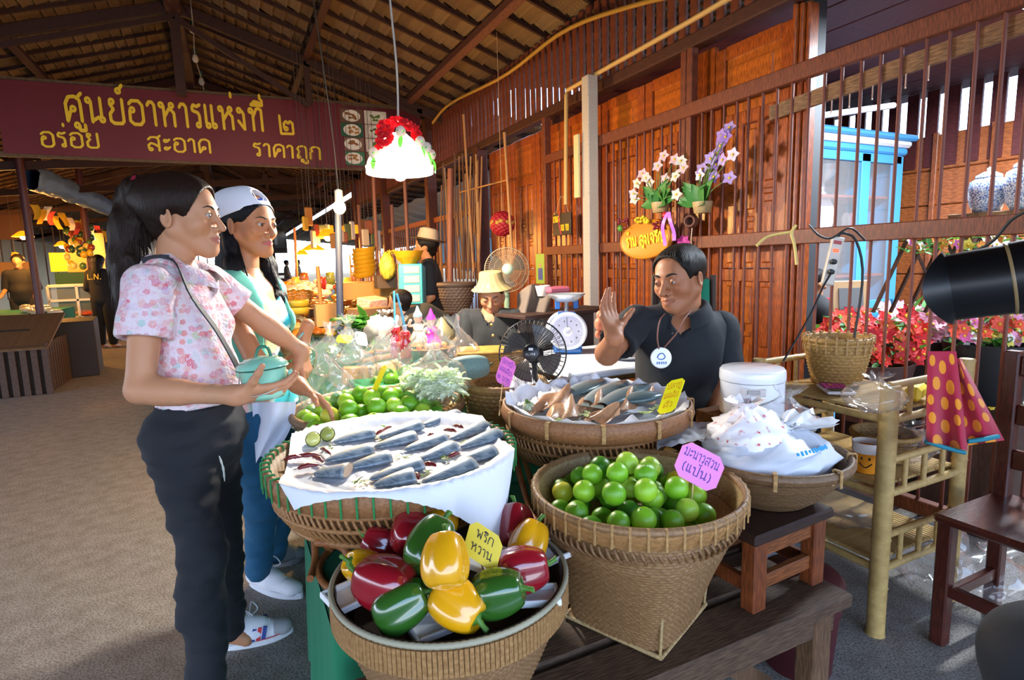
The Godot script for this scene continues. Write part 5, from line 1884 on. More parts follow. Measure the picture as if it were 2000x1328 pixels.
	s.cap(hip-side*0.065-Vector3(0,0.02,0),hip+side*0.065-Vector3(0,0.02,0),0.105,0.105,0.05)
	s.cap(hip+front*0.012,waist-Vector3(0,0.02,0),0.135,0.118,0.06,front,0.7)
	s.cap(hip-front*0.012-Vector3(0,0.05,0),hip-front*0.008-Vector3(0,0.1,0),0.082,0.078,0.05)
	for q in[[hr,knr,anr],[hl,knl,anl]]:
		s.cap(q[0],q[1],0.088,0.06,0.04)
		s.cap(q[1],q[2],0.06,0.048,0.03)
		s.cap(q[1].lerp(q[2],0.2)-front*0.018,q[1].lerp(q[2],0.4)-front*0.015,0.055,0.05,0.03)
	s.cut(waist+Vector3(0,-0.012,0),Vector3.UP)
	s.rough(0.012,8.0,noise(1.0,2),Vector3(0.8,2.4,0.8))
	mb=MB.new();s.mesh(mb)
	put("jeans",mb,denim("black","15161c"),o)
	mb=MB.new()
	mb.tube(curve([at(428,890,1.62),at(436,915,1.6),at(439,940,1.61)],8),[0.001,0.002,0.0032,0.0022,0.0034,0.0024,0.003,0.0018,0.001],5)
	put("frayed_rip",mb,plain("aab0a8",0.9),o)
	var hm:=hair_mat("brown","24160f")
	s=SDF.new(hc-Vector3.ONE*0.2,hc+Vector3.ONE*0.2,0.005)
	scalp(s,hc,hb,1.06,0.012,0.082,-0.02)
	s.cap(hc+hb*Vector3(0,0.075,-0.1),hc+hb*Vector3(0,0.06,-0.13),0.04,0.035,0.04)
	mb=MB.new();s.mesh(mb)
	var tie:=hc+hb*Vector3(0,0.085,-0.125)
	s=SDF.new(Vector3(-0.55,0.95,-2.4),Vector3(0.1,1.7,-1.7),0.008)
	var pts:=[tie,at(272,385,1.76),at(262,450,1.76),at(258,520,1.75),at(252,570,1.74),at(243,610,1.74)]
	for i in 5:
		s.cap(pts[i],pts[i+1],[0.036,0.056,0.062,0.06,0.042][i],[0.056,0.062,0.06,0.042,0.014][i],0.03)
	s.rough(0.012,8.0,noise(1.0,2),Vector3(3,0.5,3))
	s.mesh(mb)
	strands(mb,[tie+Vector3(-0.03,-0.03,-0.02),tie+Vector3(0.02,-0.03,0.02)],[at(240,590,1.74),at(268,620,1.74)],130,0.0016,0.014,Vector3(-0.006,0,0))
	strands(mb,[pts[2],pts[2]+Vector3(0.02,0,0)],[at(232,585,1.74),at(258,640,1.72)],60,0.0014,0.01,Vector3(-0.005,0,0))
	put("hair",mb,hm,o)
	mb=MB.new();mb.ell(tie+Vector3(0,0.015,0),Vector3(0.016,0.03,0.03),12)
	put("hair_tie",mb,plain("8a1c34",0.4),o)
	mb=MB.new()
	var sp:=curve([shr+Vector3(0,0.07,0)-front*0.05+side*0.06,shr+Vector3(0,0.07,0)+side*0.07+front*0.03,at(372,575,1.6),at(420,640,1.61),at(455,700,1.63),at(472,735,1.66)],24)
	for i in sp.size()-1:
		mb.bar(sp[i],sp[i+1]+(sp[i+1]-sp[i])*0.15,0.022,0.004,front)
	put("bag_strap",mb,plain("2a2c30",0.7),o)
	var toe_l:=on_y(572,1232,0.0);var heel_l:=on_y(436,1268,0.0)
	shoe(o,heel_l,toe_l,"e4e4ea","dfe0e2","9a9a9c",anl,true)
	var hd:=flat_dir(toe_l-heel_l)
	shoe(o,Vector3(anr.x,0,anr.z)-hd*0.06,Vector3(anr.x,0,anr.z)+hd*0.2,"e4e4ea","dfe0e2","9a9a9c",anr,true)
	var pc:=at(518,742,1.62)
	var p:=thing("enamel_pot",pc-Vector3(0,0.05,0),"small mint green enamel pot with lid held by the woman in floral blouse","pot")
	var en:=mat("mint_enamel","8ccbb0",0.2,{"coat":0.8})
	var b:=pc-Vector3(0,0.05,0)
	var tl:=Basis(CF,-0.06).scaled_local(Vector3(0.98,1.22,0.98))
	mb=MB.new()
	mb.lathe([Vector2(0,0),Vector2(0.05,0.0),Vector2(0.058,0.012),Vector2(0.064,0.07),Vector2(0.068,0.072)],40,b,tl)
	put("bowl",mb,en,p)
	mb=MB.new();mb.lathe([Vector2(0.07,0.07),Vector2(0.069,0.079),Vector2(0.055,0.088),Vector2(0.048,0.088),Vector2(0.046,0.093),Vector2(0.0,0.098)],40,b,tl)
	put("lid",mb,en,p)
	var rp:=[]
	for i in 40:rp.append(b+tl*Vector3(cos(TAU*i/40)*0.07,0.071,sin(TAU*i/40)*0.07))
	mb=MB.new();mb.tube(rp,0.0022,6,false,true)
	put("rim",mb,plain("1e5a44",0.3),p)
	mb=MB.new();mb.tube(curve([b+Vector3(-0.02,0.114,0.0),b+Vector3(-0.01,0.142,0),b+Vector3(0.012,0.142,0),b+Vector3(0.02,0.116,0)],10),0.0045,8)
	put("knob",mb,plain("1f6a4c",0.3),p)
	mb=MB.new()
	mb.tube(curve([b-CR*0.07+Vector3(0,0.07,0),b-CR*0.05-CF*0.05+Vector3(0,0.02,0),b-CF*0.075+Vector3(0,0.01,0),b+CR*0.05-CF*0.05+Vector3(0,0.03,0),b+CR*0.07+Vector3(0,0.07,0)],20),0.0015,6)
	put("bail_handle",mb,plain("c8ccc8",0.3,{"m":0.8}),p)
	mb=MB.new()
	for k in[-1.0,1.0]:mb.ell(b+CR*0.073*k+Vector3(0,0.068,0),Vector3(0.008,0.014,0.008),10)
	put("ear",mb,en,p)
func girl_two():
	var o:=thing("person",Vector3(0.05,0,-2.45),"young woman in white backward cap with long black hair and blue jeans","person")
	var tone:="b57b55"
	var hc:=at(487,443,2.2)
	var look:=(flat_dir(CR*0.93-CF*0.34)+Vector3(0,-0.05,0)).normalized()
	var hb:=facing(look)
	var front:=flat_dir(CR*0.96-CF*0.1)
	var side:=Vector3.UP.cross(front).normalized()
	var neck:=at(478,535,2.22)
	var chest:=at(488,610,2.22)
	var shr:=at(432,568,2.1)
	var shl:=at(528,568,2.32)
	var waist:=at(500,720,2.22)
	var hip:=at(508,815,2.22)
	var elr:=at(500,705,2.0)
	var wrr:=at(582,752,1.98)
	var ell_:=at(535,690,2.36)
	var wrl:=at(590,668,2.2)
	var hr:=hip-side*0.085
	var hl:=hip+side*0.085
	var knr:=at(512,985,2.2)
	var knl:=at(545,965,2.34)
	var anr:=at(505,1110,2.3)
	var anl:=at(535,1080,2.5)
	var mb:=MB.new()
	var s:=SDF.new(Vector3(-0.35,0.0,-3.0),Vector3(0.6,1.5,-2.0),0.012)
	torso(s,hip,waist,chest,neck,shl,shr,front,-0.01,true)
	s.cap(neck-Vector3(0,0.02,0),hc+hb*Vector3(0,-0.06,-0.02),0.05,0.045,0.03)
	for q in[[shr,elr,wrr],[shl,ell_,wrl]]:
		s.cap(q[0],q[1],0.042,0.034,0.03)
		s.cap(q[1],q[2],0.034,0.024,0.015)
	for q in[[hr,knr,anr],[hl,knl,anl]]:
		s.cap(q[0],q[1],0.07,0.045,0.03)
		s.cap(q[1],q[2],0.045,0.03,0.03)
	s.mesh(mb)
	for i in mb.V.size():mb.C[i]=lin(tone)
	head(mb,o,hc,hb,1.04,tone,"b04a50",false,0.003,neck)
	hand(mb,wrr,CR*0.8-CU*0.55+CF*0.1,-CF*0.35-CU*0.85-CR*0.3,CU*0.5+CR*0.3-CF*0.3,[0.15,0.25,0.3,0.35,0.3],1.0,tone,0.2,Vector3(0.75,0.6,0.2),elr)
	hand(mb,wrl,-CR*0.3-CU*0.9,-CF*0.2-CR*0.9,-CF,[0.3,0.5,0.55,0.6,0.6],0.9,tone,0.1)
	put("body",mb,skin_mat("woman"),o)
	s=SDF.new(Vector3(-0.3,0.8,-2.9),Vector3(0.5,1.5,-2.0),0.009)
	torso(s,hip+Vector3(0,0.04,0),waist,chest,neck,shl,shr,front,0.006,true,true)
	s.cap(neck+Vector3(0,0.12,0)+front*0.03,neck+front*0.085-Vector3(0,0.07,0),0.065,0.05,0.01,Vector3.ZERO,1.0,1)
	s.cut(hip+Vector3(0,0.0,0),Vector3.DOWN)
	s.rough(0.006,6.0,noise(1.0,3),Vector3(1,0.5,1))
	mb=MB.new();s.mesh(mb)
	var nz:=noise(1.6,2)
	for i in mb.V.size():
		var p:=mb.V[i]
		var k:=nz.get_noise_3dv(p*Vector3(3,5,3))+(p.y-1.1)*0.6
		var c:=lin("cfe2d4")
		if k>0.25:c=lin("d8e6a8")
		elif k>0.12:c=lin("f0b8b4")
		elif k<-0.22:c=lin("2cb4c4")
		elif k<-0.1:c=lin("bfe8e4")
		mb.C[i]=c
	put("top",mb,mat("layered_top","ffffff",0.85,{"vc":true,"rim":0.2}),o)
	s=SDF.new(Vector3(-0.3,0.9,-2.9),Vector3(0.5,1.5,-2.0),0.009)
	torso(s,hip+Vector3(0,0.04,0),waist,chest,neck,shl,shr,front,0.018,true,false)
	s.cap(neck+Vector3(0,0.1,0)+front*0.05,waist+front*0.14-Vector3(0,0.2,0),0.08,0.07,0.01,Vector3.ZERO,1.0,1)
	s.cap(neck+Vector3(0,0.12,0),neck-Vector3(0,0.02,0),0.07,0.06,0.01,Vector3.ZERO,1.0,1)
	s.cut(waist+Vector3(0,-0.02,0),Vector3.DOWN)
	mb=MB.new();s.mesh(mb)
	sleeve(mb,shr,shr.lerp(elr,0.4),0.062,0.062)
	sleeve(mb,shl,shl.lerp(ell_,0.4),0.062,0.062)
	put("vest",mb,mat("teal_vest","63b9a2",0.85,{"rim":0.2}),o)
	s=SDF.new(Vector3(-0.35,0.05,-3.0),Vector3(0.55,0.98,-2.0),0.01)
	s.cap(hip-side*0.06,hip+side*0.06,0.115,0.115,0.05)
	for q in[[hr,knr,anr],[hl,knl,anl]]:
		s.cap(q[0],q[1],0.09,0.064,0.04)
		s.cap(q[1],q[2],0.062,0.05,0.03)
	s.rough(0.008,9.0,noise(1.0,2),Vector3(1,2.2,1))
	s.cut(hip+Vector3(0,0.08,0),Vector3.UP)
	mb=MB.new();s.mesh(mb)
	put("jeans",mb,denim("blue","1f6388"),o)
	var hm:=hair_mat("black","0e0c0e")
	s=SDF.new(hc-Vector3(0.25,0.6,0.25),hc+Vector3(0.25,0.2,0.25),0.007)
	var s1:=SDF.new(hc-Vector3.ONE*0.2,hc+Vector3.ONE*0.2,0.006)
	scalp(s1,hc,hb,1.04,0.006,0.07,-0.04)
	var cb:=hb*Basis(Vector3.RIGHT,-0.32)
	var top:=hc+hb*Vector3(0,0.05,-0.025)
	s1.cut(top+cb*Vector3(0,0.0,0),cb*Vector3.UP)
	for k in[-1.0,1.0]:
		var p0:=hc+hb*Vector3(k*0.068,-0.01,-0.035)
		var p1:=hc+hb*Vector3(k*0.085,-0.15,0.0)
		var p2:=neck+hb*Vector3(k*0.085,-0.1,0.075)
		var p3:=neck+hb*Vector3(k*0.075,-0.32 if k<0 else-0.3,0.125)
		s.cap(p0,p1,0.02,0.028,0.03)
		s.cap(p1,p2,0.028,0.03,0.03)
		s.cap(p2,p3,0.03,0.012,0.03)
	s.cap(hc+hb*Vector3(0,0,-0.07),neck+hb*Vector3(0,-0.2,-0.1),0.06,0.06,0.05)
	s.rough(0.008,8.0,noise(1.0,2),Vector3(3,0.4,3))
	mb=MB.new();s.mesh(mb);s1.mesh(mb)
	for k in[-1.0,1.0]:
		strands(mb,[hc+hb*Vector3(k*0.06,-0.04,-0.02),hc+hb*Vector3(k*0.09,-0.06,-0.03)],[neck+hb*Vector3(k*0.06,-0.36,0.13),neck+hb*Vector3(k*0.1,-0.33,0.1)],110,0.0015,0.013,hb*Vector3(k*0.012,0,0.015))
	put("hair",mb,hm,o)
	s=SDF.new(hc-Vector3.ONE*0.2,hc+Vector3.ONE*0.24,0.004)
	s.ell(top,Vector3(0.093,0.102,0.111),cb)
	s.ell(top+cb*Vector3(0,0.035,-0.05),Vector3(0.08,0.074,0.07),cb,0.03)
	s.ell(top+cb*Vector3(0,-0.012,0),Vector3(0.082,0.09,0.1),cb,0.0,1)
	s.cut(top+cb*Vector3(0,-0.012,0),cb*Vector3.DOWN)
	s.cap(top+cb*Vector3(0,0.035,0.12),top+cb*Vector3(0,0.035,0.07),0.03,0.03,0.0,Vector3.ZERO,1.0,1)
	mb=MB.new();s.mesh(mb)
	var cm:=mat("white_cap","dfe1ea",0.85,{"bump":weave_tex("cloth_weave",24,0.2,0.5),"bs":0.03,"scale":10.0})
	var cap:=Node3D.new();cap.name="cap";o.add_child(cap);cap.position=top-o.position
	put("crown",mb,cm,cap)
	mb=MB.new()
	mb.surf(14,3,func(u,v):
		var a:float=lerpf(-0.9,0.9,u)
		return top+cb*Vector3(sin(a)*0.091,-0.01+v*0.024,cos(a)*0.109))
	put("strap",mb,cm,cap)
	mb=MB.new()
	mb.surf(16,6,func(u,v):
		var a:float=lerpf(-1.0,1.0,u)
		return top+cb*Vector3(sin(a)*(0.09+v*0.01),-0.012-0.02*v+0.02*a*a*v,-(cos(a)*0.1+v*0.07*cos(a))))
	put("peak",mb,cm,cap)
	mb=MB.new();mb.ell(top+cb*Vector3(0,0.1,-0.02),Vector3(0.008,0.005,0.008),8)
	put("button",mb,cm,cap)
	mb=MB.new()
	for k in[-0.9,-0.3,0.9]:
		var pth:=[]
		for i in 9:
			var q:=i/8.0*1.5
			pth.append(top+cb*Vector3(sin(k)*cos(q)*0.0915,sin(q)*0.099,cos(k)*cos(q)*0.1095))
		mb.tube(pth,0.0012,4,false)
	put("seam",mb,plain("f4f4f6",0.7),cap)
	mb=MB.new()
	mb.surf(8,2,func(u,v):return top+cb*Vector3((u-0.5)*0.05,0.014+v*0.01,0.108-(u-0.5)*(u-0.5)*0.15))
	put("label_tab",mb,plain("2450b0",0.6),cap)
	shoe(o,on_y(490,1140,0.0),on_y(590,1168,0.0),"d9d8dc","d0d0d6","d4d2d6",anr)
	shoe(o,on_y(528,1106,0.0),on_y(592,1090,0.0),"6f7478","8c8c90","74787a",anl)
	var bo:=thing("cloth_bag",at(532,860,2.05),"limp white cloth bag hanging between the two shoppers","bag")
	mb=MB.new()
	mb.surf(16,14,func(u,v):
		var px:float=lerpf(lerpf(492,500,v),lerpf(578,520,v*v),u)
		var py:float=lerpf(785,905,v)-14.0*sin(u*PI)*v
		return at(px,py,2.04+0.03*sin(u*8.0+v*2.0)))
	put("cloth",mb,plain("dde2f0",0.8,{"back":"707890"}),bo)
	mb=MB.new();mb.tube(curve([at(500,788,2.04),at(510,740,2.06),at(535,690,2.1)],8),0.006,6)
	put("handle",mb,plain("dde2f0",0.8,{"back":"707890"}),bo)
	var wm:=MB.new();hoop(wm,Vector3.ZERO,0.028,0.005)
	wm.move(Transform3D(facing(Vector3(-CR.x,0.8,-CR.z))*Basis(Vector3.RIGHT,PI/2),wrl+Vector3(0,0.02,0)))
	put("bracelet",wm,plain("8ab0b0",0.3,{"m":0.5}),o)
func vendor_man():
	var o:=thing("person",Vector3(1.62,0,-1.82),"smiling man vendor in black polo shirt raising his hand","person")
	var tone:="a56d4c"
	var hc:=at(1328,548,2.3)
	var look:=(flat_dir(-CR*0.78-CF*0.62)+Vector3(0,-0.14,0)).normalized()
	var hb:=facing(look)
	hb=Basis(look,0.08)*hb
	var front:=flat_dir(-CR*0.35-CF*0.9)
	var side:=Vector3.UP.cross(front).normalized()
	var neck:=at(1335,612,2.33)
	var chest:=at(1325,685,2.33)
	var shr:=at(1243,628,2.3)
	var shl:=at(1408,640,2.36)
	var waist:=at(1320,800,2.33)
	var hip:=at(1320,880,2.35)
	var elr:=at(1186,690,2.16)
	var wrr:=at(1190,645,2.12)
	var ell_:=at(1415,735,2.32)
	var wrl:=at(1385,850,2.12)
	wrr=at(1200,660,1.97)
	var mb:=MB.new()
	var s:=SDF.new(hip-Vector3(0.5,0.2,0.5),neck+Vector3(0.5,0.15,0.6),0.012)
	torso(s,hip,waist,chest,neck,shl,shr,front,-0.012,false)
	s.cap(neck-Vector3(0,0.02,0),hc+hb*Vector3(0,-0.06,-0.02),0.066,0.056,0.03)
	for q in[[shr,elr,wrr],[shl,ell_,wrl]]:
		s.cap(q[0],q[1],0.054,0.044,0.03)
		s.cap(q[1],q[2],0.046,0.03,0.015)
	s.mesh(mb)
	var l:=SDF.new(hip-Vector3(0.5,0.85,0.5),hip+Vector3(0.5,0.15,0.5),0.014)
	for k in[-1.0,1.0]:
		var kn:Vector3=hip+front*0.36+side*0.13*k-Vector3(0,0.08,0)
		l.cap(hip+side*0.1*k-Vector3(0,0.05,0),kn,0.09,0.065,0.04)
		l.cap(kn,Vector3(kn.x,0.08,kn.z)-front*0.03,0.06,0.04,0.02)
		l.cap(Vector3(kn.x,0.05,kn.z)-front*0.05,Vector3(kn.x,0.035,kn.z)+front*0.14,0.04,0.034,0.02)
	l.mesh(mb)
	for i in mb.V.size():mb.C[i]=lin(tone)
	head(mb,o,hc,hb,1.12,tone,"97584e",true,0.003,neck,1.0,0.45)
	hand(mb,wrr,CU*0.85-CR*0.16+CF*0.4,CR*0.5-CF*0.8+CU*0.3,CR,[0.2,0.15,0.2,0.28,0.35],1.04,tone,0.2,Vector3(0.75,0.65,0.2),elr)
	hand(mb,wrl,(wrl-ell_).normalized()-CR*0.3,-side,front,[0.3,0.4,0.45,0.5,0.5],1.05,tone,0.12,Vector3(0.55,0.8,0.15),ell_)
	put("body",mb,skin_mat("man"),o)
	var pm:=mat("black_polo","14181d",0.85,{"bump":weave_tex("cloth_weave",24,0.2,0.5),"bs":0.05,"scale":9.0,"rim":0.4})
	s=SDF.new(hip-Vector3(0.4,0.05,0.45),neck+Vector3(0.4,0.14,0.45),0.01)
	torso(s,hip,waist,chest,neck+Vector3(0,0.015,0),shl,shr,front,0.006,false)
	s.cap(neck+Vector3(0,0.14,0)+front*0.03,neck+front*0.06-Vector3(0,0.02,0),0.08,0.062,0.01,Vector3.ZERO,1.0,1)
	s.cap(neck+front*0.11+Vector3(0,0.02,0),neck+front*0.13-Vector3(0,0.07,0),0.034,0.008,0.005,Vector3.ZERO,1.0,1)
	s.cut(hip+Vector3(0,0.0,0),Vector3.DOWN)
	s.rough(0.009,4.5,noise(1.0,3),Vector3(1,0.6,1))
	mb=MB.new();s.mesh(mb)
	sleeve(mb,shr,shr.lerp(elr,0.7),0.07,0.078,0.005)
	sleeve(mb,shl,shl.lerp(ell_,0.8),0.072,0.08,0.005)
	put("polo_shirt",mb,pm,o)
	mb=MB.new()
	for k in[-1.0,1.0]:
		mb.surf(12,4,func(u,v):
			var a:float=lerpf(PI,0.3,u)
			var d:Vector3=side*k*sin(a)+front*cos(a)
			return neck+front*0.012+d*(0.074+v*(0.03+0.03*u))+Vector3(0,0.052-0.06*u*u-0.045*v*v+0.02*sin(v*3.1),0))
	put("collar",mb,pm,o)
	mb=MB.new()
	var bt:=neck+front*0.145-Vector3(0,0.15,0)
	mb.ell(at(1312,651,2.18),Vector3(0.006,0.006,0.006),8)
	put("button",mb,plain("3a3a3c",0.4),o)
	s=SDF.new(hc-Vector3.ONE*0.2,hc+Vector3.ONE*0.2,0.005)
	scalp(s,hc,hb,1.12,0.009,0.091,-0.005)
	s.rough(0.004,12.0,noise(1.0,2),Vector3(1,1,1))
	mb=MB.new();s.mesh(mb)
	for i in 7:
		var x:=-0.01+0.009*i+rng.randf_range(-0.003,0.003)
		mb.tube(curve([hc+hb*(Vector3(x,0.112,0.062)*1.12),hc+hb*(Vector3(x+0.012,0.1,0.086)*1.12),hc+hb*(Vector3(x+0.03,0.078+rng.randf()*0.012,0.09)*1.12)],7),0.0009,4)
	put("hair",mb,hair_mat("man","17140f"),o)
	var bc:=at(1291,699,2.1)
	var bd:=Node3D.new();bd.name="badge";o.add_child(bd);bd.position=bc-o.position
	mb=MB.new();mb.lathe([Vector2(0,0.006),Vector2(0.036,0.006),Vector2(0.039,0.0),Vector2(0.036,-0.006),Vector2(0,-0.006)],32,bc,facing(-CF)*Basis(Vector3.RIGHT,PI/2))
	put("disc",mb,plain("eef0f4",0.3),bd)
	mb=MB.new()
	var fb:=facing(-CF)
	for i in 5:
		mb.box(bc+fb*Vector3(-0.016+0.008*i,-0.018,0.0075),Vector3(0.004,0.009,0.002),fb*Basis(Vector3.BACK,0.3*(i % 2)-0.15))
	mb.tube(curve([bc+fb*Vector3(-0.015,0.0,0.0075),bc+fb*Vector3(-0.008,0.014,0.0075),bc+fb*Vector3(0.006,0.016,0.0075),bc+fb*Vector3(0.013,0.002,0.0075),bc+fb*Vector3(0.0,-0.006,0.0075),bc+fb*Vector3(-0.012,-0.002,0.0075)],16),0.0022,5)
	put("emblem",mb,plain("5a78b4",0.5),bd)
	mb=MB.new()
	mb.tube(curve([bc+Vector3(-0.01,0.035,0),at(1284,660,2.13),at(1288,628,2.17),at(1299,612,2.26)],12),0.0028,6)
	mb.tube(curve([bc+Vector3(0.012,0.035,0),at(1322,650,2.13),at(1337,622,2.2),at(1353,604,2.28)],12),0.0028,6)
	put("cord",mb,plain("7a4a3c",0.6),bd)
	var ch:=thing("chair",Vector3(1.75,0,-2.0),"dark cane chair with green cloth behind the man vendor","chair")
	var cb:=at(1335,590,2.56)
	mb=MB.new()
	mb.surf(16,10,func(u,v):return cb+CR*(u-0.5)*0.26+CU*((v-0.5)*0.32-(u-0.5)*(u-0.5)*0.3*v)+CF*(0.02*sin(u*40.0)*0.1))
	put("backrest",mb,mat("dark_cane_back","4a3020",0.6,{"bump":TEX["cane"],"bs":0.4,"scale":10.0}),ch)
	mb=MB.new()
	mb.surf(12,8,func(u,v):return cb-CF*0.012+CR*(u-0.45)*0.2+CU*((v-0.5)*0.2)+CF*0.01*sin(u*12.0))
	put("cloth",mb,plain("0e7a5a",0.8),ch)
	for k in[-1.0,1.0]:
		mb=MB.new();mb.rod(cb+CR*0.13*k+Vector3(0,0.12,0),Vector3(cb.x+CR.x*0.15*k,0,cb.z+CR.z*0.15*k),0.014)
		put("leg",mb,plain("3a2416",0.6),ch)
	mb=MB.new();mb.box(Vector3(hip.x,hip.y-0.13,hip.z),Vector3(0.42,0.04,0.4),facing(front),0.01)
	put("seat",mb,plain("3a2416",0.6),ch)
	for k in[-1.0,1.0]:
		mb=MB.new();var fp:Vector3=hip+front*0.17+side*0.18*k;mb.rod(Vector3(fp.x,hip.y-0.13,fp.z),Vector3(fp.x,0,fp.z),0.016)
		put("leg",mb,plain("3a2416",0.6),ch)
func hat_woman():
	var o:=thing("person",Vector3(1.35,0,-3.1),"woman in straw hat and black buttoned blouse looking down behind the stall","person")
	var tone:="a87250"
	var t:=3.3
	var hc:=at(961,578,t)
	var front:=flat_dir(-CF-CR*0.1)
	var look:=(front+Vector3(0,-0.42,0)).normalized()
	var hb:=facing(look)
	var side:=Vector3.UP.cross(front).normalized()
	var neck:=at(960,618,t+0.04)
	var chest:=at(958,660,t+0.03)
	var shr:=at(912,624,t)
	var shl:=at(1005,624,t)
	var waist:=chest-Vector3(0,0.24,0)
	var hip:=waist-Vector3(0,0.18,0)
	var elr:=at(900,690,t-0.05)
	var ell_:=at(1014,690,t-0.05)
	var wrr:=at(940,715,t-0.25)
	var wrl:=at(985,715,t-0.25)
	var mb:=MB.new()
	var s:=SDF.new(hip-Vector3(0.5,0.3,0.5),neck+Vector3(0.5,0.12,0.5),0.014)
	torso(s,hip,waist,chest,neck,shl,shr,front,-0.01,true)
	s.cap(neck-Vector3(0,0.02,0),hc+hb*Vector3(0,-0.05,-0.02),0.06,0.055,0.03)
	for q in[[shr,elr,wrr],[shl,ell_,wrl]]:
		s.cap(q[0],q[1],0.052,0.044,0.03);s.cap(q[1],q[2],0.042,0.03,0.015)
	for k in[-1.0,1.0]:
		var kn:Vector3=hip+front*0.4+side*0.12*k
		s.cap(hip+side*0.09*k,kn,0.085,0.06,0.04)
	s.mesh(mb)
	for i in mb.V.size():mb.C[i]=lin(tone)
	head(mb,o,hc,hb,0.9,tone,"8a4a48",true,0.0045,neck,0.0,0.0)
	hand(mb,wrr,side*-0.3+front,Vector3.DOWN,side,[0.3,0.4,0.4,0.5,0.5],0.95,tone)
	hand(mb,wrl,side*-0.6+front,Vector3.DOWN,-side,[0.3,0.4,0.4,0.5,0.5],0.95,tone)
	put("body",mb,skin_mat("woman"),o)
	var bm:=mat("black_blouse","1a1917",0.85,{"rim":0.3})
	s=SDF.new(hip-Vector3(0.4,0.12,0.4),neck+Vector3(0.4,0.12,0.4),0.012)
	torso(s,hip,waist,chest,neck,shl,shr,front,0.012,true)
	s.cap(neck+Vector3(0,0.1,0)+front*0.03,neck+front*0.1-Vector3(0,0.11,0),0.075,0.016,0.01,Vector3.ZERO,1.0,1)
	s.rough(0.007,5.0,noise(1.0,2))
	mb=MB.new();s.mesh(mb)
	sleeve(mb,shr,shr.lerp(elr,0.95),0.065,0.078);sleeve(mb,shl,shl.lerp(ell_,0.95),0.065,0.078)
	put("blouse",mb,bm,o)
	for p in[at(960,634,t-0.13),at(963,655,t-0.14)]:
		mb=MB.new();mb.ell(p,Vector3(0.009,0.009,0.009),10)
		put("button",mb,plain("d8b868",0.3,{"m":0.7}),o)
	s=SDF.new(hc-Vector3.ONE*0.2,hc+Vector3.ONE*0.2,0.008)
	var hatb:=(Basis(CR.normalized(),0.1)*Basis(Vector3.BACK,0.04)).scaled_local(Vector3(0.66,0.64,0.66))
	var hp:=hc+Vector3(0,0.06,-0.004)
	scalp(s,hc,hb,0.86,0.006,0.07,-0.02)
	s.cut(hp+Vector3(0,-0.012,0),Vector3.UP)
	mb=MB.new();s.mesh(mb)
	put("hair",mb,hair_mat("black","0e0c0e"),o)
	mb=MB.new()
	mb.lathe([Vector2(0,0.128),Vector2(0.05,0.13),Vector2(0.094,0.126),Vector2(0.1,0.115),Vector2(0.108,0.06),Vector2(0.122,0.02),Vector2(0.15,-0.012),Vector2(0.178,-0.03),Vector2(0.176,-0.036),Vector2(0.118,0.01),Vector2(0.1,0.05)],60,hp,hatb)
	for i in mb.V.size():
		var d:=mb.V[i]-hp
		mb.C[i]=lin("a8905c")*(0.82+0.18*sin(atan2(d.z,d.x)*46.0))
	put("straw_hat",mb,mat("straw_hat_weave","ffffff",0.8,{"vc":true}),o)
func bead(r:float,pts:Array,m:Material,called:String,parent:Node3D=null,seg:=6,n:=14)->MeshInstance3D:
	var mb:=MB.new()
	mb.tube(curve(pts,n),r,seg)
	return put(called,mb,m,parent)
func solid(called:String,c:Vector3,s:Vector3,m:Material,parent:Node3D=null,b:=Basis.IDENTITY,bev:=0.003)->MeshInstance3D:
	var mb:=MB.new()
	mb.box(c,s,b,bev)
	return put(called,mb,m,parent)
func turned(called:String,prof:Array,c:Vector3,m:Material,parent:Node3D=null,seg:=28,b:=Basis.IDENTITY)->MeshInstance3D:
	var mb:=MB.new()
	mb.lathe(prof,seg,c,b)
	return put(called,mb,m,parent)
func card(a:Vector3,b:Vector3,d:Vector3,hex:String,label:String,lines:Array,ink:String,stick:=Vector3.ZERO):
	var x:=b-a
	var y:=a-d
	var n:=x.cross(y).normalized()
	var o:=thing("price_card",d,label,"sign")
	var w:=x.length()
	var h:=y.length()
	var cr:=minf(w,h)*0.2
	var xf:=Transform3D(Basis(x/w,y/h,n),d)
	var mb:=MB.new()
	mb.prism(PackedVector2Array([Vector2(cr,0),Vector2(w-cr,0),Vector2(w,cr),Vector2(w,h-cr),Vector2(w-cr,h),Vector2(cr,h),Vector2(0,h-cr),Vector2(0,cr)]),0.003,xf)
	put("card",mb,plain(hex,0.5),o)
	var k:=lines.size()
	for i in k:
		var hh:float=h/(k*1.9+0.8)
		var yy:float=h-(i+1)*h/(k+0.5)+hh*0.1
		var wd:float=minf(w*0.82,thai_width(lines[i])*hh/9.0)
		var p0:Vector3=xf*Vector3((w-wd)*0.5,yy,0.0015)
		var xx:=x/w*wd/thai_width(lines[i])
		thai(lines[i],Transform3D(Basis(xx,y/h*hh/10.0,n*0.0004),p0),plain(ink,0.6),o,0.6,2.0,"letter")
	if stick!=Vector3.ZERO:
		bead(0.002,[xf*Vector3(w*0.5,h*0.1,-0.003),stick],plain("c8a878",0.7),"stick",o,5,2)
func film(key:="clear_film",a:=0.12)->StandardMaterial3D:
	return mat(key,"f2f4f6",0.12,{"a":a,"spec":0.9})
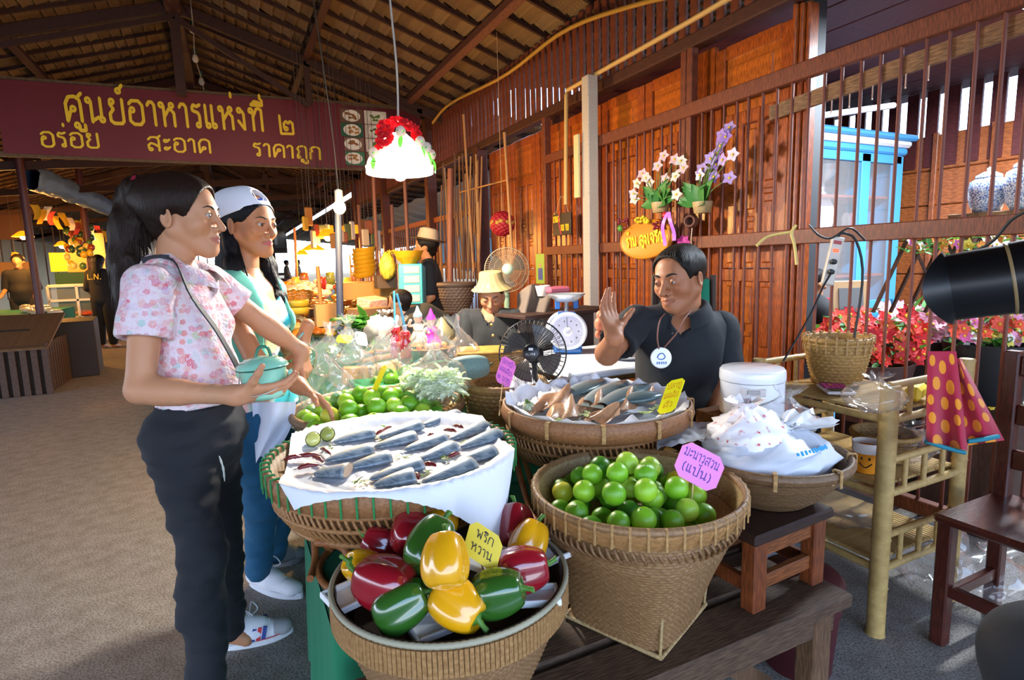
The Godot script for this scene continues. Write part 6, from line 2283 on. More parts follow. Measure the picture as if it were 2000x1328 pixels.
func clear_bag(c:Vector3,r:Vector3,neck:Vector3,label:String,group:="",m:Material=null,sd:=0):
	var nz:=noise(1.0,3,FastNoiseLite.TYPE_SIMPLEX,sd+3)
	var mb:=MB.new()
	mb.surf(26,18,func(u,v):
		var a:float=TAU*u
		var q:float=v
		var rad:float
		var y:float
		if q<0.72:
			var t:float=q/0.72*PI*0.86
			rad=sin(t);y=-cos(t)
		else:
			var t:float=(q-0.72)/0.28
			rad=lerpf(sin(PI*0.86),0.16,smoothstep(0.0,0.4,t))+0.35*smoothstep(0.45,1.0,t)
			y=lerpf(-cos(PI*0.86),0.0,0.0)
		var k:float=1.0+0.22*nz.get_noise_3d(cos(a)*2.6,y*3.0+q,sin(a)*2.6)+0.08*sin(a*11.0+q*9.0)*smoothstep(0.5,0.9,q)
		var p:=Vector3(cos(a)*rad*r.x,y*r.y,-sin(a)*rad*r.z)*k
		if q>=0.72:p+=(neck)*(q-0.72)/0.28
		return c+p,true)
	var o:=put("plastic_bag",mb,m if m else film())
	tag(o,label,"bag",group)
func stall_things():
	card(at(921,1012,1.2),at(985,1054,1.19),at(903,1078,1.19),"dcc428","yellow card with black writing standing among the bell peppers",["พริก","หวาน"],"1a1a14",at(950,1130,1.24))
	var pa:=at(1338,857,1.40);var pb:=at(1420,900,1.38);var pd:=at(1312,922,1.41)
	card(pa,pb,pd,"f28ad8","large pink card with handwriting on the right of the tall lime basket",["มะนาวสวน","(แป้น)"],"5a3a9a",at(1350,985,1.40))
	card(at(982,692,2.22),at(1010,710,2.2),at(966,742,2.2),"f07ccc","small pink card with purple writing in front of the fan",["ปลาหมึก","แดดเดียว","๒ บาท"],"7a2aa8",at(975,812,2.05))
	card(at(1305,745,1.72),at(1340,737,1.7),at(1282,810,1.69),"f4e20a","bright yellow card with orange writing on the squid tray",["ปลาทู","แดดเดียว","ตัว"],"d88a10",at(1290,818,1.68))
	card(at(748,712,2.1),at(756,716,2.15),at(725,765,2.1),"f0cc12","thin yellow card seen edge on in the wide lime basket",[],"1a1a14")
	card(at(661,653,2.9),at(690,656,2.9),at(655,668,2.85),"f4d60c","yellow card lying among the clear bags",["ราคา"],"8a7010")
	card(at(692,647,2.8),at(714,650,2.8),at(697,673,2.75),"e8eaf2","white card with blue writing behind the clear bags",["ราคา","ตัว"],"5a6ab0")
	scale()
	table_fan()
	var yb:=wood("yellow_box","d9a036",0.5,0)
	var p:=on_y(960,715,0.86)
	var o:=thing("wooden_box",p,"yellow wooden box between the woman in the hat and the fan","box")
	var bx:=Basis(Vector3.UP,-0.35)
	for e in[[Vector3(0,0.03,0.1),Vector3(0.3,0.08,0.014)],[Vector3(0,0.03,-0.1),Vector3(0.3,0.08,0.014)],[Vector3(-0.145,0.03,0),Vector3(0.014,0.08,0.19)],[Vector3(0.145,0.03,0),Vector3(0.014,0.08,0.19)],[Vector3(0,0.074,0),Vector3(0.31,0.012,0.22)]]:
		solid("board",p+bx*e[0],e[1],yb,o,bx)
	solid("stand_board",Vector3(1.1,0.79,-2.72),Vector3(0.55,0.03,0.4),wood("hidden_top","7a5a38",0.7,0)).set_meta("label","brown board carrying the yellow box at the back of the stall")
	get_node("stand_board").set_meta("category","board")
	p=at(915,718,2.32)
	o=thing("gourd",p,"long blue-green wax gourd lying behind the shredded cabbage","gourd")
	var mb:=MB.new()
	var gb:=facing(CR+CU*0.1+CF*0.2)
	mb.surf(28,16,func(u,v):
		var a:float=TAU*u
		var q:float=PI*(v-0.5)
		var rr:float=0.05*pow(cos(q),0.45)*(1.0+0.05*cos(a*6.0))
		return p+gb*Vector3(rr*cos(a),rr*sin(a),0.085*sin(q)),true)
	put("skin",mb,mat("gourd_skin","6f8c86",0.65,{"tex":TEX["blotch"],"scale":12.0}),o)
	mb=MB.new();mb.rod(p+gb*Vector3(0,0,0.083),p+gb*Vector3(0,0.008,0.1),0.006)
	put("stalk",mb,plain("5a5a34",0.7),o)
	mb=MB.new()
	for i in 420:
		var c:=at(rng.randf_range(795,898),0,1.0)
		var px:=790+rng.randf()*108
		var py:=725+rng.randf()*52
		if(px-790)/108.0+(py-725)/52.0>1.75 or(px<830 and py>760):continue
		c=at(px,py,rng.randf_range(2.1,2.28))
		leafy(mb,c,Vector3(rng.randf_range(-1,1),rng.randf_range(-0.2,0.5),rng.randf_range(-1,1)).normalized()*rng.randf_range(0.03,0.055),rng.randf_range(0.018,0.034),0.6)
	tag(put("shredded_cabbage",mb,mat("cabbage_pale","f0f4de",0.4,{"back":"a8c080"}),null,"stuff"),"heap of pale green shredded cabbage in clear film","vegetable")
	var bags:=[[640,765,2.2,0.1,0.11,"big clear bag over the limes by the shopper's hand"],[612,815,2.15,0.07,0.06,"clear bag of limes under the pointing hand"],[690,725,2.65,0.11,0.1,"clear bag standing behind the limes, left"],[745,715,2.7,0.1,0.11,"clear bag behind the limes, below the red drinks"],[815,715,2.6,0.09,0.1,"clear bag right of the red drinks"],[866,705,2.55,0.08,0.1,"clear bag twisted up left of the gourd"],[640,700,2.9,0.1,0.09,"clear bag of snacks behind the hands, at left"],[850,745,2.2,0.13,0.09,"clear bag spread over the shredded cabbage"],[905,690,2.6,0.07,0.08,"small clear bag beside the black blouse"],[590,800,2.25,0.08,0.08,"clear bag at the left edge of the lime basket"],[770,690,2.95,0.1,0.09,"clear bag with paper behind the red drinks"],[680,680,3.0,0.09,0.08,"clear bag under the yellow card"]]
	var i:=0
	for e in bags:
		var c:=at(e[0],e[1],e[2])
		clear_bag(c,Vector3(e[3],e[4],e[3]),Vector3(rng.randf_range(-0.05,0.05),0.1,rng.randf_range(-0.03,0.03)),e[5],"",film("clear_film",0.06 if i in[1,0,7]else 0.14),i)
		i+=1
	for e in[[700,735,2.75,"b88a58"],[880,745,2.5,"8aa04c"],[830,690,2.95,"1f7a4c"],[760,725,2.85,"c89a68"]]:
		var c:=at(e[0],e[1],e[2])
		solid("paper_packet",c,Vector3(0.16,0.1,0.05),plain(e[3],0.7),null,facing(Vector3(rng.randf()-0.5,0.4,1)),0.015)
		tag(get_child(get_child_count()-1),{"b88a58":"tan paper packet inside the clear bags at the left","8aa04c":"green packet behind the gourd's clear bag","1f7a4c":"dark green packet behind the red drinks","c89a68":"light brown packet behind the lime heap"}[e[3]],"packet")
	drinks()
	dolls()
	mb=MB.new()
	for q in 60:
		var c:=at(rng.randf_range(672,722),rng.randf_range(622,652),3.3+rng.randf_range(-0.1,0.1))
		leafy(mb,c,Vector3(rng.randf_range(-0.6,1),rng.randf_range(-0.1,0.7),rng.randf_range(-1,1)).normalized()*rng.randf_range(0.06,0.11),0.06)
	o=thing("leafy_greens",at(700,650,3.3),"bundle of dark green leafy herbs behind the clear bags","vegetable")
	put("leaves",mb,mat("herb_green","3f7a2a",0.5,{"back":"406a20"}),o)
	bead(0.012,[at(640,690,3.1),at(665,665,3.2),at(690,645,3.3)],plain("6a8a3a",0.6),"stems",o)
	clear_bag(at(745,648,3.05),Vector3(0.09,0.09,0.08),Vector3(0.03,0.03,0),"crumpled grey paper bag left of the red drinks","",plain("a89a88",0.6),5)
	p=on_y(1467,806,0.79)
	o=thing("paper_dispenser",p,"white round drum with a latch behind the basket of bags","container")
	var wm:=mat("white_gloss","e6e8ee",0.3,{"coat":0.5})
	turned("drum",[Vector2(0,0),Vector2(0.1,0),Vector2(0.104,0.01),Vector2(0.104,0.118)],p,wm,o,44)
	turned("lid",[Vector2(0.106,0.12),Vector2(0.107,0.128),Vector2(0.106,0.152),Vector2(0.1,0.16),Vector2(0,0.163)],p,wm,o,44)
	var nf:=facing(-CF-CR*0.35)
	solid("latch",p+Vector3(0,0.08,0)+nf.z*0.104,Vector3(0.075,0.026,0.006),plain("cfc8c4",0.4),o,nf,0.003)
	solid("latch_button",p+Vector3(0,0.08,0)+nf.z*0.108,Vector3(0.04,0.014,0.004),plain("a8a4a4",0.4),o,nf,0.002)
	for k in 3:solid("vent",p+Vector3(0,0.012+0.012*k,0)+facing(-CF-CR*0.9).z*0.1045,Vector3(0.02,0.004,0.003),plain("4a4a50",0.5),o,facing(-CF-CR*0.9),0.001)
	solid("crate",p+Vector3(0.02,-0.2,-0.02),Vector3(0.26,0.39,0.26),wood("crate_wood","8a5a2a",0.6,1))
	tag(get_node("crate"),"brown wooden crate carrying the white drum","crate")
	bags_basket()
	p=on_y(1225,700,0.85)
	o=thing("plate",p,"shallow plate with fish behind the vendor's raised arm","plate")
	turned("dish",[Vector2(0,0),Vector2(0.06,0.0),Vector2(0.1,0.018),Vector2(0.098,0.021),Vector2(0.06,0.005),Vector2(0,0.004)],p,plain("d8dade",0.3),o,32)
	for k in 3:
		mb=MB.new();mb.ell(p+Vector3(-0.04+0.03*k,0.018,0.01*k),Vector3(0.05,0.012,0.016),12,Basis(Vector3.UP,0.3+0.2*k))
		put("fish",mb,plain("a08878",0.3),o)
	turned("green_cup",[Vector2(0,0),Vector2(0.03,0),Vector2(0.036,0.06),Vector2(0.034,0.06),Vector2(0.028,0.004),Vector2(0,0.004)],on_y(1238,690,0.85),plain("1f8a6a",0.4))
	tag(get_node("green_cup"),"small green cup at the vendor's elbow on the white table","cup")
func scale():
	var c:=on_y(1108,688,0.852)
	var o:=thing("weighing_scale",c,"blue spring weighing scale with round white dial and steel pan","scale")
	var blue:=mat("scale_blue","1560a8",0.35,{"coat":0.5})
	var b:=facing(-CF-CR*0.02+Vector3(0,0.05,0))
	b=facing(Vector3(b.z.x,0,b.z.z))
	solid("base",c+Vector3(0,0.02,0),Vector3(0.17,0.04,0.15),blue,o,b,0.012)
	var mb:=MB.new()
	mb.prism(PackedVector2Array([Vector2(-0.085,0.03),Vector2(0.085,0.03),Vector2(0.075,0.2),Vector2(0.045,0.25),Vector2(-0.045,0.25),Vector2(-0.075,0.2)]),0.11,Transform3D(b,c))
	put("housing",mb,blue,o)
	var dc:=c+Vector3(0,0.135,0)+b.z*0.06
	var db:=b*Basis(Vector3.RIGHT,PI/2)
	turned("dial_ring",[Vector2(0.1,-0.012),Vector2(0.114,-0.01),Vector2(0.116,0.006),Vector2(0.108,0.016),Vector2(0.098,0.012),Vector2(0.097,0.004)],dc,plain("e8ecf2",0.3),o,48,db)
	turned("dial_face",[Vector2(0,0.004),Vector2(0.098,0.004)],dc,plain("d9dcf0",0.4),o,48,db)
	turned("dial_ring",[Vector2(0.1,-0.012),Vector2(0.114,-0.01),Vector2(0.112,0.006),Vector2(0,0.008)],c+Vector3(0,0.135,0)-b.z*0.07-b.x*0.012,plain("e8ecf2",0.3),o,48,b*Basis(Vector3.RIGHT,-PI/2))
	var F:=func(x,y,z):return dc+b*Vector3(x,y,z)
	mb=MB.new()
	for i in 40:
		var a:=TAU*i/40
		var l:=0.012 if i % 4==0 else 0.006
		mb.bar(F.call(sin(a)*0.088,cos(a)*0.088,0.0055),F.call(sin(a)*(0.088-l),cos(a)*(0.088-l),0.0055),0.0014,0.001,b.z)
	put("tick_marks",mb,plain("4a4a58",0.5),o)
	for i in 10:
		var a:=TAU*(i+0.5)/10
		mb=MB.new();mb.box(F.call(sin(a)*0.064,cos(a)*0.064,0.0055),Vector3(0.007,0.009,0.001),b)
		put("numeral",mb,plain("6a6a78",0.5),o)
	turned("hub",[Vector2(0.0,0.012),Vector2(0.024,0.011),Vector2(0.03,0.004)],dc,plain("eef0f6",0.3),o,24,db)
	mb=MB.new();mb.bar(F.call(0.0,0.0,0.009),F.call(-0.006,0.085,0.009),0.0028,0.0015,b.z)
	put("needle",mb,plain("1a2a4a",0.4),o)
	mb=MB.new();mb.tube([F.call(-0.012,-0.002,0.0125),F.call(-0.005,0.008,0.0125),F.call(0,0.0,0.0125),F.call(0.005,0.008,0.0125),F.call(0.012,-0.002,0.0125)],0.0012,5);mb.box(F.call(0,-0.008,0.0125),Vector3(0.022,0.004,0.001),b)
	put("emblem",mb,plain("7a8ab0",0.5),o)
	for k in[-1.0,1.0]:solid("pan_bracket",c+Vector3(0,0.29,0)+b.x*0.055*k,Vector3(0.03,0.05,0.012),blue,o,b)
	turned("spindle",[Vector2(0.014,0.25),Vector2(0.014,0.33)],c,plain("8a8c90",0.3,{"m":0.8}),o,12)
	turned("pan",[Vector2(0,0.308),Vector2(0.06,0.31),Vector2(0.095,0.335),Vector2(0.112,0.352),Vector2(0.112,0.357),Vector2(0.093,0.341),Vector2(0.06,0.316),Vector2(0,0.314)],c,mat("steel_pan","c9ccd0",0.3,{"m":0.6}),o,44)
	o.scale=Vector3.ONE*0.86
func cage(o:Node3D,c:Vector3,b:Basis,R:float,depth:float,n:int,w:float,m:Material,back:=true):
	var mb:=MB.new()
	for i in n:
		var a:=TAU*i/n
		var e:=Vector3(cos(a),sin(a),0)
		mb.tube([c+b*(e*R*0.22+Vector3(0,0,depth*0.95)),c+b*(e*R*0.6+Vector3(0,0,depth*0.9)),c+b*(e*R*0.93+Vector3(0,0,depth*0.5)),c+b*(e*R),c+b*(e*R*0.93-Vector3(0,0,depth*0.5 if back else 0.0)),c+b*(e*R*0.2-Vector3(0,0,depth*0.9 if back else 0.0))],w,4,false)
	for e in[[0.6,0.9],[0.82,0.7]]:
		var r:=[]
		for i in 40:r.append(c+b*Vector3(cos(TAU*i/40)*R*e[0],sin(TAU*i/40)*R*e[0],depth*e[1]))
		mb.tube(r,w,4,false,true)
	put("grille",mb,m,o)
	mb=MB.new()
	var rr:=[]
	for i in 48:rr.append(c+b*Vector3(cos(TAU*i/48)*R,sin(TAU*i/48)*R,0))
	mb.tube(rr,w*3.0,6,false,true)
	put("rim",mb,m,o)
func blades(o:Node3D,c:Vector3,b:Basis,R:float,n:int,m:Material,turn:=0.3):
	for i in n:
		var a0:=TAU*i/n+turn
		var mb:=MB.new()
		mb.surf(8,6,func(u,v):
			var r:float=lerpf(0.18,0.86,v)*R
			var wd:float=lerpf(0.45,0.95,sin(v*2.2))
			var a:float=a0+(u-0.5)*wd+v*0.25
			return c+b*Vector3(cos(a)*r,sin(a)*r,(u-0.5)*R*0.22))
		put("blade",mb,m,o)
func table_fan():
	var c:=at(1040,690,2.3)
	var b:=facing(-CF-CR*0.15+Vector3(0,0.1,0))
	var o:=thing("table_fan",Vector3(c.x,0.63,c.z),"small black caged table fan in front of the weighing scale","fan")
	var blk:=mat("fan_black","121316",0.4)
	cage(o,c,b,0.135,0.05,46,0.0011,blk)
	blades(o,c,b,0.135,4,mat("fan_blade","55504c",0.35),0.9)
	turned("hub",[Vector2(0,0.056),Vector2(0.03,0.054),Vector2(0.034,0.046),Vector2(0.034,0.03)],c,blk,o,24,b*Basis(Vector3.RIGHT,PI/2))
	solid("label",c+b*Vector3(0,0.012,0.057),Vector3(0.018,0.01,0.001),plain("c8c8cc",0.5),o,b,0.0)
	var mb:=MB.new()
	var x:=-0.02
	for g in["0,0 3,10 6,0","0,10 0,0 6,0","0,0 3,10 6,0","0,0 0,10 6,5 0,5 6,0","0,0 0,10 5,10 5,0 0,0"]:
		var poly:=PackedVector2Array()
		for w in g.split(" "):
			var q:PackedStringArray=w.split(",")
			poly.append(Vector2(float(q[0]),float(q[1])))
		strokes(mb,poly,0.6,0.3,Transform3D(b.scaled_local(Vector3.ONE*0.0008),c+b*Vector3(x,-0.012,0.057)))
		x+=0.008
	put("lettering",mb,plain("b8bcc0",0.5),o)
	turned("motor",[Vector2(0,-0.11),Vector2(0.035,-0.1),Vector2(0.04,-0.05)],c,blk,o,20,b*Basis(Vector3.RIGHT,PI/2))
	bead(0.012,[c-b.z*0.07,Vector3(c.x,0.78,c.z)-b.z*0.07,Vector3(c.x,0.65,c.z)-b.z*0.05],blk,"neck",o)
	turned("base",[Vector2(0,0.025),Vector2(0.06,0.022),Vector2(0.085,0.01),Vector2(0.085,0)],Vector3(c.x,0.632,c.z)-b.z*0.05,blk,o)
func drinks():
	var glass:=mat("red_drink","c20818",0.08,{"coat":1.0,"sss":0.3})
	var clear:=mat("bottle_clear","f2e8ea",0.08,{"a":0.3})
	var straw:=mat("straw_blue","5ab4d8",0.4)
	var k:=0
	for e in[[771,628,690,2.9,Vector3(0.005,0.12,0),"left red drink in a waisted bottle with a blue straw"],[790,636,700,2.75,Vector3(-0.03,0.12,0),"right red drink in a waisted bottle with a blue straw"],[768,660,700,2.7,Vector3.ZERO,"small pale pink bottle in front of the red drinks"]]:
		var top:=at(e[0],e[1],e[3])
		var bot:=at(e[0]+3,e[2],e[3])
		var h:=top.y-bot.y
		var c:=Vector3(top.x,bot.y,top.z)
		var o:=thing("drink_bottle",c,e[5],"bottle","bottles of red drink")
		var s:=h/0.2
		turned("drink",[Vector2(0,0),Vector2(0.03,0),Vector2(0.034,0.02),Vector2(0.033,0.07),Vector2(0.036,0.1),Vector2(0.022,0.118),Vector2(0.034,0.14),Vector2(0.03,0.162),Vector2(0.014,0.17),Vector2(0,0.17)].map(func(p):return p*s*Vector2(1.0,1.0)),c,glass if k<2 else mat("pale_drink","d88a94",0.1,{"coat":1.0}),o)
		turned("neck",[Vector2(0.031,0.16),Vector2(0.015,0.172),Vector2(0.014,0.195),Vector2(0.019,0.197),Vector2(0.019,0.205),Vector2(0.012,0.206)].map(func(p):return p*s),c,clear,o)
		if k<2:
			bead(0.0055,[c+Vector3(0,h*0.5,0),top,top+e[4]*0.95+Vector3(0,0.04,0)],straw,"straw",o,8,4)
			for q in 5:solid("label_patch",c+Vector3(0.012*(q-2),0.04+0.012*(q % 2),0.03*s),Vector3(0.008,0.012,0.004),plain("e8b0b4",0.5),o)
		k+=1
	solid("stand_board",at(800,712,2.85)-Vector3(0,0.05,0),Vector3(0.6,0.02,0.5),mat("green_felt","1c7a48",0.9))
	tag(get_child(get_child_count()-1),"green cloth-covered board under the red drinks and figurines","board")
func dolls():
	var gold:=mat("gilt","b88a3c",0.35,{"m":0.7})
	var c:=at(838,690,2.9)
	turned("gilt_dish",[Vector2(0,0),Vector2(0.05,0),Vector2(0.06,0.02),Vector2(0.13,0.03),Vector2(0.132,0.034),Vector2(0.06,0.026),Vector2(0,0.024)],c,gold)
	tag(get_node("gilt_dish"),"gilt footed dish of sweets and figurines right of the red drinks","dish")
	var k:=0
	for e in[[817,640,2.9,"cream figurine with grey headdress holding up one arm"],[843,645,2.92,"figurine in bright pink dress beside the cream one"]]:
		var p:=at(e[0],e[1],e[2])
		var o:=thing("figurine",p-Vector3(0,0.09,0),e[3],"figurine","figurines behind the clear bags")
		var sk:=plain("e0c0a8",0.5)
		var dress:=plain("d8c8a8",0.5)if k==0 else plain("e02aa0",0.5)
		turned("dress",[Vector2(0.0,-0.09),Vector2(0.055,-0.09),Vector2(0.05,-0.06),Vector2(0.024,-0.01),Vector2(0.03,0.012),Vector2(0.012,0.03)],p,dress,o)
		var mb:=MB.new();mb.ell(p+Vector3(0,0.05,0),Vector3(0.022,0.026,0.022),14)
		var hd=put("head",mb,sk,o)
		turned("headdress",[Vector2(0.024,0.055),Vector2(0.022,0.07),Vector2(0.012,0.085),Vector2(0.004,0.11),Vector2(0,0.112)],p,plain("7f9a9a",0.5)if k==0 else dress,hd)
		for s in[-1.0,1.0]:
			bead(0.007,[p+Vector3(s*0.026,0.012,0),p+Vector3(s*0.05,-0.005+(0.02 if k==0 else 0.0),0.01),p+Vector3(s*0.045,0.045 if(k==0 and s<0)else-0.03,0.03)],sk,"arm",o)
		k+=1
	for q in 9:
		var mb:=MB.new()
		mb.ell(c+Vector3(rng.randf_range(-0.08,0.08),0.042,rng.randf_range(-0.05,0.08)),Vector3.ONE*0.015,10)
		tag(put("sweet",mb,plain(["d8a030","e0c8a0","c87838"][q % 3],0.4)),"%s round sweet on the gilt dish" %["golden","cream","brown"][q % 3],"sweet","sweets on the gilt dish")
	turned("grey_urn",[Vector2(0,0),Vector2(0.05,0),Vector2(0.07,0.03),Vector2(0.06,0.08),Vector2(0.03,0.12),Vector2(0.012,0.15),Vector2(0,0.16)],at(865,678,3.0),plain("8f8258",0.5,{"m":0.3}))
	tag(get_node("grey_urn"),"dull brass urn right of the pink figurine","urn")
func bags_basket():
	var c:=Vector3(1.36,0.63,-1.13)
	var t:=basket("shallow_basket",c,[Vector2(0.11,0.628),Vector2(0.15,0.66),Vector2(0.19,0.71),Vector2(0.215,0.755)],"conical bamboo basket full of plastic bags on the small stool",{"n":60,"rows":24,"amp":0.002,"rim":0.01,"wraps":0,"mat":cane("bamboo_bagbasket","8a6a48"),"flat":1.6})
	tie_ring(t,"rim_lashing",Vector3(c.x,0.752,c.z),0.216,0.011,8,0.045,cane("bamboo_lash","c9a066"),0.01)
	var white:=mat("white_bag_film","e9edf4",0.35,{"back":"a0a4ac"})
	clear_bag(c+Vector3(0.0,0.13,0.0),Vector3(0.2,0.07,0.17),Vector3(0.12,0.02,0.02),"white plastic bags with blue print piled in the basket on the stool","",white,21)
	var pile:Node3D=get_child(get_child_count()-1)
	clear_bag(c+Vector3(-0.06,0.19,-0.02),Vector3(0.11,0.07,0.1),Vector3(-0.02,0.04,0),"clear bag with small red dots on the pile of plastic bags","",mat("dotted_film","f4eef0",0.3,{"tex":itex("dots",64,64,func(x,y):return Color("d85a5a")if Vector2(x % 32-16+(8 if y>31 else 0),y % 32-16).length()<3.2 else Color.WHITE),"scale":16.0}),22)
	clear_bag(c+Vector3(0.1,0.19,-0.04),Vector3(0.11,0.07,0.09),Vector3(0.04,0.05,0),"crumpled clear bag on top of the pile of plastic bags","",film("clear_film",0.3),23)
	var mb:=MB.new()
	for i in 11:
		var d:=(-CF+CR*(0.1+0.075*i)+CU*(0.55+0.03*i)).normalized()
		mb.box(c+Vector3(0,0.13,0)+d*Vector3(0.2,0.07,0.17)*1.1,Vector3(0.007,0.013 if i % 3 else 0.008,0.004),facing(d),0.001)
	put("bag_print",mb,plain("3aa0d8",0.5),pile)
	mb=MB.new()
	var nz:=noise(1.0,3)
	mb.surf(26,10,func(u,v):
		var p:=on_y(lerpf(1283,1470,u),lerpf(838,880,v)+26*u*u,0.76)
		p.y=0.765+0.03*sin(PI*u)+0.015*nz.get_noise_2d(u*6,v*5)
		return p)
	tag(put("plastic_sheet",mb,white),"folded white plastic sheet lying left of the basket of bags","plastic sheet")
	solid("yellow_crate",on_y(1300,900,0.66)+Vector3(0.03,-0.07,-0.1),Vector3(0.12,0.16,0.12),wood("yellow_box","d9a036",0.5,0))
	tag(get_node("yellow_crate"),"corner of a yellow-brown wooden box behind the pink card","box")
func bamboo(a:Vector3,b:Vector3,r:float,o:Node3D,m:Material,called:="bamboo_pole"):
	var pts:=[]
	var rad:=[]
	var n:=maxi(2,int((b-a).length()/0.16))
	for i in n+1:
		var p:=a.lerp(b,float(i)/n)
		for e in[[-0.006,1.0],[0.0,1.1],[0.006,1.0]]:
			pts.append(p+(b-a).normalized()*e[0]);rad.append(r*e[1])
	var mb:=MB.new()
	mb.tube(pts,rad,12)
	put(called,mb,m,o)
func blossom(mb:MB,c:Vector3,r:float,dir:Vector3,n:=6,core:=true):
	var b:=facing(dir+Vector3(0.001,0,0))
	var k:=mb.col
	for i in n:
		var a:=TAU*i/n
		leafy(mb,c,b*Vector3(cos(a)*r,sin(a)*r,r*0.35),r*0.85,0.2,b.z)
	if core:
		mb.col=lin("e8c030");mb.ell(c+b.z*r*0.15,Vector3.ONE*r*0.2,6);mb.col=k
func flowers(called:String,label:String,n:int,box:Array,r:float,cols:Array,leaf:=0.4,pot:=""):
	var c:=at((box[0]+box[2])*0.5,box[3],(box[4]+box[5])*0.5)
	var o:=thing(called,c,label,"flowers")
	var vm:=mat("petals","ffffff",0.6,{"vc":true,"back":"605050"})
	for i in n:
		var mb:=MB.new()
		mb.col=lin(cols[rng.randi()% cols.size()])
		blossom(mb,at(rng.randf_range(box[0],box[2]),rng.randf_range(box[1],box[3]),rng.randf_range(box[4],box[5])),r*rng.randf_range(0.75,1.2),Vector3(rng.randf_range(-0.6,0.4),rng.randf_range(0,0.9),0.3)-CF,5+rng.randi()% 3)
		put("blossom",mb,vm,o)
	var lf:=MB.new()
	for i in int(n*leaf*3):
		leafy(lf,at(rng.randf_range(box[0],box[2]),rng.randf_range(box[1]+6,box[3]+8),rng.randf_range(box[4],box[5])+0.03),Vector3(rng.randf_range(-1,1),rng.randf_range(-0.3,0.7),rng.randf_range(-1,1)).normalized()*r*2.0,r*0.8)
	put("leaves",lf,mat("leaf_green","3f7a34",0.55,{"back":"3a6a20"}),o)
	if pot:
		turned("planter",[Vector2(0,-0.3),Vector2(0.14,-0.3),Vector2(0.2,0.0),Vector2(0.185,0.0),Vector2(0.13,-0.28)],c,plain(pot,0.6),o)
func right_side():
	var bm:=mat("bamboo_shelf","c2a264",0.45,{"tex":TEX["blotch"],"scale":6.0})
	var o:=thing("bamboo_shelf",Vector3(2.15,0,-1.38),"three-tier bamboo shelf with a thick front post at the right","shelf")
	var x0:=1.93;var x1:=2.38;var z0:=-1.13;var z1:=-1.66
	for q in[[x0,z0,0.029,0.885],[x0,z1,0.024,0.9],[x1,z0,0.024,0.93],[x1,z1,0.024,0.93]]:
		bamboo(Vector3(q[0],0,q[1]),Vector3(q[0],q[3],q[1]),q[2],o,bm,"post")
	for y in[0.79,0.53,0.26]:
		var slat:=MB.new();slat.box(Vector3.ZERO,Vector3(0.017,0.012,z0-z1-0.04),Basis.IDENTITY,0.004)
		var sm:=slat.mesh()
		for i in 24:
			piece("slat",sm,bm,o,Transform3D(Basis.IDENTITY,Vector3(x0+0.02+i*0.0182,y,(z0+z1)*0.5)-o.position))
		for x in[x0,x1]:bamboo(Vector3(x,y-0.02,z0),Vector3(x,y-0.02,z1),0.014,o,bm,"rail")
		for z in[z0,z1]:
			bamboo(Vector3(x0,y-0.02,z),Vector3(x1,y-0.02,z),0.014,o,bm,"rail")
			bamboo(Vector3(x0,y+0.1,z),Vector3(x1,y+0.1,z),0.013,o,bm,"rail")
			for k in 3:bamboo(Vector3(lerpf(x0,x1,0.25+0.25*k),y-0.02,z),Vector3(lerpf(x0,x1,0.25+0.25*k),y+0.1,z),0.009,o,bm,"spindle")
	var c:=Vector3(2.19,0.8,-1.5)
	var t:=basket("woven_basket",c,[Vector2(0.085,0.802),Vector2(0.1,0.86),Vector2(0.115,0.93),Vector2(0.122,0.985)],"tall pale woven bamboo basket standing on the shelf",{"n":26,"rows":14,"amp":0.006,"rim":0.008,"wraps":0,"mat":cane("bamboo_gold","c09a58")})
	for y in[0.95,0.987]:tie_ring(t,"rim_lashing",Vector3(c.x,y,c.z),0.12+(y-0.95)*0.1,0.006,22,0.03,cane("bamboo_lash","c9a066"),0.007)
	var cc:=on_y(1632,763,0.803)
	var cb:=Basis(Vector3.UP,0.9)
	o=thing("calculator",cc,"magenta desk calculator with white edge lying on the bamboo shelf","calculator")
	solid("body",cc+Vector3(0,0.006,0),Vector3(0.15,0.012,0.1),plain("e8e4ea",0.4),o,cb,0.004)
	solid("face",cc+cb*Vector3(0.025,0.0135,0),Vector3(0.088,0.003,0.088),plain("a82a86",0.4),o,cb,0.001)
	solid("display",cc+cb*Vector3(-0.047,0.0135,0),Vector3(0.04,0.004,0.075),plain("4a4438",0.3),o,cb,0.001)
	for i in 16:solid("key",cc+cb*Vector3(-0.005+0.02*(i % 4),0.0155,-0.03+0.02*(i/4)),Vector3(0.014,0.003,0.014),plain("d8488c" if i!=6 else "e89a20",0.4),o,cb,0.001)
	clear_bag(on_y(1705,775,0.85),Vector3(0.1,0.05,0.09),Vector3(0.02,0.03,0),"clear bag of small things beside the calculator","",film("clear_film",0.16),31)
	solid("yellow_packet",on_y(1790,765,0.83),Vector3(0.12,0.05,0.05),plain("e0c030",0.5),null,Basis(Vector3.UP,0.3),0.012)
	tag(get_node("yellow_packet"),"yellow packet at the back of the bamboo shelf's top","packet")
	clear_bag(Vector3(2.25,0.6,-1.25),Vector3(0.12,0.06,0.1),Vector3(0.03,0.03,0),"clear bag on the middle tier of the bamboo shelf","",film("clear_film",0.16),32)
	clear_bag(Vector3(2.12,0.34,-1.4),Vector3(0.15,0.08,0.16),Vector3(0.03,0.05,0),"clear bag on the lowest tier of the bamboo shelf","",film("clear_film",0.16),33)
	basket("small_basket",Vector3(2.2,0.54,-1.3),[Vector2(0.08,0.545),Vector2(0.1,0.6),Vector2(0.11,0.64)],"small shallow basket on the middle tier behind the smiley cup",{"n":24,"rows":8,"amp":0.005,"rim":0.008,"mat":cane("bamboo_gold","c09a58")})
	var cu:=Vector3(2.02,0.54,-1.25)
